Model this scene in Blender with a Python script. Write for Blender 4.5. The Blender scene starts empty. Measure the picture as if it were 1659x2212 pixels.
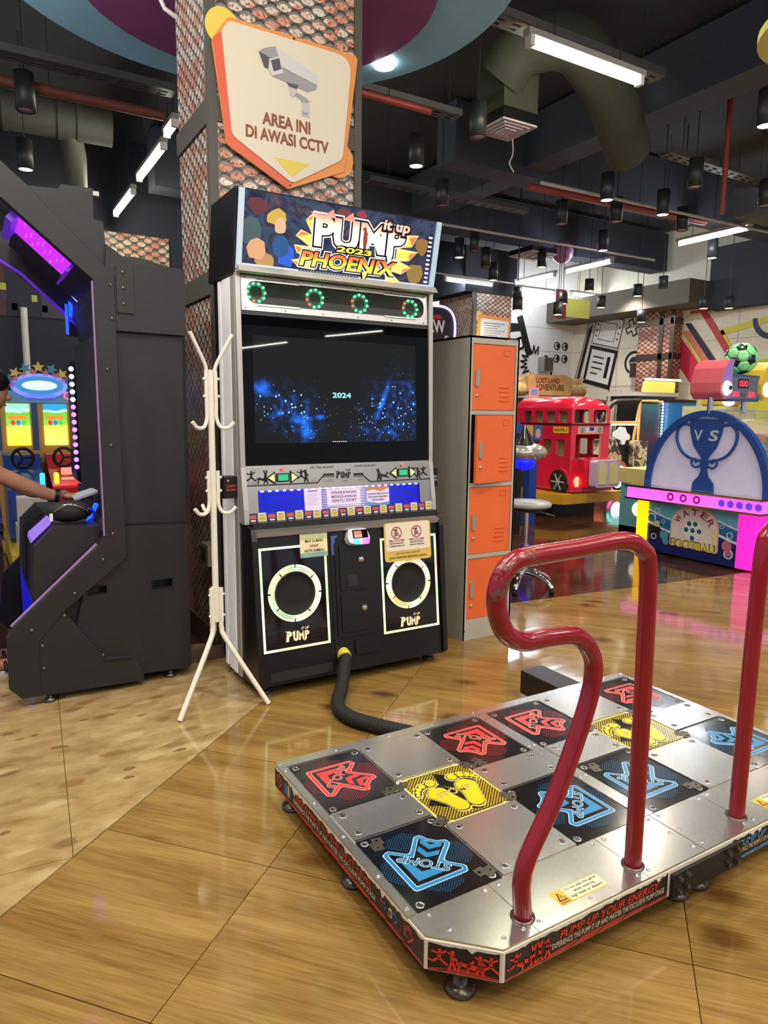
import bpy, bmesh, math, random
from math import pi, sin, cos, radians as RAD
from mathutils import Vector, Matrix
from mathutils.geometry import tessellate_polygon
C = bpy.context.scene.collection
sc = bpy.context.scene
R = random.Random(7)

# ------------------------------------------------------------------ camera
camd = bpy.data.cameras.new('camera'); cam = bpy.data.objects.new('camera', camd); C.objects.link(cam)
camd.sensor_fit = 'HORIZONTAL'; camd.sensor_width = 36.0; camd.lens = 36.0*1504.63/1659
camd.clip_start = .05; camd.clip_end = 100
HEAD, PITCH, ROLL = .5362, .1434, .0098
hx, hy = sin(HEAD), cos(HEAD)
fwd = Vector((hx*cos(PITCH), hy*cos(PITCH), -sin(PITCH)))
rt0 = Vector((hy, -hx, 0)); up0 = rt0.cross(fwd)
rt = rt0*cos(ROLL)+up0*sin(ROLL); up = up0*cos(ROLL)-rt0*sin(ROLL)
m = Matrix((rt, up, -fwd)).transposed().to_4x4(); m.translation = Vector((-.8703, -2.1005, 1.3712))
cam.matrix_world = m; sc.camera = cam

# ------------------------------------------------------------------ world, exposure
sc.view_settings.view_transform = 'Standard'; sc.view_settings.look = 'None'
sc.view_settings.exposure = 0.25; sc.view_settings.gamma = 1.0; sc.view_settings.use_curve_mapping = False
W = bpy.data.worlds.new('world'); sc.world = W; W.use_nodes = True
W.node_tree.nodes['Background'].inputs[0].default_value = (.62, .66, .78, 1)
W.node_tree.nodes['Background'].inputs[1].default_value = .55

# ------------------------------------------------------------------ hall lamps
def area(name, loc, sx, sy, power, col=(1, .93, .82), rot=(0, 0, 0)):
    d = bpy.data.lights.new(name, 'AREA'); d.shape = 'RECTANGLE'; d.size = sx; d.size_y = sy
    d.energy = power; d.color = col
    o = bpy.data.objects.new(name, d); C.objects.link(o); o.location = loc; o.rotation_euler = rot
    return o
def spot(name, loc, power, col=(1, .86, .66), ang=105, rad=.07):
    d = bpy.data.lights.new(name, 'SPOT'); d.energy = power; d.color = col; d.spot_size = RAD(ang)
    d.spot_blend = .7; d.shadow_soft_size = rad
    o = bpy.data.objects.new(name, d); C.objects.link(o); o.location = loc
    return o
def fill_point(name, loc, power, col, rad=.25):
    d = bpy.data.lights.new(name, 'POINT'); d.energy = power; d.color = col; d.shadow_soft_size = rad
    o = bpy.data.objects.new(name, d); C.objects.link(o); o.location = loc; return o
WARM = (1, .89, .74)
# tube lamps and downlights of the hall behind and beside the photographer (places assumed, with added fill points)
for x, y in ((-.6, -2.9), (1.6, -2.9), (3.9, -2.9), (-.6, -.6), (.4, -4.6), (2.8, -4.6), (5.4, -1.0)):
    area('tube_lamp', (x, y, 4.03), 1.2, .05, 12, (1, .95, .86)); fill_point('tube_lamp', (x, y, 3.45), 55, (1, .95, .88))  # point under each tube is added fill for pillar, disc and ceiling
fill_point('tube_lamp', (-1.5, 2.3, 3.6), 60, (1, .95, .88)); fill_point('tube_lamp', (-1.4, .2, 3.4), 45, (1, .95, .88))  # two more points, added to brighten the pillar's left face
# two far tubes of the hall behind the photographer, mirrored in the game screen
area('tube_lamp', (5.32, -11.65, 4.03), 1.35, .07, 40, (1, 1, .8), (0, 0, RAD(57))); area('tube_lamp', (6.67, -9.6, 4.03), 1.35, .07, 40, (1, 1, .8), (0, 0, RAD(48)))
for x, y in ((.2, -.4), (1.5, -1.6), (-.6, .9), (2.6, -.2), (.3, -2.4), (2.2, -3.4), (-2.0, -.6), (4.2, .6), (-2.2, 1.8), (3.4, -1.6), (6.86, -10.76), (7.59, -9.71), (8.97, -11.28)):
    spot('downlight_or_fill', (x, y, 3.84), 85, WARM)

# ------------------------------------------------------------------ materials
def lin(c):
    return tuple(((x/255)/12.92 if x/255 <= .04045 else ((x/255+.055)/1.055)**2.4) for x in c)+(1,)
MATS = {}
def newmat(name):
    m = bpy.data.materials.new(name); m.use_nodes = True
    nt = m.node_tree; b = nt.nodes['Principled BSDF']; b.inputs['Base Color'].default_value = (.02, .02, .025, 1); return m, nt, b
def N(nt, typ, **kw):
    n = nt.nodes.new(typ)
    for k, v in kw.items():
        if k.startswith('i'): n.inputs[int(k[1:])].default_value = v
        else: setattr(n, k, v)
    return n
def mat(name, rgb, rough=.5, metal=0., emit=None, es=0., noise=.05, nscale=9., bump=0., alpha=1., trans=0., coat=0., ior=1.5):
    if name in MATS: return MATS[name]
    m, nt, b = newmat(name); L = nt.links
    tc = N(nt, 'ShaderNodeTexCoord'); nz = N(nt, 'ShaderNodeTexNoise'); nz.inputs['Scale'].default_value = nscale; nz.inputs['Detail'].default_value = 4
    L.new(tc.outputs['Object'], nz.inputs['Vector'])
    mr = N(nt, 'ShaderNodeMapRange'); mr.inputs[1].default_value = .25; mr.inputs[2].default_value = .75
    mr.inputs[3].default_value = 1-noise; mr.inputs[4].default_value = 1+noise
    L.new(nz.outputs['Fac'], mr.inputs[0])
    mx = N(nt, 'ShaderNodeMix', data_type='RGBA', blend_type='MULTIPLY'); mx.inputs[0].default_value = 1
    mx.inputs[6].default_value = lin(rgb); L.new(mr.outputs[0], mx.inputs[7]); L.new(mx.outputs[2], b.inputs['Base Color'])
    b.inputs['Roughness'].default_value = rough; b.inputs['Metallic'].default_value = metal; b.inputs['IOR'].default_value = ior
    b.inputs['Coat Weight'].default_value = coat; b.inputs['Coat Roughness'].default_value = .08
    b.inputs['Alpha'].default_value = alpha; b.inputs['Transmission Weight'].default_value = trans
    if emit is not None:
        b.inputs['Emission Color'].default_value = lin(emit); b.inputs['Emission Strength'].default_value = es
    if bump:
        bp = N(nt, 'ShaderNodeBump'); bp.inputs['Strength'].default_value = bump; bp.inputs['Distance'].default_value = .004
        L.new(nz.outputs['Fac'], bp.inputs['Height']); L.new(bp.outputs[0], b.inputs['Normal'])
    MATS[name] = m; return m
def math(nt, op, a=None, b=None, c=None):
    n = N(nt, 'ShaderNodeMath', operation=op)
    for i, v in enumerate((a, b, c)):
        if v is None: continue
        if isinstance(v, (int, float)): n.inputs[i].default_value = v
        else: nt.links.new(v, n.inputs[i])
    return n.outputs[0]
def ramp(nt, fac, stops, interp='LINEAR'):
    n = N(nt, 'ShaderNodeValToRGB'); cr = n.color_ramp; cr.interpolation = interp
    while len(cr.elements) > 1: cr.elements.remove(cr.elements[-1])
    cr.elements[0].position = stops[0][0]; cr.elements[0].color = lin(stops[0][1])
    for p, c in stops[1:]: cr.elements.new(p).color = lin(c)
    nt.links.new(fac, n.inputs[0]); return n.outputs[0]
def mixc(nt, fac, a, b, mode='MIX'):
    n = N(nt, 'ShaderNodeMix', data_type='RGBA', blend_type=mode)
    for i, v in ((0, fac), (6, a), (7, b)):
        if isinstance(v, (int, float)): n.inputs[i].default_value = v
        elif isinstance(v, tuple): n.inputs[i].default_value = lin(v)
        else: nt.links.new(v, n.inputs[i])
    return n.outputs[2]

# gloss of the polished floor: slight waviness
def floor_common(nt, b, rough, wav=.03):
    L = nt.links; geo = N(nt, 'ShaderNodeNewGeometry')
    nz = N(nt, 'ShaderNodeTexNoise'); nz.inputs['Scale'].default_value = 7; nz.inputs['Detail'].default_value = 2
    mp = N(nt, 'ShaderNodeMapping'); mp.inputs['Rotation'].default_value = (0, 0, RAD(47.5)); mp.inputs['Scale'].default_value = (.35, 1.6, 1)
    L.new(geo.outputs['Position'], mp.inputs[0]); L.new(mp.outputs[0], nz.inputs['Vector'])
    bp = N(nt, 'ShaderNodeBump'); bp.inputs['Strength'].default_value = wav; bp.inputs['Distance'].default_value = .02
    L.new(nz.outputs['Fac'], bp.inputs['Height']); L.new(bp.outputs[0], b.inputs['Normal'])
    b.inputs['Roughness'].default_value = rough
    return geo
def wood_mat():
    m, nt, b = newmat('wood_tile'); L = nt.links
    geo = floor_common(nt, b, .09)
    oi = N(nt, 'ShaderNodeObjectInfo')
    off = N(nt, 'ShaderNodeCombineXYZ'); L.new(math(nt, 'MULTIPLY', oi.outputs['Random'], 37.), off.inputs[0]); L.new(math(nt, 'MULTIPLY', oi.outputs['Random'], 91.), off.inputs[1])
    mp = N(nt, 'ShaderNodeMapping'); mp.inputs['Rotation'].default_value = (0, 0, RAD(47.5))
    L.new(geo.outputs['Position'], mp.inputs[0])
    add = N(nt, 'ShaderNodeVectorMath', operation='ADD'); L.new(mp.outputs[0], add.inputs[0]); L.new(off.outputs[0], add.inputs[1])
    def strn(sx, sy, detail, dist):
        mm = N(nt, 'ShaderNodeMapping'); mm.inputs['Scale'].default_value = (sx, sy, 1); L.new(add.outputs[0], mm.inputs[0])
        z = N(nt, 'ShaderNodeTexNoise'); z.inputs['Scale'].default_value = 1; z.inputs['Detail'].default_value = detail; z.inputs['Distortion'].default_value = dist
        L.new(mm.outputs[0], z.inputs['Vector']); return z.outputs['Fac']
    g1 = strn(1.6, 13, 5, .9); g2 = strn(7, 130, 4, .4); g3 = strn(.9, 3.2, 3, .6)
    mixf = math(nt, 'ADD', math(nt, 'MULTIPLY', g1, .45), math(nt, 'ADD', math(nt, 'MULTIPLY', g2, .35), math(nt, 'MULTIPLY', g3, .24)))
    col = ramp(nt, mixf, [(.30, (92, 68, 32)), (.44, (124, 94, 48)), (.55, (142, 111, 60)), (.68, (160, 129, 74)), (.85, (176, 148, 94))])
    mm = N(nt, 'ShaderNodeMapping'); mm.inputs['Scale'].default_value = (3.2, 5.2, 1); L.new(add.outputs[0], mm.inputs[0])
    vo = N(nt, 'ShaderNodeTexVoronoi'); vo.inputs['Scale'].default_value = .55; L.new(mm.outputs[0], vo.inputs['Vector'])
    knot = ramp(nt, vo.outputs['Distance'], [(0, (92, 66, 34)), (.07, (140, 104, 56)), (.16, (255, 255, 255))])
    L.new(mixc(nt, .75, col, knot, 'MULTIPLY'), b.inputs['Base Color'])
    return m
def stone_mat():
    m, nt, b = newmat('stone_tile'); L = nt.links
    geo = floor_common(nt, b, .11)
    mp = N(nt, 'ShaderNodeMapping'); mp.inputs['Scale'].default_value = (1.0, 2.0, 1); mp.inputs['Rotation'].default_value = (0, 0, RAD(30)); L.new(geo.outputs['Position'], mp.inputs[0])
    nz = N(nt, 'ShaderNodeTexNoise'); nz.inputs['Scale'].default_value = 5; nz.inputs['Detail'].default_value = 7; nz.inputs['Roughness'].default_value = .65; L.new(mp.outputs[0], nz.inputs['Vector'])
    base = ramp(nt, nz.outputs['Fac'], [(.3, (128, 104, 64)), (.5, (164, 138, 92)), (.7, (186, 162, 116))])
    mv = N(nt, 'ShaderNodeVectorMath', operation='ADD'); L.new(mp.outputs[0], mv.inputs[0])
    sc2 = N(nt, 'ShaderNodeVectorMath', operation='SCALE'); sc2.inputs[3].default_value = .10; L.new(nz.outputs['Color'], sc2.inputs[0]); L.new(sc2.outputs[0], mv.inputs[1])
    vo = N(nt, 'ShaderNodeTexVoronoi'); vo.inputs['Scale'].default_value = 8.5; L.new(mv.outputs[0], vo.inputs['Vector'])
    sepr = N(nt, 'ShaderNodeSeparateColor'); L.new(vo.outputs['Color'], sepr.inputs[0])
    chip = ramp(nt, sepr.outputs[0], [(0, (134, 98, 56)), (.14, (152, 126, 82)), (.4, (168, 142, 96)), (.66, (190, 168, 124)), (.84, (146, 122, 84)), (.93, (112, 82, 48))], 'CONSTANT')
    mask = ramp(nt, vo.outputs['Distance'], [(.3, (255, 255, 255)), (.55, (90, 90, 90))])
    c = mixc(nt, math(nt, 'MULTIPLY', mask, .7), base, chip)
    vo2 = N(nt, 'ShaderNodeTexVoronoi'); vo2.inputs['Scale'].default_value = 16; L.new(mv.outputs[0], vo2.inputs['Vector'])
    sp2 = N(nt, 'ShaderNodeSeparateColor'); L.new(vo2.outputs['Color'], sp2.inputs[0])
    dark = math(nt, 'MULTIPLY', math(nt, 'GREATER_THAN', sp2.outputs[1], .96), math(nt, 'LESS_THAN', vo2.outputs['Distance'], .38))
    L.new(mixc(nt, math(nt, 'MULTIPLY', dark, .8), c, (112, 80, 46)), b.inputs['Base Color'])
    return m
def dark_tile_mat():
    m, nt, b = newmat('dark_tile'); geo = floor_common(nt, b, .09, .04)
    nz = N(nt, 'ShaderNodeTexNoise'); nz.inputs['Scale'].default_value = 3; nz.inputs['Detail'].default_value = 6; nt.links.new(geo.outputs['Position'], nz.inputs['Vector'])
    nt.links.new(ramp(nt, nz.outputs['Fac'], [(.3, (44, 26, 18)), (.6, (70, 42, 28)), (.8, (84, 54, 38))]), b.inputs['Base Color'])
    return m
# printed picture of expanded metal mesh over brick (needs a UV map in metres)
def mesh_print(name, w=.135, h=.034, fills=((232, 158, 134), (242, 204, 178), (240, 226, 204), (220, 150, 126), (232, 218, 200)), wire=(62, 59, 53), bright=1.0, glow=.0):
    m, nt, b = newmat(name); L = nt.links
    uv = N(nt, 'ShaderNodeUVMap'); sp = N(nt, 'ShaderNodeSeparateXYZ'); L.new(uv.outputs[0], sp.inputs[0])
    a = math(nt, 'COSINE', math(nt, 'MULTIPLY', sp.outputs[0], 2*pi/w)); bb = math(nt, 'COSINE', math(nt, 'MULTIPLY', sp.outputs[1], pi/h))
    f = math(nt, 'MULTIPLY', math(nt, 'ABSOLUTE', math(nt, 'ADD', a, bb)), .5)
    ph = math(nt, 'SINE', math(nt, 'MULTIPLY', sp.outputs[1], pi/h))
    phs = math(nt, 'MULTIPLY', ph, math(nt, 'SIGN', math(nt, 'ADD', a, bb)))
    f2 = math(nt, 'ADD', f, math(nt, 'MULTIPLY', phs, -.22))
    mask = ramp(nt, f2, [(.30, (0, 0, 0)), (.44, (255, 255, 255))])
    mp = N(nt, 'ShaderNodeMapping'); mp.inputs['Scale'].default_value = (1.3/w, .6/h, 1); L.new(uv.outputs[0], mp.inputs[0])
    vo = N(nt, 'ShaderNodeTexVoronoi'); vo.inputs['Scale'].default_value = .9; L.new(mp.outputs[0], vo.inputs['Vector'])
    s2 = N(nt, 'ShaderNodeSeparateColor'); L.new(vo.outputs['Color'], s2.inputs[0])
    fill = ramp(nt, s2.outputs[0], [(i/len(fills), c) for i, c in enumerate(fills)], 'CONSTANT')
    nz = N(nt, 'ShaderNodeTexNoise'); nz.inputs['Scale'].default_value = 60; nz.inputs['Detail'].default_value = 5; L.new(uv.outputs[0], nz.inputs['Vector'])
    fill = mixc(nt, 1., fill, ramp(nt, nz.outputs['Fac'], [(.36, (150, 120, 105)), (.5, (255, 255, 255))]), 'MULTIPLY')
    wr = mixc(nt, ramp(nt, phs, [(.0, (0, 0, 0)), (.8, (255, 255, 255))]), wire, tuple(min(255, int(x*2.2)) for x in wire))
    L.new(mixc(nt, mask, wr, fill), b.inputs['Base Color']); b.inputs['Roughness'].default_value = .38
    return m
def halftone(name, bg, dot, s=170.):
    m, nt, b = newmat(name); L = nt.links; tc = N(nt, 'ShaderNodeTexCoord'); sp = N(nt, 'ShaderNodeSeparateXYZ'); L.new(tc.outputs['Object'], sp.inputs[0])
    a = math(nt, 'MULTIPLY', math(nt, 'SINE', math(nt, 'MULTIPLY', sp.outputs[0], s*2)), math(nt, 'SINE', math(nt, 'MULTIPLY', sp.outputs[1], s*2)))
    L.new(mixc(nt, math(nt, 'GREATER_THAN', a, .1), bg, dot), b.inputs['Base Color']); b.inputs['Roughness'].default_value = .16
    return m
def brushed(name, rgb, rough=.3, metal=1., ax=0, amp=.015):
    m, nt, b = newmat(name); L = nt.links; tc = N(nt, 'ShaderNodeTexCoord'); mp = N(nt, 'ShaderNodeMapping')
    s = [6, 6, 6]; s[ax] = 260 if ax != 0 else 6
    mp.inputs['Scale'].default_value = (8, 500, 500) if ax == 0 else (500, 8, 500); L.new(tc.outputs['Object'], mp.inputs[0])
    nz = N(nt, 'ShaderNodeTexNoise'); nz.inputs['Scale'].default_value = 1; nz.inputs['Detail'].default_value = 3; L.new(mp.outputs[0], nz.inputs['Vector'])
    n2 = N(nt, 'ShaderNodeTexNoise'); n2.inputs['Scale'].default_value = 3; n2.inputs['Detail'].default_value = 5; L.new(tc.outputs['Object'], n2.inputs['Vector'])
    k = math(nt, 'ADD', math(nt, 'MULTIPLY', nz.outputs['Fac'], .5), math(nt, 'MULTIPLY', n2.outputs['Fac'], .5))
    mr = N(nt, 'ShaderNodeMapRange'); mr.inputs[1].default_value = .3; mr.inputs[2].default_value = .7; mr.inputs[3].default_value = rough*(1-amp*2); mr.inputs[4].default_value = rough*(1+amp*2)
    L.new(k, mr.inputs[0]); L.new(mr.outputs[0], b.inputs['Roughness'])
    m2 = N(nt, 'ShaderNodeMapRange'); m2.inputs[1].default_value = .3; m2.inputs[2].default_value = .7; m2.inputs[3].default_value = 1-amp*.5; m2.inputs[4].default_value = 1+amp*.4
    L.new(k, m2.inputs[0]); L.new(mixc(nt, 1., rgb, m2.outputs[0], 'MULTIPLY'), b.inputs['Base Color'])
    b.inputs['Metallic'].default_value = metal; return m

BLK = mat('black_laminate', (34, 32, 35), .55, bump=.15, nscale=220)
BLK2 = mat('black_paint', (20, 19, 23), .38)
GLOSSB = mat('black_gloss', (12, 11, 14), .05, coat=.5)
DKM = mat('dark_metal', (104, 96, 86), .32, .85)
STEEL = brushed('brushed_steel', (190, 186, 180), .33)
ALU = brushed('pad_aluminium', (206, 205, 200), .22, .9)
ALU2 = brushed('plate_aluminium', (200, 201, 198), .24, .9, ax=1)
CHROME = mat('chrome', (220, 220, 222), .08, 1.)
SILV = mat('silver_paint', (186, 184, 180), .35, .3)
WHITE = mat('white_paint', (236, 233, 226), .4)
CREAM = mat('cream_enamel', (240, 234, 216), .3, coat=.3)
PBLACK = mat('print_black', (18, 17, 18), .4, noise=0)
PWHITE = mat('print_white', (240, 238, 232), .45, noise=0)
PGREY = mat('print_grey', (150, 146, 150), .45, noise=0)
PRED = mat('print_red', (196, 40, 38), .4, noise=0)
RUBBER = mat('black_rubber', (22, 21, 21), .75)
CEIL = mat('ceiling_paint', (62, 66, 74), .9)
LAMP = mat('lamp_glow', (255, 250, 235), .5, emit=(255, 247, 225), es=9., noise=0)
TUBE = mat('tube_glow', (255, 255, 250), .5, emit=(238, 246, 255), es=55., noise=0)
TUBEW = mat('tube_glow_warm', (255, 255, 235), .5, emit=(255, 250, 222), es=55., noise=0)
def glow(name, rgb, es=2.): return mat(name, rgb, .4, emit=rgb, es=es, noise=0)

# ------------------------------------------------------------------ mesh building
class F:
    def __init__(s, o=(0, 0, 0), ex=(1, 0, 0), ey=(0, 1, 0), en=None):
        s.o = Vector(o); s.ex = Vector(ex).normalized(); s.ey = Vector(ey).normalized()
        s.en = Vector(en).normalized() if en else s.ex.cross(s.ey)
    def p(s, u, v, w=0): return s.o+s.ex*u+s.ey*v+s.en*w
    def at(s, u, v, w=0, rot=0):
        return F(s.p(u, v, w), s.ex*cos(rot)+s.ey*sin(rot), s.ey*cos(rot)-s.ex*sin(rot))
ID = F()
FX = lambda y: F((0, y, 0), (1, 0, 0), (0, 0, 1))            # facing -y : u = x, v = z
FL = lambda x: F((x, 0, 0), (0, -1, 0), (0, 0, 1))           # facing -x : u = -y, v = z
def slab(x, p0, p1):                                          # tilted plane facing -y; p=(y,z)
    return F((x, p0[0], p0[1]), (1, 0, 0), (0, p1[0]-p0[0], p1[1]-p0[1]))
def rect(u0, v0, u1, v1): return [(u0, v0), (u1, v0), (u1, v1), (u0, v1)]
def circ(u, v, r, n=24, r2=None, a0=0): return [(u+r*cos(a0+2*pi*k/n), v+(r2 or r)*sin(a0+2*pi*k/n)) for k in range(n)]
def rnd(pts, r, n=4):
    out = []; L = len(pts)
    for i in range(L):
        rr = r[i] if isinstance(r, (list, tuple)) else r
        p, a, b = Vector(pts[i]), Vector(pts[i-1]), Vector(pts[(i+1) % L])
        if rr <= 0: out.append(tuple(p)); continue
        da, db = (a-p), (b-p); la, lb = da.length, db.length; da.normalize(); db.normalize()
        ang = da.angle(db); t = min(rr/max(1e-6, math_tan(ang/2)), la*.49, lb*.49)
        q0, q1 = p+da*t, p+db*t
        for k in range(n+1):
            s = k/n; out.append(tuple(q0*(1-s)**2+p*2*s*(1-s)+q1*s*s))
    return out
def math_tan(x): return sin(x)/cos(x) if abs(cos(x)) > 1e-9 else 1e9
def rrect(u0, v0, u1, v1, r, n=4): return rnd(rect(u0, v0, u1, v1), r, n)
TEXT = {}
def text_mesh(s, bold):
    if (s, bold) not in TEXT:
        cu = bpy.data.curves.new('t', 'FONT'); cu.body = s; cu.align_x = 'CENTER'; cu.resolution_u = 3; cu.offset = bold; cu.space_line = .8
        o = bpy.data.objects.new('t', cu); C.objects.link(o)
        dg = bpy.context.evaluated_depsgraph_get(); e = o.evaluated_get(dg); me = e.to_mesh()
        vs = [v.co.copy() for v in me.vertices]; fs = [tuple(p.vertices) for p in me.polygons]
        e.to_mesh_clear(); bpy.data.objects.remove(o); bpy.data.curves.remove(cu)
        TEXT[(s, bold)] = (vs, fs)
    return TEXT[(s, bold)]
class MB:
    def __init__(s): s.v = []; s.f = []; s.m = []; s.s = []; s.mats = []; s.uv = {}
    def mi(s, mat):
        if mat not in s.mats: s.mats.append(mat)
        return s.mats.index(mat)
    def add(s, vs, fs, mat, smooth=False):
        b = len(s.v); s.v += [Vector(v) for v in vs]; i = s.mi(mat)
        for f in fs: s.f.append(tuple(b+k for k in f)); s.m.append(i); s.s.append(smooth)
        return s
    def prism(s, poly, w0, w1, fr, mat, holes=(), sidemat=None):
        loops = [poly]+list(holes); flat = [q for l in loops for q in l]; n = len(flat)
        ar = sum(poly[i][0]*poly[(i+1) % len(poly)][1]-poly[(i+1) % len(poly)][0]*poly[i][1] for i in range(len(poly)))
        tris = tessellate_polygon([[Vector((u, v, 0)) for u, v in l] for l in loops]) if (holes or len(poly) > 4) else ([tuple(range(n))])
        vs = [fr.p(u, v, w0) for u, v in flat]+[fr.p(u, v, w1) for u, v in flat]; fs = []
        for t in tris:
            a = sum(flat[t[k]][0]*flat[t[(k+1) % len(t)]][1]-flat[t[(k+1) % len(t)]][0]*flat[t[k]][1] for k in range(len(t)))
            t = tuple(t) if a > 0 else tuple(reversed(t))
            fs.append(tuple(n+k for k in t)); fs.append(tuple(reversed(t)))
        s.add(vs, fs, mat)
        b0 = 0; side = []
        for li, l in enumerate(loops):
            k = len(l); al = sum(l[i][0]*l[(i+1) % k][1]-l[(i+1) % k][0]*l[i][1] for i in range(k)); ccw = (al > 0) != (li > 0)
            for i in range(k):
                a, c = b0+i, b0+(i+1) % k
                side.append((a, c, n+c, n+a) if ccw else (c, a, n+a, n+c))
            b0 += k
        bb = len(s.v)-2*n; i = s.mi(sidemat or mat)
        for f in side: s.f.append(tuple(bb+q for q in f)); s.m.append(i); s.s.append(False)
        return s
    def flat(s, poly, w, fr, mat, t=.0006, holes=()): return s.prism(poly, w-t, w, fr, mat, holes)
    def box(s, x0, x1, y0, y1, z0, z1, mat, fr=ID, bev=0.):
        if bev: return s.prism(rnd(rect(x0, y0, x1, y1), bev, 3), z0, z1, fr, mat)
        return s.prism(rect(x0, y0, x1, y1), z0, z1, fr, mat)
    def tube(s, path, r, mat, n=12, caps=True, closed=False, fr=ID):
        P = [fr.p(*p) for p in path]; L = len(P); vs = []; fs = []
        rad = r if isinstance(r, (list, tuple)) else [r]*L
        T = []
        for i in range(L):
            a = P[i-1] if (i > 0 or closed) else P[i]; b = P[(i+1) % L] if (i < L-1 or closed) else P[i]
            T.append((b-a).normalized())
        nrm = T[0].orthogonal().normalized()
        for i in range(L):
            nrm = (nrm-T[i]*nrm.dot(T[i])).normalized(); bi = T[i].cross(nrm)
            for k in range(n): vs.append(P[i]+(nrm*cos(2*pi*k/n)+bi*sin(2*pi*k/n))*rad[i])
        for i in range(L if closed else L-1):
            for k in range(n):
                a, b = i*n+k, i*n+(k+1) % n; c, d = ((i+1) % L)*n+(k+1) % n, ((i+1) % L)*n+k
                fs.append((a, b, c, d))
        s.add(vs, fs, mat, True)
        if caps and not closed:
            s.add(vs[:n], [tuple(reversed(range(n)))], mat); s.add(vs[-n:], [tuple(range(n))], mat)
        return s
    def lathe(s, prof, fr, mat, n=20, smooth=True, a0=0, a1=2*pi):
        full = abs(a1-a0-2*pi) < 1e-6; k = n if full else n+1; vs = []; fs = []
        for r, z in prof:
            for i in range(k):
                a = a0+(a1-a0)*i/n; vs.append(fr.p(r*cos(a), r*sin(a), z))
        for j in range(len(prof)-1):
            for i in range(n):
                a, b = j*k+i, j*k+(i+1) % k; fs.append((a, b, b+k, a+k))
        return s.add(vs, fs, mat, smooth)
    def disc(s, u, v, r, w0, w1, fr, mat, n=16): return s.prism(circ(u, v, r, n), w0, w1, fr, mat)
    def ring(s, u, v, r0, r1, w0, w1, fr, mat, n=32, a0=0, a1=2*pi):
        if abs(a1-a0-2*pi) < 1e-6: return s.prism(circ(u, v, r1, n), w0, w1, fr, mat, [circ(u, v, r0, n)])
        o = [(u+r1*cos(a0+(a1-a0)*k/n), v+r1*sin(a0+(a1-a0)*k/n)) for k in range(n+1)]
        i = [(u+r0*cos(a0+(a1-a0)*k/n), v+r0*sin(a0+(a1-a0)*k/n)) for k in range(n, -1, -1)]
        return s.prism(o+i, w0, w1, fr, mat)
    def sphere(s, c, r, mat, n=16, sq=(1, 1, 1), fr=ID):
        h = n//2; vs = []; fs = []
        for j in range(h+1):
            t = pi*j/h
            for i in range(n):
                a = 2*pi*i/n; vs.append(fr.p(c[0]+r*sq[0]*sin(t)*cos(a), c[1]+r*sq[1]*sin(t)*sin(a), c[2]+r*sq[2]*cos(t)))
        for j in range(h):
            for i in range(n):
                a, b = j*n+i, j*n+(i+1) % n; fs.append((a, a+n, b+n, b))
        return s.add(vs, fs, mat, True)
    def text(s, txt, fr, u0, v0, w, h, mat, wz=.0012, bold=.0, shear=0., t=None):
        vs, fs = text_mesh(txt, bold)
        x0 = min(v.x for v in vs); x1 = max(v.x for v in vs); y0 = min(v.y for v in vs); y1 = max(v.y for v in vs)
        sx = w/max(1e-6, x1-x0); sy = h/max(1e-6, y1-y0)
        P = [((v.x-x0)*sx+shear*(v.y-y0)*sy+u0, (v.y-y0)*sy+v0) for v in vs]
        if t:
            n = len(P); s.add([fr.p(u, v, wz) for u, v in P]+[fr.p(u, v, wz-t) for u, v in P], list(fs)+[tuple(n+k for k in reversed(f)) for f in fs], mat)
            ed = {}
            for f in fs:
                for a, b in zip(f, f[1:]+f[:1]): ed[(a, b)] = 1
            s.add([fr.p(u, v, wz) for u, v in P]+[fr.p(u, v, wz-t) for u, v in P], [(b, a, a+n, b+n) for a, b in ed if (b, a) not in ed], mat)
        else: s.add([fr.p(u, v, wz) for u, v in P], fs, mat)
        return s
    def line(s, pts, wd, w, fr, mat, t=.0006):
        for (a, b), (c, d) in zip(pts, pts[1:]):
            L = max(1e-6, ((c-a)**2+(d-b)**2)**.5); nx, ny = -(d-b)/L*wd/2, (c-a)/L*wd/2; ex, ey = (c-a)/L*wd*.35, (d-b)/L*wd*.35
            s.flat([(a-ex+nx, b-ey+ny), (a-ex-nx, b-ey-ny), (c+ex-nx, d+ey-ny), (c+ex+nx, d+ey+ny)], w, fr, mat, t)
        return s
WL = {}
def P3(loc): return Vector(loc)
def props(o, label=None, cat=None, group=None, kind=None):
    for k, v in (('label', label), ('category', cat), ('group', group), ('kind', kind)):
        if v: o[k] = v
def O(name, mb, parent=None, loc=None, label=None, cat=None, group=None, kind=None):
    base = WL[parent] if parent is not None else Vector(loc or (0, 0, 0))
    me = bpy.data.meshes.new(name); me.from_pydata([tuple(v-base) for v in mb.v], [], mb.f)
    for m_ in mb.mats: me.materials.append(m_)
    me.polygons.foreach_set('material_index', mb.m); me.polygons.foreach_set('use_smooth', mb.s)
    if mb.uv:
        ul = me.uv_layers.new(name='UVMap')
        for p in me.polygons:
            fn = mb.uv['f']
            for li in p.loop_indices: ul.data[li].uv = fn(mb.v[me.loops[li].vertex_index], p.normal)
    me.validate(); me.update()
    o = bpy.data.objects.new(name, me); C.objects.link(o)
    if parent is not None: o.parent = parent
    else: o.location = base
    WL[o] = base; props(o, label, cat, group, kind); return o
def thing(name, loc, label, cat, group=None, kind=None):
    o = bpy.data.objects.new(name, None); o.empty_display_size = .1; C.objects.link(o); o.location = loc
    WL[o] = Vector(loc); props(o, label, cat, group, kind); return o
def inst(o, parent, loc, rot=None):
    c = o.copy(); C.objects.link(c); c.parent = parent; c.location = Vector(loc)-WL[parent]
    if rot: c.rotation_euler = rot
    WL[c] = WL[parent]; return c
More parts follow.
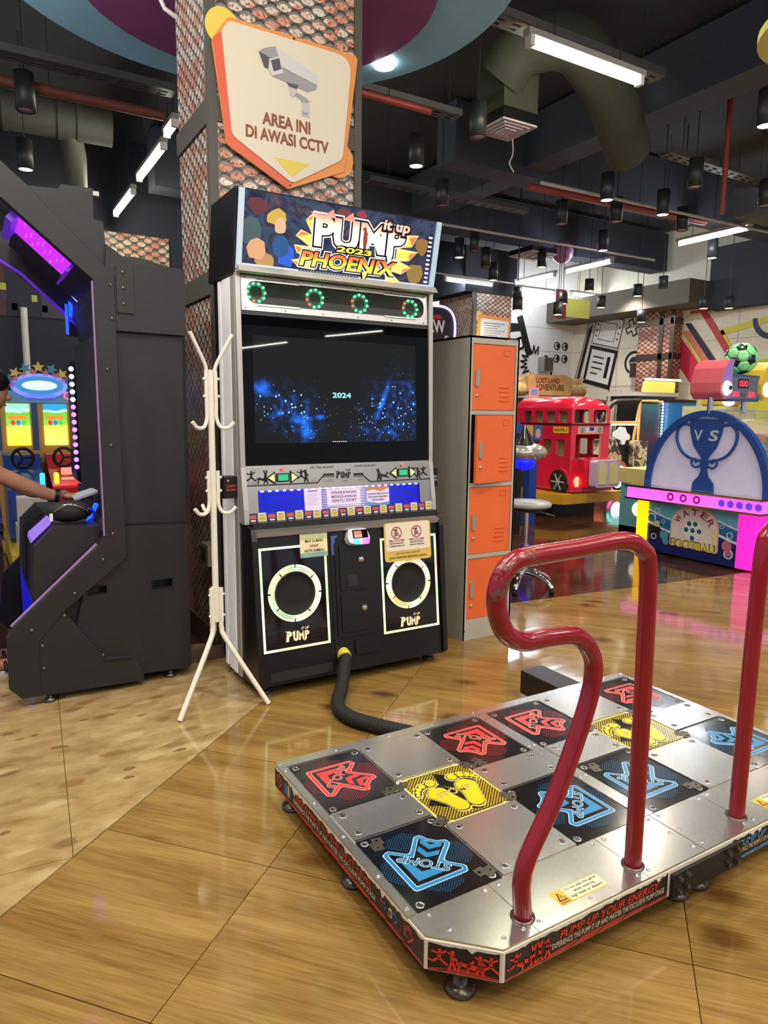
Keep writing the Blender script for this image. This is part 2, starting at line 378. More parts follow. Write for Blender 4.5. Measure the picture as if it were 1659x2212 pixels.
def bevel(o, w=.004, seg=2):
    b = o.modifiers.new('bevel', 'BEVEL'); b.width = w; b.segments = seg; b.limit_method = 'ANGLE'; b.angle_limit = RAD(40); return o
def copytree(o, loc, label=None, group=None):
    r = o.copy(); C.objects.link(r); r.location = loc; WL[r] = Vector(loc)
    if label: r['label'] = label
    if group: r['group'] = group
    for ch in list(o.children):
        c = ch.copy(); C.objects.link(c); c.parent = r; WL[c] = WL[r]
        for g in ch.children:
            d = g.copy(); C.objects.link(d); d.parent = c; WL[d] = WL[r]
    return r
def crom(pts, n=6):
    out = []; P = [Vector(p) for p in pts]; P = [P[0]*2-P[1]]+P+[P[-1]*2-P[-2]]
    for i in range(1, len(P)-2):
        for k in range(n):
            t = k/n; a, b, c, d = P[i-1:i+3]
            out.append(.5*((2*b)+(c-a)*t+(2*a-5*b+4*c-d)*t*t+(3*b-a-3*c+d)*t**3))
    out.append(P[-2]); return out
def clip(poly, nx, ny, d):                                    # keep nx*x+ny*y <= d
    out = []
    for i in range(len(poly)):
        a, b = poly[i-1], poly[i]; da, db = nx*a[0]+ny*a[1]-d, nx*b[0]+ny*b[1]-d
        if (da <= 0) != (db <= 0):
            t = da/(da-db); out.append((a[0]+(b[0]-a[0])*t, a[1]+(b[1]-a[1])*t))
        if db <= 0: out.append(b)
    return out
# ------------------------------------------------------------------ floor of separate tiles
WOOD, STONE, DARK = wood_mat(), stone_mat(), dark_tile_mat()
fl = O('floor', MB().box(-7, 16, -15, 15, -.06, -.008, mat('grout', (120, 92, 56), .8)), kind='structure')
def tiles(name, mt, ang, o, sx, sy, i0, i1, j0, j1, cuts, gap=.0013):
    c, s = cos(RAD(ang)), sin(RAD(ang))
    for i in range(i0, i1):
        for j in range(j0, j1):
            q = [(i*sx+gap, j*sy+gap), ((i+1)*sx-gap, j*sy+gap), ((i+1)*sx-gap, (j+1)*sy-gap), (i*sx+gap, (j+1)*sy-gap)]
            q = [(o[0]+u*c-v*s, o[1]+u*s+v*c) for u, v in q]
            for cu in cuts: q = clip(q, *cu) if len(q) > 2 else q
            if len(q) > 2: O(name, MB().prism(q, -.012, 0, ID, mt), fl)
nb = (-.6607, .7507); L1 = .509
box_ = [(-1, 0, 2.6), (1, 0, 6.6), (0, -1, 3.2)]
# wood planks: long side runs along (.66,-.75)
A0 = (.083*.6607+-.3008*.7507, -.083*.7507+-.3008*.6607)
tiles('wood_tile', WOOD, -48.65, A0, 1.185, .577, -8, 8, -8, 14, box_+[(nb[0], nb[1], L1-.003), (.0947, 1, 1.889)])
tiles('stone_tile', STONE, -4, (-.677, .083), 1.2, 1.2, -3, 4, -3, 3, [(-1, 0, 3.2), (-nb[0], -nb[1], -L1-.003), (.0947, 1, 1.889)])
tiles('dark_tile', DARK, -4, (-.677, .083), .8, .8, -5, 17, 1, 16, [(-.0947, -1, -1.895), (1, 0, 12.2), (-1, 0, 3.6), (0, 1, 13.2)])
# ceiling and far walls
O('ceiling', MB().box(-7, 16, -15, 15, 5.2, 5.3, CEIL), kind='structure')
DKW = mat('dark_wall', (44, 48, 62), .7)
O('wall_back', MB().box(-7, 10.2, 13.3, 13.4, 0, 5.2, DKW), kind='structure')
WW = mat('wall_white', (226, 224, 220), .6); WC = mat('wall_cream', (232, 224, 200), .6)
wr = O('wall_right', MB().box(12.2, 12.4, 2.0, 13.4, 0, 5.2, WC), kind='structure')
wb = O('wall_far', MB().box(10.2, 12.2, 10.8, 11.0, 0, 5.2, WW), kind='structure')
wl = O('wall_left', MB().box(-5, 2.6, 9.0, 9.1, 0, 5.2, DKW), kind='structure')
# horizontal and vertical joints of the wall panelling (thin recess strips)
JNT = mat('joint_grey', (170, 168, 160), .7)
mb = MB()
for z in (2.0, 2.85, 3.4): mb.box(12.193, 12.2, 2.0, 10.8, z, z+.008, JNT)
for y in (4.6, 6.4, 9.35): mb.box(12.193, 12.2, y, y+.008, 0, 3.5, JNT)
O('panel_joint', mb, wr)
mb = MB()
for z in (2.0, 2.85, 3.4): mb.box(10.2, 12.2, 10.793, 10.8, z, z+.008, JNT)
O('panel_joint', mb, wb)
# soffit over the right wall
GRB = mat('soffit_grey', (96, 90, 80), .7)
O('trim_1', MB().box(11.3, 12.2, 6.9, 10.8, 3.52, 3.98, GRB), kind='structure')
O('trim_3', MB().box(11.9, 12.2, 2.0, 6.9, 3.42, 4.6, CEIL), kind='structure')
# -------- wall pictures on the right wall (u = -y, v = z)
fr = FL(12.19)
def wallprint(name, label, cat, build, loc):
    mb = MB(); build(mb); return O(name, mb, None, loc, label, cat)
def console(mb):
    f = fr.at(-9.75, 2.95, 0, RAD(-13))
    for w0, poly in ((.004, rrect(-.42, .0, .42, .66, .03)), ):
        mb.flat(poly, w0, f, PBLACK); mb.flat(rrect(-.4, .02, .4, .64, .03), .005, f, PWHITE)
    mb.flat(rect(-.25, .12, .25, .54), .006, f, PBLACK); mb.flat(rect(-.235, .135, .235, .525), .007, f, PWHITE)
    for x in (-.33, .33):
        for y in (.2, .33, .46): mb.disc(x, y, .025, .004, .007, f, PBLACK, 6)
    mb.flat(rect(-.44, -.95, .44, -.04), .004, f, PBLACK); mb.flat(rect(-.36, -.85, .36, -.12), .005, f, PWHITE)
    for k in range(4): mb.line([(-.25, -.28-k*.13), (.06 if k < 3 else -.05, -.28-k*.13)], .035, .006, f, PBLACK)
    mb.flat(rrect(.17, -.72, .27, -.22, .03), .006, f, PBLACK)
    mb.flat([(-.44, -1.3), (.44, -1.75), (.44, -1.25)], .004, f, PBLACK); mb.line([(-.44, -1.0), (-.44, -1.3), (.44, -1.22), (.44, -.95)], .02, .005, f, PBLACK)
    mb.line([(-.42, .66), (-.62, .5), (-.72, -1.2)], .02, .005, f, PBLACK); mb.flat([(-.6, .3), (-.5, .45), (-.58, -1.2), (-.66, -1.2)], .004, f, PBLACK)
wallprint('wall_print', 'black and white drawing of a handheld game console on the cream right wall', 'mural', console, (12.19, 9.75, 2.9))
def ringy(mb):
    mb.ring(-8.87, 2.52, .21, .26, .003, .006, fr, PBLACK); mb.disc(-8.87, 2.52, .13, .003, .006, fr, mat('print_navy', (34, 42, 70), .5, noise=0), 20)
wallprint('wall_print', 'black ring with a navy disc inside painted on the cream right wall', 'mural', ringy, (12.19, 8.87, 2.5))
def plus(mb):
    f = fr.at(-8.95, 3.3, 0, .4)
    for k, mt_ in ((.2, PBLACK), (.165, WC)):
        d = .07 if mt_ is PBLACK else .04
        mb.flat([(-d, -k), (d, -k), (d, -d), (k, -d), (k, d), (d, d), (d, k), (-d, k), (-d, d), (-k, d), (-k, -d), (-d, -d)], .004 if mt_ is PBLACK else .006, f, mt_)
wallprint('wall_print', 'outlined plus sign painted high on the cream right wall', 'mural', plus, (12.19, 8.95, 3.3))
def bottle(mb):
    for k in range(3):
        f = fr.at(-9.2+k*.42, 1.55, 0, -.12)
        mb.line([(-.1, -.7), (-.1, .25), (0, .33), (.1, .25), (.1, -.7)], .018, .005, f, PBLACK); mb.line([(-.05, -.7), (-.05, .2), (0, .25), (.05, .2), (.05, -.7)], .012, .005, f, PBLACK)
wallprint('wall_print', 'tall outlined loops drawn low on the cream right wall behind the roll bar', 'mural', bottle, (12.19, 8.9, 1.5))
# stripes right of the brick pier
def stripes(mb):
    K = dict(p=mat('print_crimson', (190, 36, 66), .5, noise=0), y=mat('print_yellow', (226, 208, 70), .5, noise=0), d=mat('print_plum', (50, 34, 52), .5, noise=0), r=mat('print_rust', (196, 66, 60), .5, noise=0), o=mat('print_brick', (206, 128, 96), .5, noise=.2, nscale=12))
    q = lambda y0, y1, y2, y3: [(-y0, 3.1), (-y1, 3.1), (-y2, 1.9), (-y3, 1.9)]
    mb.flat(q(7.66, 7.4, 6.4, 7.0), .003, fr, K['o'])
    mb.flat([(-7.66, 2.95), (-7.66, 2.35), (-7.2, 1.8), (-6.7, 1.8)], .004, fr, K['p'])
    mb.flat([(-7.66, 3.05), (-7.62, 3.05), (-6.66, 1.8), (-6.74, 1.8)], .005, fr, K['y'])
    mb.flat([(-7.6, 3.25), (-7.46, 3.25), (-6.3, 1.8), (-6.46, 1.8)], .005, fr, K['d'])
    mb.flat([(-7.3, 3.5), (-7.14, 3.5), (-5.9, 1.8), (-6.08, 1.8)], .005, fr, K['r'])
    mb.line([(-6.75, 3.0), (-5.6, 3.2)], .12, .004, fr, K['y']); mb.line([(-6.75, 3.0), (-6.4, 2.4)], .1, .004, fr, K['y'])
    mb.flat([(-7.5, 3.43), (-5.4, 3.5), (-5.4, 3.56), (-7.5, 3.49)], .004, fr, K['r'])
    mb.ring(-5.7, 3.2, .32, .42, .003, .006, fr, mat('print_slate', (40, 58, 82), .5, noise=0), 30, pi, 1.9*pi)
    mb.flat(rect(-6.2, 1.2, -3.2, 2.42), .003, fr, mat('print_lime', (214, 206, 60), .5, noise=.1))
wallprint('wall_print', 'diagonal crimson, yellow and plum stripes painted on the white wall at far right', 'mural', stripes, (12.19, 6.5, 2.6))
BRK = mesh_print('brick_print_far', .16, .05, ((206, 138, 116), (222, 176, 150), (190, 116, 96)), (60, 50, 46))
def pier(mb):
    mb.box(11.9, 12.2, 7.67, 8.55, 0, 3.8, BRK)
    mb.uv = {'f': lambda v, n: ((v.x+v.y), v.z)}
mb = MB(); pier(mb); pr_ = O('wall_pier', mb, None, (12.05, 8.1, 0), 'brick printed pier with dark bands between the cream wall and the striped wall', 'pillar', kind='structure')
mb = MB()
for z in (2.52, 3.24): mb.box(11.88, 11.9, 7.65, 8.57, z, z+.13, DKM); mb.box(11.88, 12.2, 7.65, 7.67, z, z+.13, DKM)
for y in (7.67, 7.95): mb.box(11.88, 11.9, y-.05, y+.05, 0, 3.8, DKM)
O('band', mb, pr_)
# pictures on the far white wall (facing -y)
fb = FX(10.79)
def burst(mb):
    P = []
    for k in range(22):
        a = pi*.35+2*pi*k/22*.62; r = .42 if k % 2 else .24; P.append((10.95+r*cos(a), 2.55+r*sin(a)))
    mb.line(P, .035, .005, fb, PBLACK); mb.line([(11.28+.25*cos(a*.1), 2.42+.32*sin(a*.1)) for a in range(-16, 16)], .05, .005, fb, PBLACK)
wallprint('wall_print', 'black starburst outline drawn on the white far wall beside the speaker', 'mural', burst, (10.95, 10.79, 2.5))
def dots(mb):
    for u in (11.68, 11.95):
        for v in (2.7, 3.0):
            mb.disc(u, v, .1, .002, .005, fb, PBLACK, 16); mb.flat(circ(u-.02, v, .05, 12, .07), .007, fb, PWHITE); mb.disc(u+.01, v, .045, .004, .009, fb, PBLACK, 12)
wallprint('wall_print', 'four black and white eye dots in a square on the white far wall', 'mural', dots, (11.8, 10.79, 2.85))
def pistol(mb):
    f = fb.at(10.6, 3.2, 0, -1.2)
    mb.flat(rrect(-.45, -.08, .5, .1, .03), .004, f, PBLACK); mb.flat([(-.3, -.08), (-.12, -.08), (-.2, -.4), (-.42, -.4)], .004, f, PBLACK); mb.flat(rrect(.0, -.3, .3, -.08, .05), .004, f, PBLACK); mb.flat(rrect(.06, -.24, .24, -.12, .03), .006, f, PWHITE)
wallprint('wall_print', 'black toy blaster painted on the white far wall above the starburst', 'mural', pistol, (10.6, 10.79, 3.2))
# mural on the left wall : night skyline with lit windows
ml = MB(); fm = FX(8.99)
ml.flat(rect(-3.5, 2.62, .75, 4.2), .004, fm, mat('mural_night', (52, 48, 66), .6))
KL = [mat('mural_'+n, c, .6, noise=.1) for n, c in (('maroon', (88, 50, 58)), ('indigo', (38, 36, 62)), ('slate', (70, 66, 88)))]
for k, (x0, x1, z1) in enumerate(((-.9, -.32, 4.0), (-.32, .12, 3.35), (.12, .75, 3.7), (-1.9, -.95, 3.6))): ml.flat(rect(x0, 2.63, x1, z1), .006, fm, KL[k % 3])
LIME = mat('mural_lime', (186, 204, 92), .6); PINKW = mat('mural_rose', (176, 100, 110), .6)
for k in range(46):
    x = -1.0+R.randint(0, 13)*.125; z = 2.7+R.randint(0, 9)*.13; ml.flat(rect(x, z, x+.07, z+.09), .009, fm, [LIME, PINKW, KL[2], LIME][k % 4])
O('wall_mural', ml, None, (-.6, 8.99, 2.62), 'dark skyline mural with small lime windows on the left wall', 'mural')
mb = MB().box(.62, 1.9, 8.97, 9.0, 3.4, 3.9, mesh_print('brick_print_left', .2, .06)); mb.uv = {'f': lambda v, n: (v.x, v.z)}
O('wall_print', mb, None, (1.2, 8.97, 3.4), 'strip of mesh over brick print high on the left wall above the black cabinet', 'mural')
O('pipe', MB().tube([(-.12, 8.8, .0), (-.12, 8.8, 2.72)], .045, WHITE), None, (-.12, 8.8, 0), 'white upright pipe against the dark left wall below the mural', 'pipe')
# ------------------------------------------------------------------ pillars
def pillar(x0, x1, y0, y1, h, w, hh, nm, frw):
    mb = MB().box(x0, x1, y0, y1, 0, h, mesh_print(nm, w, hh)); mb.uv = {'f': lambda v, n: ((v.x-x0) if abs(n.y) > .5 else (v.y-y0)*1.7, v.z)}
    return mb
pil = O('pillar', pillar(.295, 1.14, 1.62, 2.24, 5.2, .135, .034, 'brick_mesh_print', .03), None, (.7, 1.9, 0), 'wide pillar wrapped in mesh over brick print behind the dance cabinet', 'pillar', kind='structure')
mb = MB(); PF = mat('pillar_frame', (88, 84, 76), .6)
for x in (.277, 1.115): mb.box(x, x+.045, 1.605, 1.65, 0, 5.2, PF)
O('corner_trim', mb, pil)
for z in (2.83, 1.98): O('cross_band', MB().box(.282, 1.15, 1.608, 2.25, z, z+.12, PF), pil)
mb = MB(); mb.box(.262, .277, 1.655, 2.24, 0, .12, mat('skirting_brown', (96, 74, 54), .6)); O('baseboard_left', mb, None, kind='structure')
p2 = O('pillar', pillar(8.42, 9.42, 9.9, 11.2, 3.85, .14, .045,  'brick_mesh_print_far', .03), None, (8.9, 10.5, 0), 'distant mesh print pillar behind the orange locker', 'pillar', kind='structure')
O('corner_trim', MB().box(8.36, 8.44, 9.85, 9.92, 0, 3.85, PF), p2)
O('pillar_head', MB().box(8.2, 9.6, 9.95, 11.2, 3.87, 5.2, CEIL), p2)
# skirting across the gap left of the dance cabinet
O('trim_4', MB().box(.06, .29, 1.56, 1.6, 0, .07, mat('skirting_brown', (96, 74, 54), .6)), kind='structure')
# ------------------------------------------------------------------ round ceiling discs
BLUE = mat('disc_blue', (150, 212, 246), .5); PURP = mat('disc_purple', (146, 84, 140), .5); PURD = mat('disc_plum', (74, 44, 76), .5)
t = thing('ceiling_disc', (.71, 2.06, 3.88), 'big round ceiling panel in pale blue with a purple centre around the pillar top', 'ceiling panel')
O('outer_disc', MB().prism(circ(.71, 2.06, 1.55, 72), 3.88, 3.98, ID, BLUE), t)
O('inner_disc', MB().prism(circ(.80, 2.24, 1.08, 64), 3.86, 3.88, ID, PURP), t, label='purple inner disc')
t = thing('ceiling_disc', (4.55, .72, 4.0), 'pale yellow ceiling disc cut off by the upper right corner', 'ceiling panel')
O('outer_disc', MB().prism(circ(4.55, .72, .62, 40), 4.0, 4.06, ID, mat('disc_yellow', (206, 196, 104), .5)), t)
# ------------------------------------------------------------------ downlights
DL = [(-.28, 4.87, 3.85, 0, 'unlit black cylinder downlight nearest the upper left corner'), (-.175, 6.52, 3.85, 1, 'lit black cylinder downlight above the left game cabinet'),
 (1.9, 2.62, 3.862, 1, 'bright downlight recessed in the blue ring right of the sign'), (3.24, 4.24, 3.85, 1, 'lit downlight just right of the pillar above the marquee'),
 (3.3, 3.31, 3.85, 0, 'unlit downlight beside the square air vent'), (4.26, 5.22, 3.85, 0, 'unlit downlight above the right end of the marquee'),
 (5.76, 4.0, 3.85, 1, 'large lit downlight below the end of the round duct'), (6.82, 4.05, 3.85, 1, 'lit downlight right of the one below the duct'),
 (6.2, 3.15, 3.85, 0, 'unlit grey downlight hanging under the perforated tray at right'), (5.25, 1.78, 3.85, 1, 'lit downlight at the right edge below the yellow disc'),
 (7.52, 3.15, 3.85, 0, 'unlit downlight at the right edge under the tray'), (6.08, 5.06, 3.85, 0, 'unlit downlight left of the red pipe end'),
 (6.59, 4.59, 3.85, 0, 'unlit downlight under the red pipe'), (7.67, 4.4, 3.85, 0, 'unlit downlight above the single tube lamp at right'),
 (7.71, 5.82, 3.85, 1, 'lit downlight above the slanted tube lamp'), (9.56, 5.24, 3.85, 1, 'lit downlight below the single tube lamp at right'),
 (6.16, 7.42, 3.85, 1, 'lit downlight right of the marquee edge'), (6.08, 6.92, 3.85, 0, 'unlit downlight right of the lit one by the marquee'),
 (6.42, 7.06, 3.67, 0, 'unlit downlight above the first horizontal tube lamp'), (7.8, 7.26, 3.85, 1, 'lit downlight above the pair of crossing tube lamps'),
 (7.1, 7.7, 3.63, 1, 'lit downlight at the right end of the first horizontal tube lamp'), (8.54, 6.85, 3.47, 1, 'lit downlight above the last horizontal tube lamp'),
 (9.26, 6.42, 3.39, 1, 'lit downlight above the cream wall soffit'), (7.47, 7.48, 3.32, 1, 'upper of two lit downlights right of the distant pillar'),
 (6.61, 6.48, 2.95, 1, 'lower of two lit downlights right of the distant pillar'), (8.16, 7.08, 3.25, 1, 'lit downlight below the red and yellow hanging banner'),
 (8.73, 6.74, 3.19, 1, 'lit downlight washing the soffit with warm light'), (7.44, 6.45, 2.94, 1, 'lit downlight left of the soffit corner'),
 (10.26, 5.82, 3.19, 1, 'left of two lit downlights over the striped wall'), (10.64, 5.6, 3.2, 1, 'right of two lit downlights over the striped wall'),
 (9.34, 6.37, 2.95, 1, 'lit downlight over the plus sign on the cream wall'), (9.64, 6.2, 3.53, 0, 'unlit downlight over the soffit')]
LENS = mat('lens_lilac', (206, 186, 222), .2, coat=.4); CYL = mat('cylinder_black', (40, 44, 46), .45)
def downlight(x, y, z, lit, lab, h=.3, k=0):
    t = thing('downlight', (x, y, z), lab, 'ceiling light', 'cylinder downlights')
    f = F((x, y, z)); r = .078
    O('housing', MB().lathe([(.001, h), (r, h), (r, 0), (r*.9, 0), (r*.86, .012), (.001, .012)], f, CYL, 24), t)
    O('lens', MB().lathe([(.001, .006), (r*.84, .006), (r*.84, .014), (.001, .014)], f, LAMP if lit else LENS, 20), t)
    O('stem', MB().tube([(x, y, z+h), (x, y, 5.2)], .006, CYL, 6), t)
for i, d in enumerate(DL):
    if i == 2:
        t = thing('downlight', d[:3], d[4], 'ceiling light', 'cylinder downlights')
        O('lens', MB().lathe([(.001, 0), (.075, 0), (.08, .02), (.001, .02)], F((d[0], d[1], 3.85)), LAMP, 20), t)
    else: downlight(*d, h=.3 if d[2] > 3.6 else .2)
    if d[3]: spot('downlight_or_fill', (d[0], d[1], d[2]-.03), (80 if i < 20 else 55) if i != 2 else 55, WARM)
for x, y in ((3.4, 6.4), (5.6, 2.9), (8.2, 3.0), (10.6, 4.2), (11.0, 8.2), (7.2, 5.2), (4.2, 9.6), (8.0, 9.0)): spot('downlight_or_fill', (x, y, 3.84), 120, WARM, 140)  # fill spots added to brighten the far hall; no fixtures hang there
# ------------------------------------------------------------------ tube lamps
TL = [((2.84, 2.12), (4.02, 2.12), 4.05, 'warm white tube lamp with grey tray near the duct, largest in view', 1), ((1.09, 8.6), (1.09, 7.4), 4.05, 'lowest of the tube lamps running along the pillar side at left', 1), ((1.05, 6.85), (1.05, 5.65), 4.05, 'middle tube lamp running along the pillar side at left', 1), ((1.0, 5.32), (1.0, 5.0), 4.05, 'tube lamp whose end shows at the pillar edge', 1),
 ((9.04, 5.48), (9.04, 4.3), 4.05, 'cool tube lamp alone at far right', 0), ((7.71, 9.97), (8.91, 9.97), 4.05, 'cool horizontal tube lamp in front of the distant pillar top', 0), ((9.2, 9.5), (9.2, 8.4), 4.05, 'slanted cool tube lamp right of the distant pillar', 0), ((9.59, 9.98), (10.7, 9.98), 4.05, 'horizontal cool tube lamp just under the slanted one', 0), ((9.17, 8.05), (9.17, 6.95), 4.05, 'slanted cool tube lamp under the ceiling globe', 0), ((11.1, 9.82), (12.1, 9.82), 4.05, 'horizontal cool tube lamp nearest the cream wall', 0), ((9.4, 13.0), (9.4, 11.9), 4.05, 'cool tube lamp low behind the marquee edge', 0)]
for a, b, z, lab, warm in TL:
    mx_, my_ = (a[0]+b[0])/2, (a[1]+b[1])/2
    t = thing('tube_lamp', (mx_, my_, z), lab, 'tube light', 'ceiling tube lamps')
    al = abs(a[0]-b[0]) > abs(a[1]-b[1])
    hl = max(abs(a[0]-b[0]), abs(a[1]-b[1]))/2
    f = F((mx_, my_, z), (1, 0, 0) if al else (0, 1, 0), (0, 1, 0) if al else (-1, 0, 0))
    O('tray', MB().box(-hl-.04, hl+.04, -.035, .035, .04, .085, SILV, f), t)
    O('tube', MB().tube([(-hl+.02, 0, .0), (hl-.02, 0, .0)], .03, TUBEW if warm else TUBE, 10, fr=f), t)
    for s in (-1, 1): O('end_cap', MB().box(s*hl-.02, s*hl+.02, -.032, .032, -.03, .045, WHITE, f), t); O('hanger_rod', MB().tube([(s*hl*.6, 0, .085), (s*hl*.6, 0, 5.2-z)], .004, CYL, 6, fr=f), t)
# ------------------------------------------------------------------ trays, pipes, ducts, vents
TRM = mat('tray_grey', (96, 98, 98), .5, .5)
def tray(x0, y0, x1, y1, z, lab, w=.16):
    t = thing('cable_tray', ((x0+x1)/2, (y0+y1)/2, z), lab, 'cable tray')
    al = abs(x1-x0) > abs(y1-y0); L = abs(x1-x0) if al else abs(y1-y0)
    f = F((min(x0, x1), y0, z) if al else (x0, min(y0, y1), z), (1, 0, 0) if al else (0, 1, 0), (0, 1, 0) if al else (-1, 0, 0))
    n = int(L/.16); holes = []
    for k in range(n): holes += [rect(k*L/n+.03, -.03, k*L/n+.11, .0), rect(k*L/n+.03, .03, k*L/n+.11, .06)][:2]
    O('tray_bottom', MB().prism(rect(0, -w/2, L, w/2), 0, .006, f, TRM, holes), t)
    for s in (-1, 1): O('tray_side', MB().box(0, L, s*w/2-.003, s*w/2+.003, .0, .06, TRM, f), t)
    for k in range(max(2, int(L/1.5))): u = min(.3+k*1.5, L-.1); O('hanger_rod', MB().tube([(u, 0, 0), (u, 0, 5.2-z)], .005, CYL, 6, fr=f), t)
tray(-2.6, 4.62, .9, 4.62, 4.15, 'perforated cable tray crossing above the left game cabinet')
tray(1.84, 3.9, 3.5, 3.9, 4.25, 'perforated cable tray left of the air vent')
tray(6.05, 3.45, 8.8, 3.45, 4.25, 'perforated cable tray running to the right edge')
tray(2.4, 2.25, 4.4, 2.25, 4.2, 'perforated cable tray above the nearest tube lamp')
tray(3.6, 5.9, 6.2, 5.9, 4.2, 'perforated cable tray above the marquee level at centre')
RP = mat('pipe_red', (150, 58, 50), .5)
def pipe(path, r, m_, nm, lab, cat='pipe'):
    if cat == 'wire' or len(path) > 2 or path[0][2] != path[1][2]: return O(nm, MB().tube(path, r, m_, 12), None, path[0], lab, cat)
    t = thing(nm, path[0], lab, cat); O('pipe_run', MB().tube(path, r, m_, 12), t); a, b = Vector(path[0]), Vector(path[1])
    for k in (.25, .75): q = a.lerp(b, k); O('hanger_rod', MB().tube([(q.x, q.y, q.z), (q.x, q.y, 5.2)], .004, CYL, 6), t)
    return t
pipe([(-3, 5.0, 4.1), (.9, 5.0, 4.1)], .045, mat('pipe_brown', (112, 62, 52), .6), 'sprinkler_pipe', 'dull red sprinkler pipe crossing at upper left')
pipe([(5.3, 4.85, 4.15), (8.6, 4.72, 4.15)], .04, RP, 'sprinkler_pipe', 'red sprinkler pipe right of the round duct')
pipe([(6.9, 3.28, 5.2), (6.9, 3.28, 3.7)], .03, RP, 'sprinkler_drop', 'red vertical sprinkler drop at right')
pipe([(1.3, 3.8, 4.2), (3.1, 3.8, 4.2)], .035, RP, 'sprinkler_pipe', 'short dull red pipe just right of the pillar')
DUC = mat('duct_grey', (96, 98, 92), .65, .2, bump=.3)
t = thing('air_duct', (-.6, 6.3, 4.1), 'round grey air duct with seams at upper left', 'duct')
O('duct_run', MB().tube([(-4, 7.4, 4.62), (.8, 7.05, 4.62)], .2, DUC, 20), t)
for x in (-.3, .25, .45): O('duct_collar', MB().tube([(x-.03, 7.4-(x+4)*.073, 4.62), (x+.03, 7.4-(x+4.06)*.073, 4.62)], .212, DUC, 20), t)
O('duct_branch', MB().tube([(.35, 7.1, 4.55), (.42, 7.3, 4.3), (.46, 7.6, 3.95), (.5, 9, 3.9)], .13, DUC, 16), t)
O('duct_hanger', MB().box(.25, .62, 7.0, 7.05, 3.83, 3.88, SILV), t)
t = thing('flexible_duct', (4.0, 2.9, 4.2), 'thick olive insulated duct curving down from the ceiling', 'duct')
OLV = mat('duct_wrap', (66, 68, 58), .8, bump=.6, nscale=16)
O('duct_body', MB().tube(crom([(3.7, 3.5, 4.5), (3.8, 3.3, 4.72), (4.2, 3.05, 4.75), (4.9, 3.2, 4.45), (5.5, 3.5, 4.2)], 7), .24, OLV, 18), t)
O('duct_box', MB().box(3.62, 4.04, 3.34, 3.76, 4.215, 4.7, OLV), t)
VEN = mat('vent_white', (206, 196, 206), .5)
def vent(x, y, z, lab, s=.21):
    t = thing('ceiling_vent', (x, y, z), lab, 'air vent'); f = F((x, y, z))
    for k in range(4):
        a = s-k*.045; b = a-.024
        O('frame' if k == 0 else 'louvre', MB().prism(rect(-a, -a, a, a), -.004-.006*k, .012, f, VEN, [rect(-b, -b, b, b)]), t)
    O('core', MB().box(-.05, .05, -.05, .05, -.02, .0, VEN, f), t); O('plenum', MB().box(-s*.95, s*.95, -s*.95, s*.95, .02, .1, BLK2, f), t)
vent(3.83, 3.55, 4.1, 'square white air vent under the curved duct')
vent(7.86, 7.55, 4.1, 'small pinkish air vent above the crossing tube lamps', .3)
pipe(crom([(4.0, 3.65, 4.08), (4.02, 3.66, 3.95), (3.98, 3.66, 3.85), (4.05, 3.67, 3.78)], 5), .008, PGREY, 'loose_wire', 'loose grey wire dangling under the air vent', 'wire')
# dark beams and bulkheads of the open ceiling
BM = mat('beam_dark', (66, 72, 84), .8)
BM2 = mat('beam_grey', (92, 98, 104), .85)
def beam(x0, x1, y0, y1, z0, z1, lab, m_=None): O('ceiling_beam', MB().box(x0, x1, y0, y1, z0, z1, m_ or BM), None, ((x0+x1)/2, (y0+y1)/2, z0), lab, 'beam')
beam(4.9, 11.5, -1.0, 1.2, 4.35, 5.15, 'wide dark bulkhead crossing the upper right corner', BM2)
beam(4.5, 12.0, 5.3, 5.7, 4.45, 5.15, 'dark beam behind the hanging downlights')
beam(1.5, 12.0, 8.0, 8.4, 4.35, 5.1, 'far dark beam above the cool tube lamps')
beam(5.6, 6.0, 1.2, 13.0, 4.55, 5.15, 'dark beam running away from the camera at right')
beam(2.0, 2.4, 2.6, 13.0, 4.7, 5.15, 'dark beam running away right of the pillar')
beam(8.0, 12.1, 3.6, 3.9, 3.95, 4.4, 'grey bulkhead below the far right tube lamp', BM2)
for (x0, y0, x1, y1, z, l) in ((4.2, 6.4, 9.5, 6.3, 4.0, 'thin conduit crossing under the red pipe'), (5.0, 4.3, 11.5, 4.1, 4.0, 'thin conduit above the right tube lamp'), (3.2, 8.8, 8.6, 8.9, 3.9, 'thin conduit just above the tube row')):
    pipe([(x0, y0, z), (x1, y1, z)], .02, SILV, 'conduit', l)
# hanging globe and banner far away
O('ceiling_globe', MB().sphere((8.55, 7.55, 4.25), .2, mat('globe_mix', (176, 120, 170), .3, noise=.5, nscale=5), 16), None, (8.55, 7.55, 4.25), 'round mottled ceiling globe above the slanted tube lamp', 'globe')
t = thing('hanging_banner', (9.3, 8.2, 3.3), 'red and yellow banner hanging under the far ceiling', 'banner')
O('banner_red', MB().box(9.1, 9.35, 8.2, 8.23, 3.2, 3.75, mat('banner_maroon', (120, 30, 40), .6)), t); O('banner_yellow', MB().box(9.37, 10.0, 8.2, 8.23, 3.25, 3.6, mat('banner_gold', (190, 190, 90), .6)), t); O('cord', MB().tube([(9.2, 8.21, 3.75), (9.2, 8.21, 4.36)], .006, BLK2, 6), t); O('cord', MB().tube([(9.7, 8.21, 3.6), (9.7, 8.21, 4.36)], .006, BLK2, 6), t)
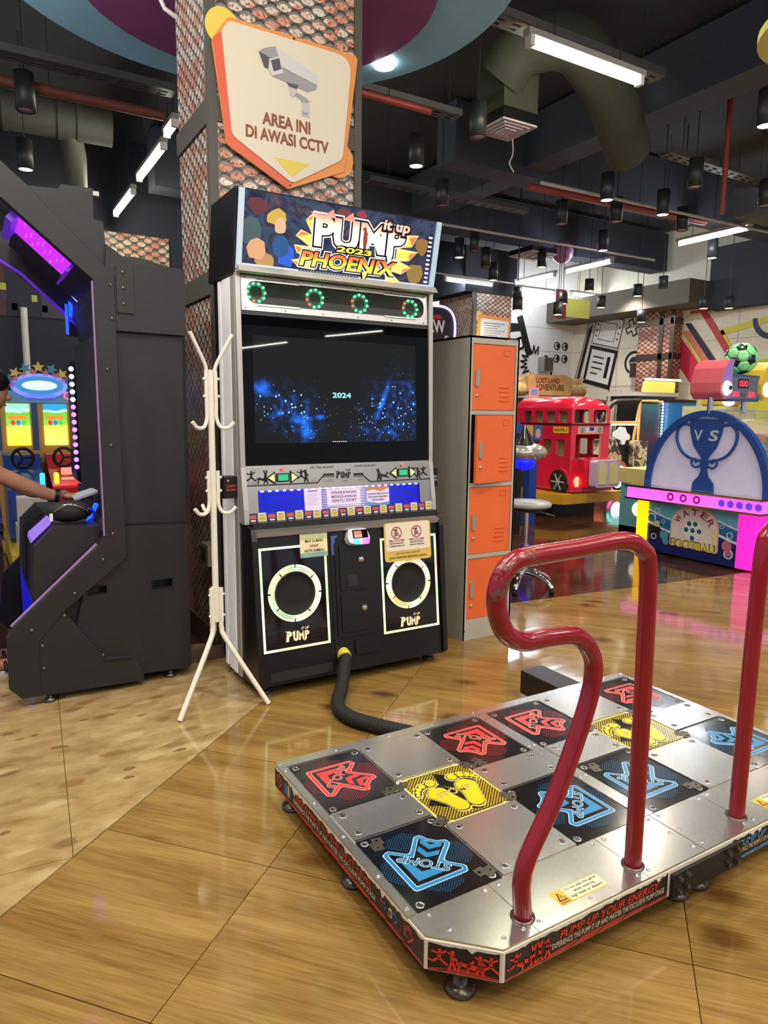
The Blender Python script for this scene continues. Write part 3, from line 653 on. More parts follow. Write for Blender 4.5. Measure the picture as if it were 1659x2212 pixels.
# security camera on the pillar side
t = thing('security_camera', (.2, 2.2, 3.66), 'white security camera on the pillar side at the top edge', 'camera')
O('camera_body', MB().box(-.07, .07, -.05, .05, 0, .1, WHITE, F((.19, 2.2, 3.66), (.8, -.5, .1), (.5, .8, 0)), bev=.02), t)
O('bracket', MB().tube([(.19, 2.2, 3.66), (.22, 2.18, 3.58), (.294, 2.2, 3.56)], .012, WHITE, 8), t)
# wall speakers
for x, y, z, nrm, lab in ((11.24, 10.72, 2.36, 0, 'grey box speaker beside the starburst on the white far wall'), (12.1, 8.64, 2.17, 1, 'grey box speaker beside the brick printed pier on the cream wall')):
    t = thing('wall_speaker', (x, y, z), lab, 'speaker')
    f = F((x, y, z), (1, 0, 0), (0, 1, 0)) if nrm == 0 else F((x, y, z), (0, -1, 0), (1, 0, 0))
    O('cabinet', MB().box(-.15, .15, -.13, .06, 0, .34, PGREY, f), t); O('grille', MB().box(-.13, .13, -.14, -.131, .02, .32, DKM, f), t)
# ------------------------------------------------------------------ CCTV sign on the pillar
t = thing('warning_sign', (.71, 1.6, 2.55), 'cream and orange shield sign with a camera drawing fixed high on the pillar', 'sign')
f = FX(1.603); ORA = mat('sign_orange', (245, 158, 82), .4, noise=0); REDO = mat('sign_redorange', (235, 108, 74), .4, noise=0); YEL = mat('sign_yellow', (244, 216, 92), .4, noise=0)
SCR = mat('sign_cream', (240, 226, 200), .4, noise=0); BRN = mat('sign_brown', (150, 84, 58), .4, noise=0)
O('yellow_disc', MB().prism(circ(.36, 3.272, .092, 32), .0, .008, f, YEL), t, label='yellow disc behind the shield')
O('orange_disc', MB().prism(circ(1.0, 2.765, .1, 32), .0, .008, f, ORA), t, label='orange disc behind the shield')
out = [(.384, 3.324), (.296, 3.199), (.361, 2.719), (.698, 2.554), (1.04, 2.702), (1.125, 3.323)]
out = rnd(list(reversed(out)), [.03, .03, .03, .03, .05, .03])
O('backing_board', MB().prism(out, .008, .016, f, ORA), t)
O('red_edge', MB().prism(rnd([(.30, 3.205), (.362, 2.722), (.698, 2.558), (.74, 2.6), (.42, 2.79), (.36, 3.26)], .02), .016, .018, f, REDO), t)
inn = rnd(list(reversed([(.384, 3.303), (.345, 3.25), (.39, 2.765), (.722, 2.585), (1.025, 2.76), (1.085, 3.3)])), [.09, .06, .05, .06, .05, .04])
O('face_board', MB().prism(inn, .018, .024, f, SCR), t)
mb = MB(); mb.text('AREA INI', f, .553, 2.852, .275, .062, BRN, .0255, .035); mb.text('DI AWASI CCTV', f, .462, 2.772, .475, .062, BRN, .0255, .035)
O('lettering', mb, t)
O('yellow_triangle', MB().flat([(.617, 2.7), (.717, 2.618), (.821, 2.7)], .026, f, YEL, .002), t)
G1, G2, G3 = mat('sign_grey_light', (206, 202, 200), .4, noise=0), mat('sign_grey_mid', (168, 164, 164), .4, noise=0), mat('sign_grey_dark', (92, 92, 98), .4, noise=0)
mb = MB(); w = .026
G4 = mat('sign_grey_pale', (222, 218, 214), .4, noise=0)
for k_, (mt_, P) in enumerate(((G2, [(.742, 3.049), (.801, 3.034), (.826, 3.016), (.782, 3.001), (.772, 3.014), (.737, 3.03)]), (G1, [(.781, 3.006), (.826, 3.01), (.823, 2.935), (.776, 2.937)]), (G2, [(.784, 2.96), (.814, 2.96), (.813, 2.945), (.782, 2.944)]), (G2, [(.61, 3.096), (.676, 3.125), (.663, 3.152), (.87, 3.108), (.861, 3.086), (.81, 3.063), (.693, 3.083)]), (G3, [(.693, 3.083), (.76, 3.087), (.748, 3.06), (.709, 3.063)]), (G1, [(.707, 3.066), (.75, 3.062), (.747, 3.041), (.728, 3.02), (.709, 3.029)]),
                  (G2, [(.539, 3.197), (.565, 3.218), (.63, 3.244), (.651, 3.191), (.594, 3.181)]), (G3, [(.539, 3.197), (.594, 3.182), (.589, 3.127), (.568, 3.129)]), (G4, [(.63, 3.244), (.861, 3.16), (.87, 3.108), (.663, 3.152)]), (G4, [(.599, 3.176), (.651, 3.2), (.663, 3.144), (.676, 3.125), (.61, 3.096), (.588, 3.126)]), (G3, [(.603, 3.168), (.651, 3.191), (.661, 3.14), (.619, 3.119)]))): mb.flat(P, w+k_*.0004, f, mt_)
O('camera_drawing', mb, t)
mb = MB()
for q in ((.74, 3.312), (.71, 2.575)): mb.disc(q[0], q[1], .006, .016, .02, f, DKM, 8)
O('screw', mb, t)

# ------------------------------------------------------------------ small silhouettes and logos
DN = [[((0, .78), (0, .5), .13), ((0, .72), (-.34, .82), .07), ((0, .72), (.3, .9), .07), ((0, .5), (-.32, .3), .09), ((0, .5), (.36, .22), .09), ((-.32, .3), (-.5, .36), .07)],
      [((0, .75), (0, .45), .14), ((0, .7), (.22, .5), .07), ((0, .7), (-.2, .86), .07), ((0, .45), (-.14, 0), .1), ((0, .45), (.16, 0), .1)],
      [((-.1, .4), (.25, .3), .14), ((-.1, .42), (-.2, 0), .08), ((.25, .3), (.5, .6), .09), ((.25, .3), (.55, .2), .09)],
      [((0, .3), (0, .6), .14), ((-.02, .3), (-.16, 0), .08), ((.02, .3), (.16, 0), .08), ((0, .6), (-.1, 1), .09), ((0, .6), (.14, 1), .09)]]
HD = [(.02, .92), (.0, .9), (-.24, .36), (0, .2)]
def dancer(mb, fr, u, v, h, k, mt, w):
    for p, q, wd in DN[k]: mb.line([(u+p[0]*h, v+p[1]*h), (u+q[0]*h, v+q[1]*h)], wd*h*1.35, w, fr, mt, .0004)
    mb.flat(circ(u+HD[k][0]*h, v+HD[k][1]*h, .085*h, 8), w, fr, mt, .0004)
def logo(mb, fr, u, v, w, h, mt, mo, wz):                      # four spiky capitals and a small script word above
    for mm, g, z in ((mo, .012, wz), (mt, 0, wz+.0006)):
        L = [[(0, 0), (.06, .95), (-.04, 1.05), (.2, 1.0), (.27, .8), (.24, .55), (.14, .45), (.12, .02)], [(.29, .9), (.4, 1.0), (.38, .3), (.44, .22), (.46, .95), (.54, .95), (.52, .1), (.42, -.02), (.33, .1)], [(.55, .0), (.57, .9), (.63, .6), (.67, .6), (.74, .95), (.77, -.12), (.7, .1), (.69, .5), (.65, .35), (.62, .5), (.62, .05)], [(.79, -.1), (.8, .85), (.92, .9), (1.0, .7), (.97, .5), (.88, .42), (.87, .05)]]
        for l in L:
            c0 = (sum(p[0] for p in l)/len(l), sum(p[1] for p in l)/len(l)); s = 1+(g*9 if g else 0)
            mb.flat([(u+(c0[0]+(p[0]-c0[0])*s)*w, v+(c0[1]+(p[1]-c0[1])*s)*h) for p in l], z, fr, mm, .0006)
    mb.flat([(u+.1*w, v+.7*h), (u+.17*w, v+.75*h), (u+.16*w, v+.85*h)], wz+.0012, fr, mo); mb.flat([(u+.86*w, v+.6*h), (u+.92*w, v+.65*h), (u+.87*w, v+.75*h)], wz+.0012, fr, mo)
    mb.text('IT UP', fr, u+.66*w, v+1.02*h, .32*w, .25*h, mt, wz+.0006, .02, .2)

# ------------------------------------------------------------------ dance cabinet
CX = .78
dc = thing('dance_cabinet', (CX, 1.25, 0), 'tall silver and black dance arcade cabinet with bright marquee in front of the pillar', 'arcade cabinet')
X0, X1 = .24, 1.325
YZ = F((0, 0, 0), (0, 1, 0), (0, 0, 1), (1, 0, 0))
O('lower_body', MB().prism([(.93, .05), (1.5, .05), (1.5, .84), (1.0, .84), (.99, .775)], X0+.015, X1-.015, YZ, BLK2), dc)
for nm, x, lab in (('side_cheek', X0-.004, None), ('side_cheek', X1-.022, None)):
    bevel(O(nm, MB().prism(rnd([(.895, .075), (.93, .045), (1.14, .045), (1.14, .83), (.985, .82), (.965, .76)], .02), x, x+.026, YZ, BLK2), dc), .004)
O('upper_body', MB().prism([(1.1, .84), (1.5, .84), (1.5, 2.0), (1.14, 2.0), (1.125, 1.8), (1.105, 1.1)], X0+.012, X1-.012, YZ, BLK2), dc)
# white light pillars and silver edges on the visible side
for y0, y1, mt_, nm in ((1.13, 1.185, SILV, 'silver_edge'), (1.192, 1.31, mat('light_pillar', (240, 238, 236), .3, emit=(240, 238, 245), es=.12), 'light_pillar'), (1.335, 1.375, mat('light_pillar', (228, 228, 240), .3), 'light_pillar')):
    O(nm, MB().box(X0-.012, X0+.012, y0, y1, .045, 1.99, mt_, bev=.004), dc)
    if nm == 'silver_edge': O(nm, MB().box(X1-.012, X1+.012, y0, y1, .84, 1.99, mt_, bev=.004), dc)
for x, zb in ((X0-.01, .83), (X1-.014, .83)): O('front_edge', MB().prism([(1.045, zb), (1.14, zb), (1.14, 2.0), (1.115, 2.0), (1.088, 1.1), (1.052, .9)], x, x+.024, YZ, SILV), dc)
# base front
fb_ = slab(CX, (.91, .055), (.99, .775)); fb_.o = Vector((CX, .91-.055*.111, 0)); LB = lambda z: z/fb_.ey.z
def plate(x0, z0, x1, z1, mt_, w0, w1, r=0.): return MB().prism(rrect(x0-CX, LB(z0), x1-CX, LB(z1), r) if r else rect(x0-CX, LB(z0), x1-CX, LB(z1)), w0, w1, fb_, mt_)
O('front_board', plate(.262, .06, 1.3, .77, BLK2, -.03, .0), dc)
O('kick_vent', MB().prism([(a-CX, LB(z)) for a, z in rect(.3, .075, .63, .12)], .0, .003, fb_, mat('vent_black', (34, 32, 32), .8, bump=1, nscale=300)), dc)
def edge_glow():
    m_, nt, b = newmat('speaker_glow'); tc = N(nt, 'ShaderNodeTexCoord'); nz = N(nt, 'ShaderNodeTexNoise'); nz.inputs['Scale'].default_value = 4.2; nz.inputs['Detail'].default_value = 0
    nt.links.new(tc.outputs['Object'], nz.inputs['Vector'])
    c = ramp(nt, nz.outputs['Fac'], [(.3, (255, 200, 130)), (.43, (255, 235, 185)), (.52, (225, 255, 205)), (.6, (165, 250, 160)), (.7, (255, 225, 165))])
    nt.links.new(c, b.inputs['Emission Color']); nt.links.new(c, b.inputs['Base Color']); b.inputs['Emission Strength'].default_value = .95; return m_
EG = edge_glow(); GRL = mat('speaker_grille', (20, 19, 19), .7, bump=1., nscale=420)
LOGOM = mat('logo_lit', (240, 216, 176), .4, emit=(255, 216, 160), es=.4, noise=0)
for x0, z0, x1, z1, cx, cz in ((.27, .222, .622, .722, .445, .492), (.934, .215, 1.284, .715, 1.098, .47)):
    sp_ = O('speaker_panel', plate(x0, z0, x1, z1, GLOSSB, .0, .006), dc)
    O('light_frame', MB().prism(rect(x0-CX, LB(z0), x1-CX, LB(z1)), .006, .009, fb_, EG, [rect(x0-CX+.011, LB(z0)+.011, x1-CX-.011, LB(z1)-.011)]), sp_)
    u, v = cx-CX, LB(cz); mb = MB()
    for k in range(2):
        a0 = pi/2*0+k*pi+.03+.0*pi
        mb.ring(u, v, .127, .139, .006, .010, fb_, EG, 22, k*pi+.03-.05, k*pi+pi/2-.05-.03); mb.ring(u, v, .127, .139, .006, .010, fb_, EG, 22, k*pi+pi/2+.03-.05, k*pi+pi-.05-.03)
    for k in range(4): mb.ring(u, v, .108, .114, .006, .010, fb_, EG, 14, k*pi/2+.03+.65, k*pi/2+pi/2-.03+.65); mb.ring(u, v, .117, .124, .006, .010, fb_, EG, 14, k*pi/2+.03+.65, k*pi/2+pi/2-.03+.65)
    O('light_ring', mb, sp_)
    O('speaker_cone', MB().lathe([(.104, .009), (.1, .011), (.098, .002), (.05, .0035), (.001, .004)], fb_.at(u, v, .006), GRL, 32), sp_)
    O('speaker_rim', MB().ring(u, v, .098, .107, .006, .012, fb_, mat('rim_bronze', (96, 82, 66), .5)), sp_)
    mb = MB(); logo(mb, fb_, u-.06, LB(cz-.232), .125, .05, LOGOM, mat('logo_shadow', (60, 44, 30), .4), .0068); O('logo', mb, sp_)
# coin doors
O('centre_recess', plate(.648, .13, .905, .765, BLK2, .0, .004, .01), dc)
O('door_frame', plate(.668, .235, .868, .72, BLK2, .004, .010, .02), dc)
d1 = O('coin_door', plate(.69, .475, .845, .705, BLK2, .010, .016, .01), dc); d2 = O('coin_door', plate(.69, .262, .848, .462, BLK2, .010, .016, .01), dc)
O('coin_flap', plate(.73, .49, .79, .55, BLK, .016, .019, .006), d1)
for d, x, z in ((d1, .815, .62), (d2, .822, .372)):
    O('lock', MB().lathe([(.001, .026), (.010, .026), (.011, .022), (.016, .020), (.017, .016)], fb_.at(x-CX, LB(z), 0), CHROME, 18), d)
O('coin_pocket', MB().prism([(q[0]-CX, LB(q[1])) for q in rect(.76, .14, .9, .215)], .0, .012, fb_, BLK2), dc)
O('sticker', MB().flat([(q[0]-CX, LB(q[1])) for q in rnd([(.652, .655), (.675, .655), (.675, .735), (.695, .752), (.652, .752)], .008)], .0055, fb_, mat('blue_foil', (70, 96, 160), .2)), dc, label='glossy blue sticker remnant')
# card payment reader
f = F((.79, .955, .735), (.98, -.05, 0), (.0, .42, 1))
pr = O('payment_reader', MB().prism(rnd([(-.055, -.03), (.055, -.036), (.062, .0), (.05, .045), (-.05, .045), (-.062, .0)], .02), -.045, .02, f, mat('reader_white', (206, 214, 224), .3)), dc, label='white payment reader with colour lit lower edge')
bevel(pr, .006)
O('reader_screen', MB().flat(rrect(-.032, -.005, .052, .038, .004), .0215, f, GLOSSB, .003), pr); mb = MB().flat(rect(-.026, -.002, .018, .032), .0225, f, mat('reader_image', (170, 96, 90), .4, emit=(190, 96, 90), es=.5))
for k in range(3): mb.disc(-.018+k*.014, .006, .005, .022, .0232, f, PWHITE, 8)
O('reader_image', mb, pr)
def rgb_strip():
    m_, nt, b = newmat('reader_glow'); tc = N(nt, 'ShaderNodeTexCoord'); sp = N(nt, 'ShaderNodeSeparateXYZ'); nt.links.new(tc.outputs['Object'], sp.inputs[0])
    mr = N(nt, 'ShaderNodeMapRange'); mr.inputs[1].default_value = -.04; mr.inputs[2].default_value = .07; nt.links.new(sp.outputs[0], mr.inputs[0])
    c = ramp(nt, mr.outputs[0], [(0, (60, 240, 255)), (.4, (90, 220, 255)), (.6, (235, 130, 255)), (1, (210, 60, 255))]); nt.links.new(c, b.inputs['Emission Color']); b.inputs['Emission Strength'].default_value = 1.6; return m_
O('glow_strip', MB().prism(rnd([(-.035, -.034), (.05, -.038), (.058, -.01), (-.03, -.008)], .006), .018, .0225, f, rgb_strip()), pr)
# paper notices
f = fb_.at(.557-CX, LB(.715), 0, .0); NB = mat('paper_band', (196, 202, 150), .5, noise=.15, nscale=30); 
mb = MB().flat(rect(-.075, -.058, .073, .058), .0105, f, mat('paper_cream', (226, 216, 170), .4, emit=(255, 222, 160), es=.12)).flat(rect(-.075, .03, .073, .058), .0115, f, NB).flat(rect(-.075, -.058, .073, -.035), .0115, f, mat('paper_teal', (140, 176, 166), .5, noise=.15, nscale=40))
mb.text('MAX 3x MAIN', f, -.047, .015, .094, .014, PBLACK, .0118, .015); mb.text('HARAP', f, -.023, -.009, .046, .014, mat('print_maroon', (130, 40, 40), .5), .0118, .015); mb.text('ANTRI KEMBALI', f, -.054, -.032, .108, .014, PBLACK, .0118, .015)
O('paper_notice', mb, dc, label='small paper notice taped over the left light frame')
f = fb_.at(1.103-CX, LB(.69), .0); NY = mat('notice_yellow', (222, 184, 92), .4, noise=0); NC = mat('notice_cream', (232, 220, 196), .4, noise=0)
nb_ = O('notice_board', MB().prism(rrect(-.147, -.103, .143, .103, .02), .012, .017, f, NY), dc, label='cream and yellow notice board over the right speaker')
O('notice_face', MB().flat(rrect(-.139, -.048, .135, .099, .016), .0185, f, NC, .0015), nb_)
mb = MB(); RB = mat('print_russet', (176, 92, 74), .5, noise=0)
for cu, l2, l3 in ((-.073, 'MELETAKKAN BARANG', 'DI SAMPING KANAN / KIRI'), (.052, 'MELETAKKAN BARANG', 'DI BAWAH / BELAKANG')):
    mb.ring(cu, .048, .027, .033, .018, .0195, f, RB, 28); mb.line([(cu-.02, .068), (cu+.02, .028)], .006, .0198, f, RB)
    mb.flat([(cu-.015, .062), (cu+.002, .072), (cu+.006, .06), (cu-.004, .05)], .0192, f, mat('print_plum2', (110, 50, 56), .5)); mb.flat([(cu-.014, .05), (cu+.012, .052), (cu+.006, .034), (cu-.014, .024)], .0192, f, mat('print_mauve', (120, 110, 140), .5))
    mb.flat(rect(cu-.046, .002, cu+.046, .012), .0192, f, RB); mb.text('DILARANG', f, cu-.026, .0035, .052, .007, PWHITE, .0196, .02)
    mb.text(l2, f, cu-.042, -.0105, .084, .0075, PBLACK, .0196, .02); mb.text(l3, f, cu-.047, -.0245, .094, .0075, PBLACK, .0196, .02)
mb.text('DEMI KEAMANAN BERSAMA', f, -.083, -.066, .155, .0095, mat('print_umber', (110, 80, 40), .5), .0196, .0); mb.text('JAGA BARANG-BARANG ANDA', f, -.123, -.09, .235, .013, mat('print_olive', (62, 56, 20), .5), .0196, .015)
O('notice_print', mb, nb_)
# steel lip between base and console
O('steel_lip', MB().prism([(.975, .776), (.975, .797), (1.035, .838), (1.10, .838), (1.10, .8), (1.0, .776)], X0+.02, X1-.018, YZ, STEEL), dc)
# control panel (steel plate with lit grille)
fc = slab(CX, (1.055, .838), (1.09, 1.105)); LC = lambda z: (z-.838)/fc.ey.z
O('control_panel', MB().prism([(q[0]-CX, LC(q[1])) for q in rect(.245, .838, 1.32, 1.106)], -.02, .0, fc, STEEL, [[(q[0]-CX, LC(q[1])) for q in rect(.308, .87, 1.24, .985)]]), dc)
mb = MB(); K = lambda p: [(a-CX, LC(z)) for a, z in p]
mb.line(K([(.25, 1.012), (.625, 1.012), (.665, 1.05), (.72, 1.05)]), .006, .001, fc, PBLACK); mb.line(K([(.655, 1.04), (.72, 1.04)]), .004, .001, fc, PBLACK); mb.flat(K(rect(.662, 1.045, .722, 1.056)), .0012, fc, PBLACK)
mb.line(K([(1.31, 1.005), (.93, 1.005), (.885, 1.046), (.835, 1.046)]), .006, .001, fc, PBLACK); mb.line(K([(.835, 1.036), (.89, 1.036)]), .004, .001, fc, PBLACK); mb.flat(K(rect(.835, 1.041, .892, 1.052)), .0012, fc, PBLACK)
for k, (x, d) in enumerate(((.28, 0), (.325, 2), (.352, 3), (.54, 0), (.565, 1), (.985, 1), (1.01, 2), (1.2, 0), (1.235, 1), (1.27, 0))): dancer(mb, fc, x-CX, LC(1.02 if x < .8 else 1.012), .062, d, PBLACK, .0014)
for x0, n in ((.26, 9), (.66, 9), (.86, 9), (.59, 5), (1.23, 6)):
    for k in range(n): mb.flat(K(rect(x0+k*.0062, 1.018 if x0 not in (.66, .86) else 1.012, x0+k*.0062+.005, 1.018+R.random()*.022)), .0008, fc, PGREY)
logo(mb, fc, .733-CX, LC(1.03), .085, .035, PBLACK, PGREY, .0014)
mb.text('FEEL THE GROOVE!', fc, .59-CX, LC(1.083), .13, .011, PBLACK, .0012, 0, .25); mb.text('STOMP YOUR FEET', fc, .84-CX, LC(1.083), .13, .011, PBLACK, .0012, 0, .25)
mb.text('PUMP IT UP', fc, .772-CX, LC(1.012), .03, .006, PBLACK, .0012)
for k in range(5): mb.flat(K(rect(.275, 1.074+k*.004, .36-k*.008, 1.0752+k*.004)), .0008, fc, PGREY); mb.flat(K(rect(1.2+k*.008, 1.074+k*.004, 1.29, 1.0752+k*.004)), .0008, fc, PGREY)
O('panel_print', mb, dc)
BTN = mat('button_cream', (240, 226, 170), .3, emit=(255, 230, 150), es=.25); GRN = mat('button_green', (40, 170, 120), .3, emit=(30, 190, 120), es=.35); PNK = mat('button_pink', (214, 120, 120), .3, emit=(230, 110, 110), es=.2)
for x in (.44, 1.135):
    for s in (-1, 1):
        tri = [(s*.086, 0), (s*.04, .032), (s*.04, -.032)]
        if s > 0: tri.reverse()
        b_ = O('arrow_button', MB().prism([(x-CX+a, LC(1.045)+b) for a, b in tri], .0, .006, fc, PBLACK), dc)
        O('button_cap', MB().prism([(x-CX+s*.056+(a-s*.056)*.66, LC(1.045)+b*.62) for a, b in tri], .006, .011, fc, BTN), b_)
    b_ = O('select_button', MB().prism(K(rrect(x-.034, 1.024, x+.034, 1.066, .004)), .0, .006, fc, PBLACK), dc)
    O('button_cap', MB().prism(K(rrect(x-.026, 1.030, x+.026, 1.060, .003)), .006, .011, fc, GRN), b_)
    O('indicator', MB().disc(x-CX, LC(1.087), .01, 0, .008, fc, PNK, 16), dc)
def grille_glow():
    m_, nt, b = newmat('grille_glow'); tc = N(nt, 'ShaderNodeTexCoord'); sp = N(nt, 'ShaderNodeSeparateXYZ'); nt.links.new(tc.outputs['Object'], sp.inputs[0])
    mr = N(nt, 'ShaderNodeMapRange'); mr.inputs[1].default_value = -.47; mr.inputs[2].default_value = .46; nt.links.new(sp.outputs[0], mr.inputs[0])
    c = ramp(nt, mr.outputs[0], [(0, (10, 20, 230)), (.26, (20, 34, 240)), (.42, (190, 180, 255)), (.58, (240, 232, 255)), (.68, (120, 110, 250)), (.82, (24, 40, 235)), (1, (20, 20, 220))])
    nt.links.new(c, b.inputs['Emission Color']); b.inputs['Emission Strength'].default_value = 1.7; b.inputs['Base Color'].default_value = (.02, .02, .1, 1); return m_
O('grille_glow', MB().box(-.476, .464, LC(.866), LC(.988), -.03, -.022, grille_glow(), fc), dc)
for k in range(13): O('grille_slat', MB().box(-.472, .46, LC(.874+k*.0084), LC(.874+k*.0084)+.004, -.021, -.004, mat('slat_blue', (22, 22, 60), .4), fc), dc)
mb = MB(); LEDW = glow('led_white', (225, 228, 255), 6.)
for k in range(24): mb.flat(circ(-.45+k*.0385, LC(.982), .009, 8, .0035), .0015, fc, LEDW)
O('led_row', mb, dc)
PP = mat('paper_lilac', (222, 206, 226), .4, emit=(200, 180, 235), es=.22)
f = fc.at(.595-CX, LC(.93)); mb = MB().flat(rrect(-.047, -.055, .047, .055, .004), .004, f, PP)
for k in range(7): mb.flat(rect(-.033, .028-k*.009, .03-(k % 3)*.008, .0295-k*.009), .0046, f, PGREY)
mb.flat(rect(-.028, .04, .028, .045), .0046, f, mat('print_violet', (96, 80, 190), .5)); O('paper_notice', mb, dc, label='lilac paper sheet on the left of the lit grille')
f = fc.at(.765-CX, LC(.935)); mb = MB().flat(rect(-.092, -.042, .1, .042), .004, f, PP)
for k, s in enumerate(('DISARANKAN', 'MENGGUNAKAN', 'SEPATU SPORT')): mb.text(s, f, -.066, .016-k*.021, .144, .0145, mat('print_dusk', (86, 52, 74), .5), .0046, .01)
O('paper_notice', mb, dc, label='paper notice in the middle of the lit grille')
f = fc.at(.972-CX, LC(.93)); mb = MB().flat(rect(-.068, -.05, .068, .048), .004, f, PP).flat([(-.068, .048), (-.068, .026), (-.03, .034), (.02, .022), (.068, .04), (.068, .048)], .0046, f, mat('print_amber', (206, 140, 80), .5)).flat([(-.068, -.05), (.068, -.05), (.068, -.034), (.0, -.04), (-.068, -.028)], .0046, f, mat('print_sky', (110, 150, 200), .5))
for k, (s, w_) in enumerate((('DILARANG MELETAKKAN', .128), ('MAKANAN & MINUMAN', .116), ('DIATAS MESIN', .076))): mb.text(s, f, -w_/2, .006-k*.016, w_, .0095, PBLACK, .0052, .012)
O('paper_notice', mb, dc, label='colour edged paper notice on the right of the lit grille')
NAVY = mat('sticker_navy', (46, 50, 108), .4); STR = mat('sticker_red', (206, 90, 80), .4); STC = mat('sticker_cream', (232, 222, 186), .4); STY = mat('sticker_gold', (206, 186, 60), .4)
for k in range(22):
    u = -.53+k*.0485; z0 = .842
    if k % 2 == 0:
        mb = MB().flat(rect(u, 0, u+.05, .042), .002, fc, NAVY).flat(rect(u+.006, .016, u+.042, .034), .003, fc, STR).flat(rect(u+.014, .004, u+.038, .011), .003, fc, PWHITE)
    else:
        mb = MB().flat(rrect(u+.002, .001, u+.044, .044, .006), .003, fc, STC).flat(rect(u+.008, .008, u+.038, .027), .004, fc, STY).flat(rect(u+.01, .031, u+.036, .036), .004, fc, PGREY)
    O('sticker', mb, dc)
# screen
fs = slab(CX, (1.091, 1.106), (1.122, 1.815)); LS = lambda z: (z-1.106)/fs.ey.z
O('screen_glass', MB().prism([(q[0]-CX, LS(q[1])) for q in rect(.25, 1.108, 1.315, 1.815)], -.015, .0, fs, mat('screen_glass', (8, 8, 10), .02, noise=0, ior=1.3)), dc)
def screen_mat():
    m_, nt, b = newmat('screen_image'); L = nt.links; tc = N(nt, 'ShaderNodeTexCoord'); sp = N(nt, 'ShaderNodeSeparateXYZ'); L.new(tc.outputs['Object'], sp.inputs[0]); x, z = sp.outputs[0], sp.outputs[2]
    def blob(cx, cz, sx, sz):
        a = math(nt, 'POWER', math(nt, 'DIVIDE', math(nt, 'SUBTRACT', x, cx), sx), 2.); c = math(nt, 'POWER', math(nt, 'DIVIDE', math(nt, 'SUBTRACT', z, cz), sz), 2.)
        return math(nt, 'EXPONENT', math(nt, 'MULTIPLY', math(nt, 'ADD', a, c), -1.))
    left = math(nt, 'ADD', math(nt, 'ADD', blob(-.43, 1.47, .05, .04), blob(-.3, 1.38, .12, .08)), blob(-.2, 1.3, .06, .09))
    right = math(nt, 'ADD', math(nt, 'ADD', blob(.30, 1.40, .12, .11), blob(.4, 1.42, .1, .1)), blob(.22, 1.26, .14, .05))
    reg = math(nt, 'MINIMUM', math(nt, 'ADD', left, right), 1.)
    core = math(nt, 'ADD', math(nt, 'ADD', blob(-.43, 1.475, .03, .025), blob(-.2, 1.275, .025, .035)), math(nt, 'ADD', blob(-.24, 1.33, .03, .02), math(nt, 'ADD', blob(-.34, 1.36, .015, .012), blob(-.13, 1.34, .02, .01))))
    ln = math(nt, 'ADD', math(nt, 'SUBTRACT', x, .245), math(nt, 'MULTIPLY', math(nt, 'SUBTRACT', z, 1.435), -.42))
    sweep = math(nt, 'MULTIPLY', math(nt, 'EXPONENT', math(nt, 'MULTIPLY', math(nt, 'POWER', math(nt, 'DIVIDE', ln, .012), 2.), -1.)), blob(.24, 1.42, .12, .07))
    nz = N(nt, 'ShaderNodeTexNoise'); nz.inputs['Scale'].default_value = 28; nz.inputs['Detail'].default_value = 5; L.new(tc.outputs['Object'], nz.inputs['Vector'])
    n1 = math(nt, 'MAXIMUM', math(nt, 'MULTIPLY', math(nt, 'SUBTRACT', nz.outputs['Fac'], .5), 4.), 0.)
    vo = N(nt, 'ShaderNodeTexVoronoi'); vo.inputs['Scale'].default_value = 62; L.new(tc.outputs['Object'], vo.inputs['Vector'])
    sc_ = N(nt, 'ShaderNodeSeparateColor'); L.new(vo.outputs['Color'], sc_.inputs[0])
    dot = math(nt, 'MULTIPLY', math(nt, 'LESS_THAN', vo.outputs['Distance'], math(nt, 'MULTIPLY', sc_.outputs[1], .32)), math(nt, 'GREATER_THAN', sc_.outputs[0], .62))
    neb = math(nt, 'ADD', math(nt, 'MULTIPLY', math(nt, 'ADD', math(nt, 'MULTIPLY', n1, .35), .02), reg), math(nt, 'MULTIPLY', math(nt, 'ADD', core, sweep), math(nt, 'ADD', math(nt, 'MULTIPLY', nz.outputs['Fac'], 1.4), -.1)))
    c1 = mixc(nt, 1., (20, 120, 255), neb, 'MULTIPLY')
    c2 = mixc(nt, math(nt, 'MULTIPLY', dot, math(nt, 'POWER', reg, .8)), c1, (150, 215, 255)); c3 = mixc(nt, 1., c2, (12, 12, 11), 'ADD')
    L.new(c3, b.inputs['Emission Color']); b.inputs['Emission Strength'].default_value = 1.5; b.inputs['Base Color'].default_value = (.006, .006, .006, 1); b.inputs['Roughness'].default_value = .02; b.inputs['IOR'].default_value = 1.3
    return m_
mb = MB().flat([(q[0]-CX, LS(q[1])) for q in rect(.309, 1.213, 1.228, 1.722)], .001, fs, screen_mat())
o_ = O('display', mb, dc); mb = MB().text('2024', fs, -.055, LS(1.437), .105, .026, glow('screen_cyan', (120, 225, 255), 1.2), .002, .02)
for k in range(7): mb.flat(rect(-.06+k*.012, LS(1.2145), -.052+k*.012, LS(1.2185)), .002, fs, PWHITE)
O('screen_text', mb, o_)
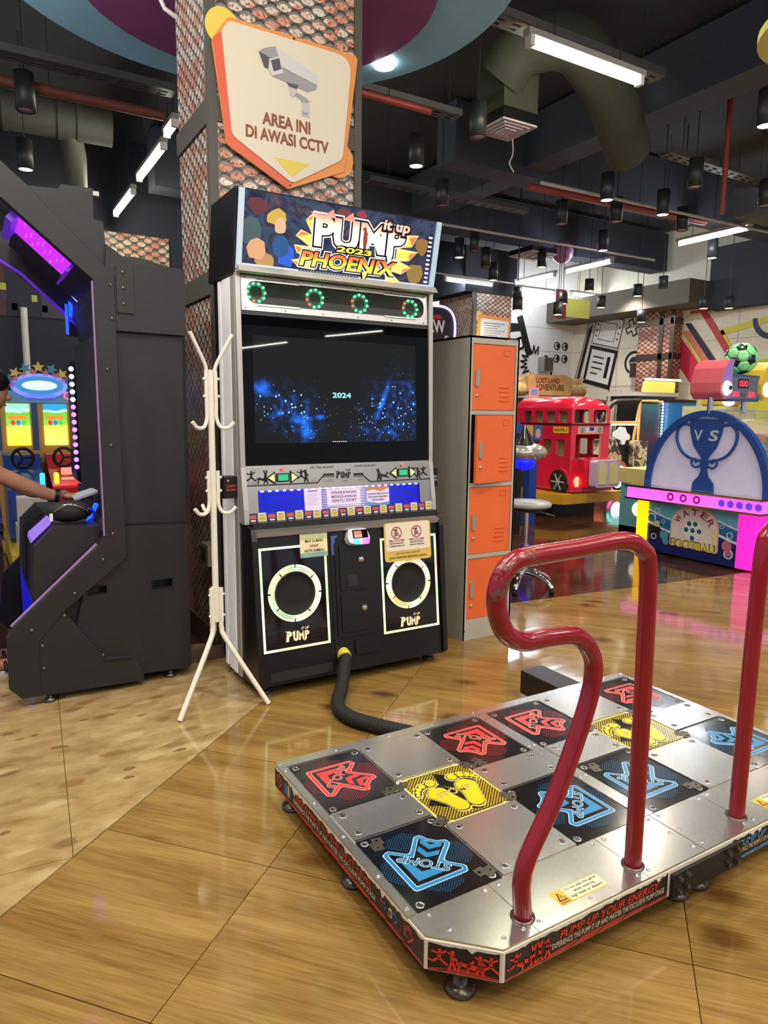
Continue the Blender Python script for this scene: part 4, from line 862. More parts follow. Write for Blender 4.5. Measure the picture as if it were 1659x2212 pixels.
# LED panel under the marquee
fl_ = slab(CX, (1.121, 1.835), (1.13, 2.0)); LL = lambda z: (z-1.835)/fl_.ey.z
O('led_panel', MB().prism([(q[0]-CX, LL(q[1])) for q in rect(.262, 1.835, 1.305, 1.995)], -.012, .0, fl_, STEEL, [[(a-CX, LL(z)) for a, z in rrect(.29, 1.868, 1.283, 1.972, .05, 8)]]), dc)
cap = [(a-CX, LL(z)) for a, z in rrect(.29, 1.868, 1.283, 1.972, .05, 8)]
O('mesh_backing', MB().prism([(a-CX, LL(z)) for a, z in rrect(.288, 1.866, 1.285, 1.974, .05, 8)], -.016, -.008, fl_, mat('led_mesh', (18, 26, 20), .5, bump=1., nscale=260)), dc)
mb = MB()
for zz, s in ((1.981, 1), (1.858, -1)): mb.line([(a-CX, LL(zz+s*b)) for a, b in ((.34, 0), (.55, 0), (.565, -.008), (1.03, -.008), (1.045, 0), (1.23, 0))], .003, .001, fl_, PBLACK)
for k in range(6):
    for z in (1.985, 1.845): mb.disc(-.5+k*.2, LL(z), .004, 0, .002, fl_, DKM, 8)
O('panel_print', mb, dc)
LG, LR_ = glow('led_green', (60, 255, 130), 5.), glow('led_red', (255, 50, 40), 5.)
HALO = mat('led_halo', (8, 60, 30), .4, emit=(8, 170, 70), es=.16, noise=.4, nscale=200)
for j, (x, z) in enumerate(((.337, 1.92), (.64, 1.918), (.892, 1.916), (1.198, 1.914))):
    lm = O('led_ring', MB().ring(x-CX, LL(z), .03, .05, -.0075, -.006, fl_, HALO, 24), dc); mb = MB()
    for k in range(10):
        a = 2*pi*k/10+.2*j; mb.disc(x-CX+.044*cos(a), LL(z)+.042*sin(a), .0058, -.006, .001, fl_, LR_ if (k+j) % 10 in ((7, 6) if j > 0 else (7,)) else LG, 8)
    O('led', mb, lm)
# marquee
fm_ = slab(CX, (1.118, 2.035), (1.052, 2.35)); HM = .322
O('marquee_box', MB().prism([(1.13, 2.0), (1.5, 2.0), (1.42, 2.36), (1.06, 2.36), (1.122, 2.02)], X0-.018, X1+.006, YZ, BLK2), dc)
def marquee_bg():
    m_, nt, b = newmat('marquee_print'); L = nt.links; tc = N(nt, 'ShaderNodeTexCoord'); nz = N(nt, 'ShaderNodeTexNoise'); nz.inputs['Scale'].default_value = 5; nz.inputs['Detail'].default_value = 3; nz.inputs['Distortion'].default_value = 1.5; L.new(tc.outputs['Object'], nz.inputs['Vector'])
    c = ramp(nt, nz.outputs['Fac'], [(.3, (20, 24, 46)), (.42, (40, 50, 80)), (.5, (60, 74, 100)), (.58, (48, 46, 68)), (.66, (84, 74, 80)), (.75, (36, 50, 96))])
    L.new(c, b.inputs['Base Color']); L.new(c, b.inputs['Emission Color']); b.inputs['Emission Strength'].default_value = .28; b.inputs['Roughness'].default_value = .12; return m_
O('marquee_art', MB().prism(rect(-.545, -.01, .545, HM), .0, .004, fm_, marquee_bg()), dc)
def lit(n, c, e): return mat(n, c, .3, emit=c, es=e, noise=.02)
O_, Yl, Yo, Wt, Pk, Bk = lit('art_orange', (250, 150, 70), .5), lit('art_yellow', (255, 226, 90), .7), lit('art_amber', (255, 180, 70), .55), lit('art_white', (250, 246, 242), .75), lit('art_peach', (248, 190, 170), .6), mat('art_black', (24, 16, 14), .3)
ORE = mat('art_ember', (240, 120, 70), .3, emit=(240, 120, 70), es=.5, noise=.02)
def grad(n, z0, z1, stops, e):
    m_, nt, b = newmat(n); tc = N(nt, 'ShaderNodeTexCoord'); sp = N(nt, 'ShaderNodeSeparateXYZ'); nt.links.new(tc.outputs['Object'], sp.inputs[0]); mr = N(nt, 'ShaderNodeMapRange'); mr.inputs[1].default_value = z0; mr.inputs[2].default_value = z1; nt.links.new(sp.outputs[2], mr.inputs[0])
    c = ramp(nt, mr.outputs[0], stops); nt.links.new(c, b.inputs['Base Color']); nt.links.new(c, b.inputs['Emission Color']); b.inputs['Emission Strength'].default_value = e; b.inputs['Roughness'].default_value = .2; return m_
GW = grad('title_print', 2.14, 2.30, [(0, (252, 250, 248)), (.55, (250, 244, 240)), (.8, (248, 196, 178)), (1, (232, 140, 120))], .62)
GP = grad('subtitle_print', 2.055, 2.135, [(0, (240, 232, 120)), (.45, (250, 222, 70)), (.6, (236, 150, 70)), (1, (190, 70, 50))], .6)
WGR = [grad('wing_print', 2.06, 2.3, [(0, (255, 236, 120)), (1, (250, 200, 70))], .55)]*2
mb = MB()
for s, wings in ((1, ((.30, .20, .425, .245, .39, .185), (.30, .135, .43, .165, .38, .115), (.28, .085, .405, .085, .34, .045), (.25, .035, .345, .005, .29, -.005))), (-1, ((-.16, .18, -.165, .285, -.215, .235), (-.15, .13, -.235, .19, -.26, .16), (-.15, .085, -.265, .12, -.25, .085), (-.15, .045, -.275, .05, -.235, .02)))):
    mb = MB()
    for (bx, by, tx, ty, qx, qy) in wings:
        P = [(bx, by-.03), (qx, qy), (tx, ty), (bx, by+.035)]
        if s < 0: P.reverse()
        c0 = (sum(p[0] for p in P)/4, sum(p[1] for p in P)/4)
        mb.flat(P, .0046, fm_, Pk); mb.flat([(c0[0]+(p[0]-c0[0])*.93, c0[1]+(p[1]-c0[1])*.84) for p in P], .0054, fm_, WGR[0])
        d = [(tx*.55+qx*.45, ty*.55+qy*.45), (tx, ty)]; mb.flat([(c0[0]+(p[0]-c0[0])*.9, c0[1]+(p[1]-c0[1])*.8) for p in ([(qx, qy), (tx, ty), (tx-.05*s, ty-.012)] if s > 0 else [(tx+.05, ty-.012), (tx, ty), (qx, qy)])], .006, fm_, ORE)
    O('flame_wing', mb, dc)
mb = MB()                                                      # plain colour shapes at the picture's left and right
for u, v, r, r2, c in ((-.475, .15, .06, .07, (70, 92, 98)), (-.455, .075, .045, .05, (206, 160, 124)), (-.36, .225, .05, .04, (196, 164, 74)), (-.34, .19, .034, .034, (210, 176, 142)), (-.455, .262, .05, .036, (96, 48, 56)), (-.33, .1, .05, .05, (40, 86, 140)), (-.3, .06, .05, .05, (50, 96, 220)), (.455, .2, .04, .045, (150, 112, 60)), (.425, .06, .045, .05, (150, 124, 72)), (-.02, .295, .04, .022, (110, 60, 62)), (-.12, .295, .05, .022, (60, 68, 96)), (.08, .3, .03, .018, (150, 60, 74)), (.48, .1, .03, .05, (52, 56, 84)), (-.4, .03, .05, .035, (180, 140, 90))):
    pz = R.uniform(0, 6.28); mb.flat(rnd([(u+r*R.uniform(.75, 1.25)*cos(pz+k_*pi/4), v+r2*R.uniform(.75, 1.25)*sin(pz+k_*pi/4)) for k_ in range(8)], .012, 3), .0044+R.random()*.0004, fm_, lit('art_%d_%d_%d' % c, c, .3))
mb.flat(rect(-.545, -.01, .545, .010), .005, fm_, lit('art_silver', (190, 204, 210), .4)); O('art_shapes', mb, dc)
def outlined(mb, txt, fr, u0, v0, w, h, layers, base, shear, z):
    for k, (e, mt_) in enumerate(layers):
        mb.text(txt, fr, u0-e-shear*0, v0-e, w+2*e, h+2*e, mt_, z+k*.0007, base+e/h*.62, shear)
mb = MB(); outlined(mb, 'PUMP', fm_, -.165, .125, .51, .14, ((.015, Wt), (.009, Bk), (0, GW)), .045, 0, .0062)
for P in ([(-.165, .25), (-.195, .275), (-.1, .27)], [(-.02, .262), (.03, .3), (.045, .262)], [(-.13, .262), (-.075, .30), (-.06, .262)], [(.0, .26), (.02, .285), (.05, .26)]): mb.flat([(p[0], p[1]) for p in P][::-1], .0076, fm_, GW)
for P in ([(.235, .13), (.285, .13), (.262, .03)], ): mb.flat(P[::-1], .0064, fm_, Bk); mb.flat([(.243, .135), (.277, .135), (.262, .055)][::-1], .0077, fm_, GW)
mb.flat([(.100, .225), (.088, .236), (.112, .246), (.114, .232), (.130, .20), (.120, .212), (.124, .185), (.118, .14), (.104, .14), (.098, .185)], .0086, fm_, lit('art_maroon', (150, 66, 50), .3))
outlined(mb, 'it up', fm_, .205, .232, .155, .062, ((.012, Bk), (0, Pk)), .03, .12, .0088)
O('title_lettering', mb, dc, label='white title lettering outlined in black')
mb = MB(); outlined(mb, 'PHOENIX', fm_, -.235, .03, .53, .07, ((.010, Wt), (.006, Bk), (0, GP)), .035, .22, .0090)
mb.flat([(.10, .03), (.155, .045), (.118, -.03)][::-1], .0096, fm_, Bk); mb.flat([(.11, .034), (.146, .044), (.120, -.012)][::-1], .0105, fm_, GP)
for k in range(20): mb.flat(rect(-.235+k*.0165, .004, -.222+k*.0165, .009), .0096, fm_, Bk)
O('subtitle_lettering', mb, dc, label='red to gold subtitle lettering')
mb = MB(); outlined(mb, '2023', fm_, -.045, .113, .195, .026, ((.007, Bk), (0, Yl)), .03, .2, .0116); O('year_lettering', mb, dc, label='yellow year lettering')
mb = MB().text('TM', fm_, .365, .215, .014, .008, Bk, .0096); O('mark_lettering', mb, dc)
O('marquee_lip', MB().prism([(1.06, 2.0), (1.13, 2.0), (1.13, 2.035), (1.085, 2.03)], X0-.006, X1+.004, YZ, SILV), dc)
for u, lab in ((-.535, None), (.535, None)): O('acrylic_edge', MB().box(u-.012, u+.012, -.015, HM+.004, .004, .02, mat('acrylic_edge', (190, 205, 215), .1, emit=(190, 215, 235), es=.25), fm_), dc)
mb = MB()
for k in range(11): mb.flat(rect(.488, .02+k*.022, .508, .028+k*.022), .006, fm_, LEDW if k % 2 == 0 else Wt)
O('led_row', mb, dc)
# card readers on both sides
for x, s, z in ((X1+.045, 1, 1.0), (X0-.045, -1, 1.0)):
    f = F((x, 1.16, z)); cr = O('card_reader', MB().box(-.035, .035, -.03, .05, -.05, .055, BLK2, f, bev=.01), dc)
    mb = MB(); f2 = FX(1.128).at(x, z)
    for k, s_ in enumerate(('CARD', 'SCAN')): mb.text(s_, f2, -.024, .004-k*.018, .048, .013, mat('print_ice', (150, 190, 220), .5) if s > 0 else mat('print_coral', (220, 90, 80), .5), .003, .01)
    mb.disc(-.015, .036, .004, 0, .003, f2, LR_, 8); O('reader_print', mb, cr)
def foot(mb, x, y, h, r=.035, rod=.011):
    return mb.lathe([(.001, 0), (r, 0), (r*1.02, .006), (r*.95, .014), (r*.55, .02), (rod*1.6, .022), (rod*1.6, .036), (rod, .037), (rod, h), (.001, h)], F((x, y, 0)), DKM, 20)
for x, y in ((.30, 1.0), (1.27, 1.0), (.3, 1.44), (1.27, 1.44)): O('levelling_foot', foot(MB(), x, y, .055), dc)
# corrugated hose from cabinet to stage
hp = crom([(.69, 1.0, .165), (.69, .90, .145), (.655, .84, .10), (.60, .76, .045), (.53, .66, .034), (.49, .56, .034), (.50, .46, .034), (.55, .36, .034), (.62, .25, .034), (.70, .13, .04), (.74, .04, .06)], 22)
t = thing('corrugated_hose', (.55, .5, 0), 'black corrugated hose lying from the dance cabinet to the dance stage', 'hose')
O('hose_body', MB().tube(hp, [.033 if k % 3 else .0285 for k in range(len(hp))], RUBBER, 14), t)
O('tape_band', MB().tube(hp[14:25], .0345, mat('tape_yellow', (214, 196, 70), .4), 16), t, label='yellow tape around the upper end')
O('hose_clamp', MB().tube(hp[2:8], .037, BLK2, 16), t)
# ------------------------------------------------------------------ dance stage
ZT = .155; Au, Tu, Av, Bv, Tv = .2733, .819, .3287, .2671, .815
SB = mat('stage_white', (226, 218, 200), .5); DEC = mat('decal_black', (30, 24, 22), .4); DRED = mat('decal_red', (176, 44, 34), .4); DBLU = mat('decal_blue', (52, 120, 176), .4); REDT = mat('decal_scarlet', (216, 56, 42), .4); CRM = mat('decal_cream', (200, 186, 160), .4)
ARW = {'red': ((236, 150, 138), (204, 60, 60), (120, 20, 30)), 'blue': ((168, 204, 226), (46, 124, 176), (20, 60, 100))}
PANB = mat('panel_black', (18, 18, 22), .16, coat=.3)
BRK2 = mat('bracket_steel', (104, 99, 90), .35, .7)
def offp(P, d):
    c_ = []
    for i in range(len(P)):
        p, q, n = Vector(P[i-1]), Vector(P[i]), Vector(P[(i+1) % len(P)])
        e1, e2 = (q-p).normalized(), (n-q).normalized(); n1, n2 = Vector((-e1.y, e1.x)), Vector((-e2.y, e2.x)); m_ = (n1+n2); m_ = m_.normalized()/max(.45, m_.normalized().dot(n1)); c_.append(tuple(q+m_*d))
    return c_
def arrow(fr, col, lite):
    o_, r_, d_ = ARW[col]; a = mat('arrow_line_'+col, o_, .25, noise=0); b = mat('arrow_fill_'+col, r_, .25, noise=.06); c = PANB
    mb = MB(); S = .128
    out = [(0, -1.1), (.94, -.16), (.87, .03), (.38, .05), (.42, .68), (.31, .80), (.11, .71), (-.11, .71), (-.31, .80), (-.42, .68), (-.38, .05), (-.87, .03), (-.94, -.16)]
    ht = halftone('halftone_'+col, (18, 18, 22), tuple(int(x*.55) for x in r_), 330)
    for s in (1, -1):
        P = [(s*.3, .08), (s*.92, .12), (s*.98, .4), (s*.72, .78), (s*.3, .78)]; mb.flat([(q[0]*S, q[1]*S) for q in (P if s > 0 else P[::-1])], .0006, fr, ht)
        P = [(s*.1, -1.0), (s*.66, -.9), (s*.9, -.5), (s*.8, -.2)]; mb.flat([(q[0]*S, q[1]*S) for q in (P if s > 0 else P[::-1])], .0006, fr, ht)
    base = [(q[0]*S, q[1]*S) for q in out]
    for d, mt_, z in ((0, a, .0012), (.003, b, .0018), (.013, a, .0024), (.0155, c, .003)): mb.flat(rnd(offp(base, d), .012 if d < .01 else .004, 3), z, fr, mt_)
    for v, w, h in ((.44, .24, .17), (.14, .24, .17)):
        P = [(0, v-.12), (w, v+.05), (w, v+.05+h), (0, v-.12+h), (-w, v+.05+h), (-w, v+.05)]; mb.flat([(p[0]*S, p[1]*S) for p in P], .0036, fr, b)
    mb.flat([(p[0]*S, p[1]*S) for p in ((0, -.78), (.56, -.22), (.22, -.3), (0, -.46), (-.22, -.3), (-.56, -.22))], .0036, fr, b)
    fr2 = fr.at(0, 0, 0, pi)
    mb.text('STOMP', fr2, -.075, .006, .15, .035, a, .0042, .05, .1); mb.text('STOMP', fr2, -.072, .0085, .144, .03, mat('arrow_word_'+col, tuple(int(x*.72) for x in r_), .3), .0046, 0, .1)
    return mb
FOOTY = mat('foot_yellow', (232, 200, 30), .25, noise=.05); FOOTL = mat('foot_line', (240, 222, 130), .3); HALY = halftone('halftone_yellow', (18, 18, 20), (206, 176, 40), 260)
def feet_print(fr, s=.115):
    mb = MB()
    mb.flat([(q[0]*1.0, q[1]*1.0) for q in rrect(-.128, -.128, .128, .128, .001, 1)], .0004, fr, HALY)
    mb.flat([(-.12, -.03), (.02, -.125), (.06, -.06), (-.03, .06)], .0008, fr, PANB); mb.flat([(.0, .12), (.12, .03), (.06, -.02), (-.02, .05)], .0008, fr, PANB)
    for sx, ang in ((-1, .3), (1, -.3)):
        f = fr.at(sx*.05, -.012, 0, ang)
        sole = rnd([(-.036, .035), (.0, .06), (.036, .035), (.03, -.02), (.026, -.085), (0, -.1), (-.026, -.085), (-.024, -.03)], .02, 5)
        toes = [(-.034*sx*-1+0, .075, .018)]
        T = [(-sx*.03, .078, .0175), (sx*.002, .087, .0125), (sx*.024, .082, .0105), (sx*.04, .072, .009), (sx*.052, .06, .008)]
        for g, mt_, z in ((.010, FOOTL, .0012), (.004, PANB, .0018), (0, FOOTY, .0024)):
            mb.flat([(u*(1+g*14), v*(1+g*10)) for u, v in sole], z, f, mt_)
            for a, b, r in T: mb.flat(circ(a, b, r+g*.8, 14), z+.0002, f, mt_)
    mb.text('STOMP', fr, -.068, -.02, .136, .034, FOOTL, .0032, .03); mb.text('STOMP', fr, -.066, -.018, .132, .03, mat('foot_word', (170, 150, 60), .3), .0036, 0)
    return mb
SCREWM = None
def make_stage(nm, loc, ox, mir, lab):
    t = thing(nm, loc, lab, 'dance stage', 'two joined dance stages')
    mx = lambda x: (ox+x) if not mir else ox+(.818-x)          # mirror about the pad centre
    def M(p): return [(mx(a), b) for a, b in (p if not mir else list(reversed(p)))]
    outl = M([(-.027, .047), (-.027, -.888), (.105, -1.014), (.845, -1.014), (.845, .047)])
    O('frame', MB().prism(outl, .071, .148, ID, SB), t)
    # deck strips
    O('edge_strip', MB().prism(M([(-.027, .003), (.845, .003), (.845, .047), (-.027, .047)][::1]), .148, ZT, ID, ALU), t)
    O('edge_strip', MB().prism(M([(-.027, -.815), (-.003, -.815), (-.003, .001), (-.027, .001)]), .148, ZT, ID, ALU2), t)
    O('edge_strip', MB().prism(M([(.821, -.815), (.845, -.815), (.845, .001), (.821, .001)]), .148, ZT, ID, ALU2), t)
    pl = [[(-.025, -.818), (-.025, -.886), (.107, -1.012), (.2155, -1.012), (.2155, -.818)], [(.2175, -1.012), (.607, -1.012), (.607, -.818), (.2175, -.818)], [(.609, -1.012), (.8435, -1.012), (.8435, -.818), (.609, -.818)]]
    for p in pl: O('front_plate', MB().prism(M(p), .148, ZT, ID, ALU), t)
    g = .0018
    def panel(name, u0, u1, v0, v1, mt_, z1=ZT): return O(name, MB().prism(rrect(ox+u0+g, -v1+g, ox+u1-g, -v0-g, .002, 1), .146, z1, ID, mt_), t)
    for u0, u1, v0, v1 in ((Au, Tu-Au, 0, Bv), (0, Au, Av, Tv-Av), (Tu-Au, Tu, Av, Tv-Av), (Au, Tu-Au, Tv-Bv, Tv)):
        panel('metal_panel', u0, u1, v0, v1, ALU if (u0+v0) % .5 < .3 else ALU2, ZT+.002)
    for i, (u, v, col, rot) in enumerate(((0, 0, 'red', 0), (Tu-Au, 0, 'red', 0), (0, Tv-Av, 'blue', 0), (Tu-Au, Tv-Av, 'blue', 0))):
        p = panel('arrow_panel', u, u+Au, v, v+Av, PANB, ZT-.002)
        dx, dy = (-1 if u == 0 else 1), (1 if v == 0 else -1)
        ang = __import__('math').atan2(dy, dx)+pi/2              # arrow drawn pointing to -v
        f = F((ox+u+Au/2, -v-Av/2, ZT-.002)).at(0, 0, 0, ang)
        O('arrow_print', arrow(f, col, dy < 0), p)
    c_ = [(Au+g, Bv+g), (Tu-Au-g, Bv+g), (Tu-Au-g, Tv-Bv-g), (Au+g, Tv-Bv-g)]; k = .035
    oc = []
    for i in range(4):
        a, b, c2 = Vector(c_[i-1]), Vector(c_[i]), Vector(c_[(i+1) % 4]); oc += [tuple(b+(a-b).normalized()*k), tuple(b+(c2-b).normalized()*k)]
    oc = [(ox+u, -v) for u, v in oc][::-1]
    ctr = (ox+Tu/2, -Tv/2)
    y = O('centre_panel', MB().prism(oc, .146, ZT-.002, ID, FOOTL), t, label='yellow centre panel with two footprints')
    O('panel_border', MB().prism([(ctr[0]+(u-ctr[0])*.95, ctr[1]+(v-ctr[1])*.95) for u, v in oc], ZT-.002, ZT-.0016, ID, PBLACK), y)
    O('footprint', feet_print(F((ctr[0], ctr[1], ZT-.0016))), y)
    # corner brackets
    bk = MB().prism([(-.032, -.012), (-.008, -.032), (.006, -.014), (.014, -.02), (.034, .004), (.012, .024), (.0, .012), (-.012, .018)], 0, .0025, ID, BRK2, [circ(-.013, -.012, .004, 8), circ(.015, .006, .005, 8), circ(-.012, .006, .003, 8)])
    b0 = None
    for u, v, a in ((Au, Av-.03, 0), (Tu-Au, Bv+.03, 1.57), (Au, Tv-Bv-.02, 3.14), (Tu-Au, Tv-Av+.03, 4.7), (.05, Tv-Av+.04, .6), (Au-.03, Tv-.04, 2.4), (Au-.05, Av-.02, .4), (Tu-Au+.05, Av-.03, 1.2)):
        if b0 is None: b0 = O('bracket', bk, t, None); b0.location = Vector((ox+u, -v, ZT-.0025))-WL[t]; 
        if b0.get('base0') is None:
            for vv in b0.data.vertices: vv.co += WL[t]
            b0['base0'] = 1; b0.rotation_euler = (0, 0, a)
        else: inst(b0, t, (ox+u, -v, ZT-.0025), (0, 0, a))
    del b0['base0']
    # screws
    me = bpy.data.meshes.get('screw_head')
    if not me:
        q = MB().lathe([(.0065, 0), (.006, .0014), (.003, .0018), (.0025, .0006), (.0001, .0006)], ID, CHROME, 10); o0 = O('screw', q); me = o0.data; me.name = 'screw_head'; bpy.data.objects.remove(o0)
    mw = bpy.data.meshes.get('bolt_washer')
    if not mw:
        q = MB().lathe([(.0125, 0), (.0125, .0012), (.0085, .0012), (.0078, .0003), (.0001, .0003)], ID, CHROME, 14); q.lathe([(.0074, .0006), (.004, .001), (.0001, .001)], ID, DKM, 10); o0 = O('bolt', q); mw = o0.data; mw.name = 'bolt_washer'; bpy.data.objects.remove(o0)
    def put(nm2, mesh, x, y, z):
        o = bpy.data.objects.new(nm2, mesh); C.objects.link(o); o.parent = t; o.location = Vector((x, y, z))-WL[t]
    for u0, u1, v0, v1 in ((Au, Tu-Au, 0, Bv), (0, Au, Av, Tv-Av), (Tu-Au, Tu, Av, Tv-Av), (Au, Tu-Au, Tv-Bv, Tv)):
        for u in (u0+.03, u1-.03):
            for v in (v0+.03, v1-.03): put('bolt', mw, ox+u, -v, ZT+.002)
    for u, v in ((0, 0), (Tu-Au, 0), (0, Tv-Av), (Tu-Au, Tv-Av)):
        for a, b in ((.022, .022), (Au-.022, .022), (.022, Av-.022), (Au-.022, Av-.022)): put('bolt', bpy.data.meshes.get('bolt_dark') or mw, ox+u+a, -v-b, ZT-.0023)
    for x, y in ((-.015, .03), (.2, .025), (.42, .025), (.62, .025), (.83, .03), (-.015, -.02), (-.015, -.25), (-.015, -.45), (-.015, -.65), (-.015, -.79), (.833, -.05), (.833, -.3), (.833, -.55), (.833, -.78), (.02, -.835), (.195, -.835), (.24, -.835), (.585, -.835), (.63, -.835), (.825, -.835), (.035, -.9), (.13, -.985), (.19, -.985), (.24, -.985), (.41, -.99), (.585, -.99), (.63, -.99), (.825, -.985), (.825, -.91)):
        put('screw', me, mx(x), y, ZT)
    # handrail
    hr = [(.216, .152), (.2155, .286), (.312, .452), (.39, .629), (.417, .731), (.402, .795), (.35, .843), (.258, .855), (.183, .857), (.127, .888), (.101, .952), (.108, 1.007), (.14, 1.043), (.19, 1.053), (.335, 1.057), (.494, 1.063), (.566, 1.036), (.595, .987), (.603, .802), (.609, .49), (.6115, .152)]
    path = crom([(mx(a), -.953, z) for a, z in hr], 6)
    h = O('handrail', MB().tube(path, .0228, RAILM, 20), t, label='worn red bent pipe handrail')
    for a in (.216, .6115): O('rail_collar', MB().lathe([(.0245, .0), (.031, .0), (.031, .002), (.0245, .003)], F((mx(a), -.953, ZT)), DKM, 20), h)
    # side decals
    fL_ = F((ox-.027, 0, 0), (0, -1, 0), (0, 0, 1)) if not mir else F((mx(-.027), 0, 0), (0, 1, 0), (0, 0, 1))
    fF_ = FX(-1.014).at(0, 0); ch0, ch1 = ((ox-.027, -.888), (ox+.105, -1.014)) if not mir else ((mx(.105), -1.014), (mx(-.027), -.888))
    fC_ = F((ch0[0], ch0[1], 0), (ch1[0]-ch0[0], ch1[1]-ch0[1], 0), (0, 0, 1)); Lc = Vector(ch1).__sub__(Vector(ch0)).length
    def decal(fr, u0, u1, rag, acc):
        P = [(u0, .0735), (u1, .0735), (u1, .143)]; n = max(3, int((u1-u0)/.012))
        for k in range(1, n): P.append((u1-(u1-u0)*k/n, .1425-R.random()*rag*(3. if R.random() < .12 else 1)))
        P.append((u0, .143))
        mb = MB().flat(P, .001, fr, DEC); 
        k = u0
        mb.flat([(u0, .0735), (u1, .0735), (u1, .079), ((u0+u1)/2, .088), (u0+.1*(u1-u0), .08), (u0, .077)], .0015, fr, acc)
        for k in range(int((u1-u0)/.09)):
            a = u0+.02+k*.09; mb.flat([(a, .074), (a+.008, .074), (a+.05, .09), (a+.045, .09)], .002, fr, DEC)
        return mb
    acc, wd = (DRED, REDT) if not mir else (DBLU, mat('decal_azure', (70, 140, 200), .4))
    if not mir:
        mb = decal(fL_, -.044, .885, .007, acc)
        mb.text('TAKE DANCE TO THE NEXT LEVEL', fL_, .12, .1135, .52, .021, wd, .002, .01, .15); mb.text('EXPERIENCE THE PUMP IT UP AND MASTER THE EXCLUSIVE PUMP STAGE', fL_, .12, .093, .54, .0165, CRM, .002, .015)
        mb.flat([(.105, .143), (.155, .143), (.15, .132), (.14, .136), (.128, .12), (.116, .131)], .0024, fL_, SB)
        for u, s, col in ((.0, .028, 'red'), (.69, .010, 'red'), (.705, .012, 'blue'), (.755, .017, 'blue'), (.82, .024, 'red')):
            o1, r1, _ = ARW[col]; A_ = [(0, -1), (.98, -.02), (.9, .16), (.42, .02), (.5, .82), (0, .7), (-.5, .82), (-.42, .02), (-.9, .16), (-.98, -.02)]
            mb.flat([(u+p[1]*-s, .112+p[0]*s) for p in A_], .0022, fL_, mat('arrow_fill_'+col, r1)); mb.flat([(u+p[1]*-s*.7, .112+p[0]*s*.7) for p in A_], .0028, fL_, DEC)
        mb.flat(rrect(.728, .1, .742, .123, .003), .0022, fL_, FOOTL); mb.flat(rrect(.731, .104, .739, .119, .003), .0028, fL_, DEC); 
        for k, m_ in enumerate((DBLU, DBLU, FOOTY, DBLU)): mb.flat(rrect(.045+k*.014, .092, .055+k*.014, .13, .003), .0022, fL_, m_)
        O('side_decal', mb, t)
    mb = decal(fC_, .008, Lc-.008, .004, acc)
    for k, (u, d) in enumerate(((.035, 0), (.066, 1), (.09, 2), (.112, 2), (.13, 1), (.155, 0))): dancer(mb, fC_, u, .083, .05, d, wd, .0024)
    O('corner_decal', mb, t)
    a0, a1 = (ox+.111, ox+.68) if not mir else (ox+.818-.72, ox+.818-.111)
    mb = decal(fF_, a0, a1, .006, acc); q = (a0+.17) if not mir else a0+.03
    mb.text('PUMP UP YOUR ENERGY', fF_, q, .1115, .36, .0215, wd, .002, .015, .2); mb.text('EXPERIENCE THE PUMP IT UP AND MASTER THE EXCLUSIVE PUMP STAGE', fF_, q-.025, .0925, .41, .0155, CRM, .002, .015)
    for k, (u, d) in enumerate(((.03, 0), (.06, 2), (.085, 3), (.105, 3), (.13, 1))): dancer(mb, fF_, (a0+u) if not mir else (a1-u), .083, .048, d, wd, .0024)
    O('front_decal', mb, t)
    # caution label
    f = F((mx(.41), -.951, ZT)); mb = MB().flat(rect(-.083, -.025, .083, .025), .0006, f, mat('caution_yellow', (226, 172, 60), .4)).flat(rect(-.045, -.0225, .081, .0225), .0012, f, mat('caution_cream', (226, 220, 180), .4))
    mb.flat([(-.079, -.012), (-.051, -.012), (-.065, .018)], .0012, f, PBLACK); mb.flat([(-.0745, -.0095), (-.0555, -.0095), (-.065, .011)], .0018, f, mat('caution_yellow', (226, 172, 60), .4)); mb.text('!', f, -.0665, -.007, .003, .012, PBLACK, .002, .03); mb.text('CAUTION', f, -.079, -.022, .028, .006, PBLACK, .0016, .01)
    for k, (s_, w_) in enumerate((('Do not play this game', .112), ('while wearing', .075), ('high heels or slippers.', .112))): mb.text(s_, f, .018-w_/2, .008-k*.0135, w_, .0115, PBLACK, .0018, .005)
    O('caution_label', mb, t)
    for x, y in ((.02, .0), (.80, -.0), (.06, -.915), (.80, -.955), (.02, -.45), (.80, -.45)): O('levelling_foot', foot(MB(), mx(x), y, .075, .038), t)
    return t
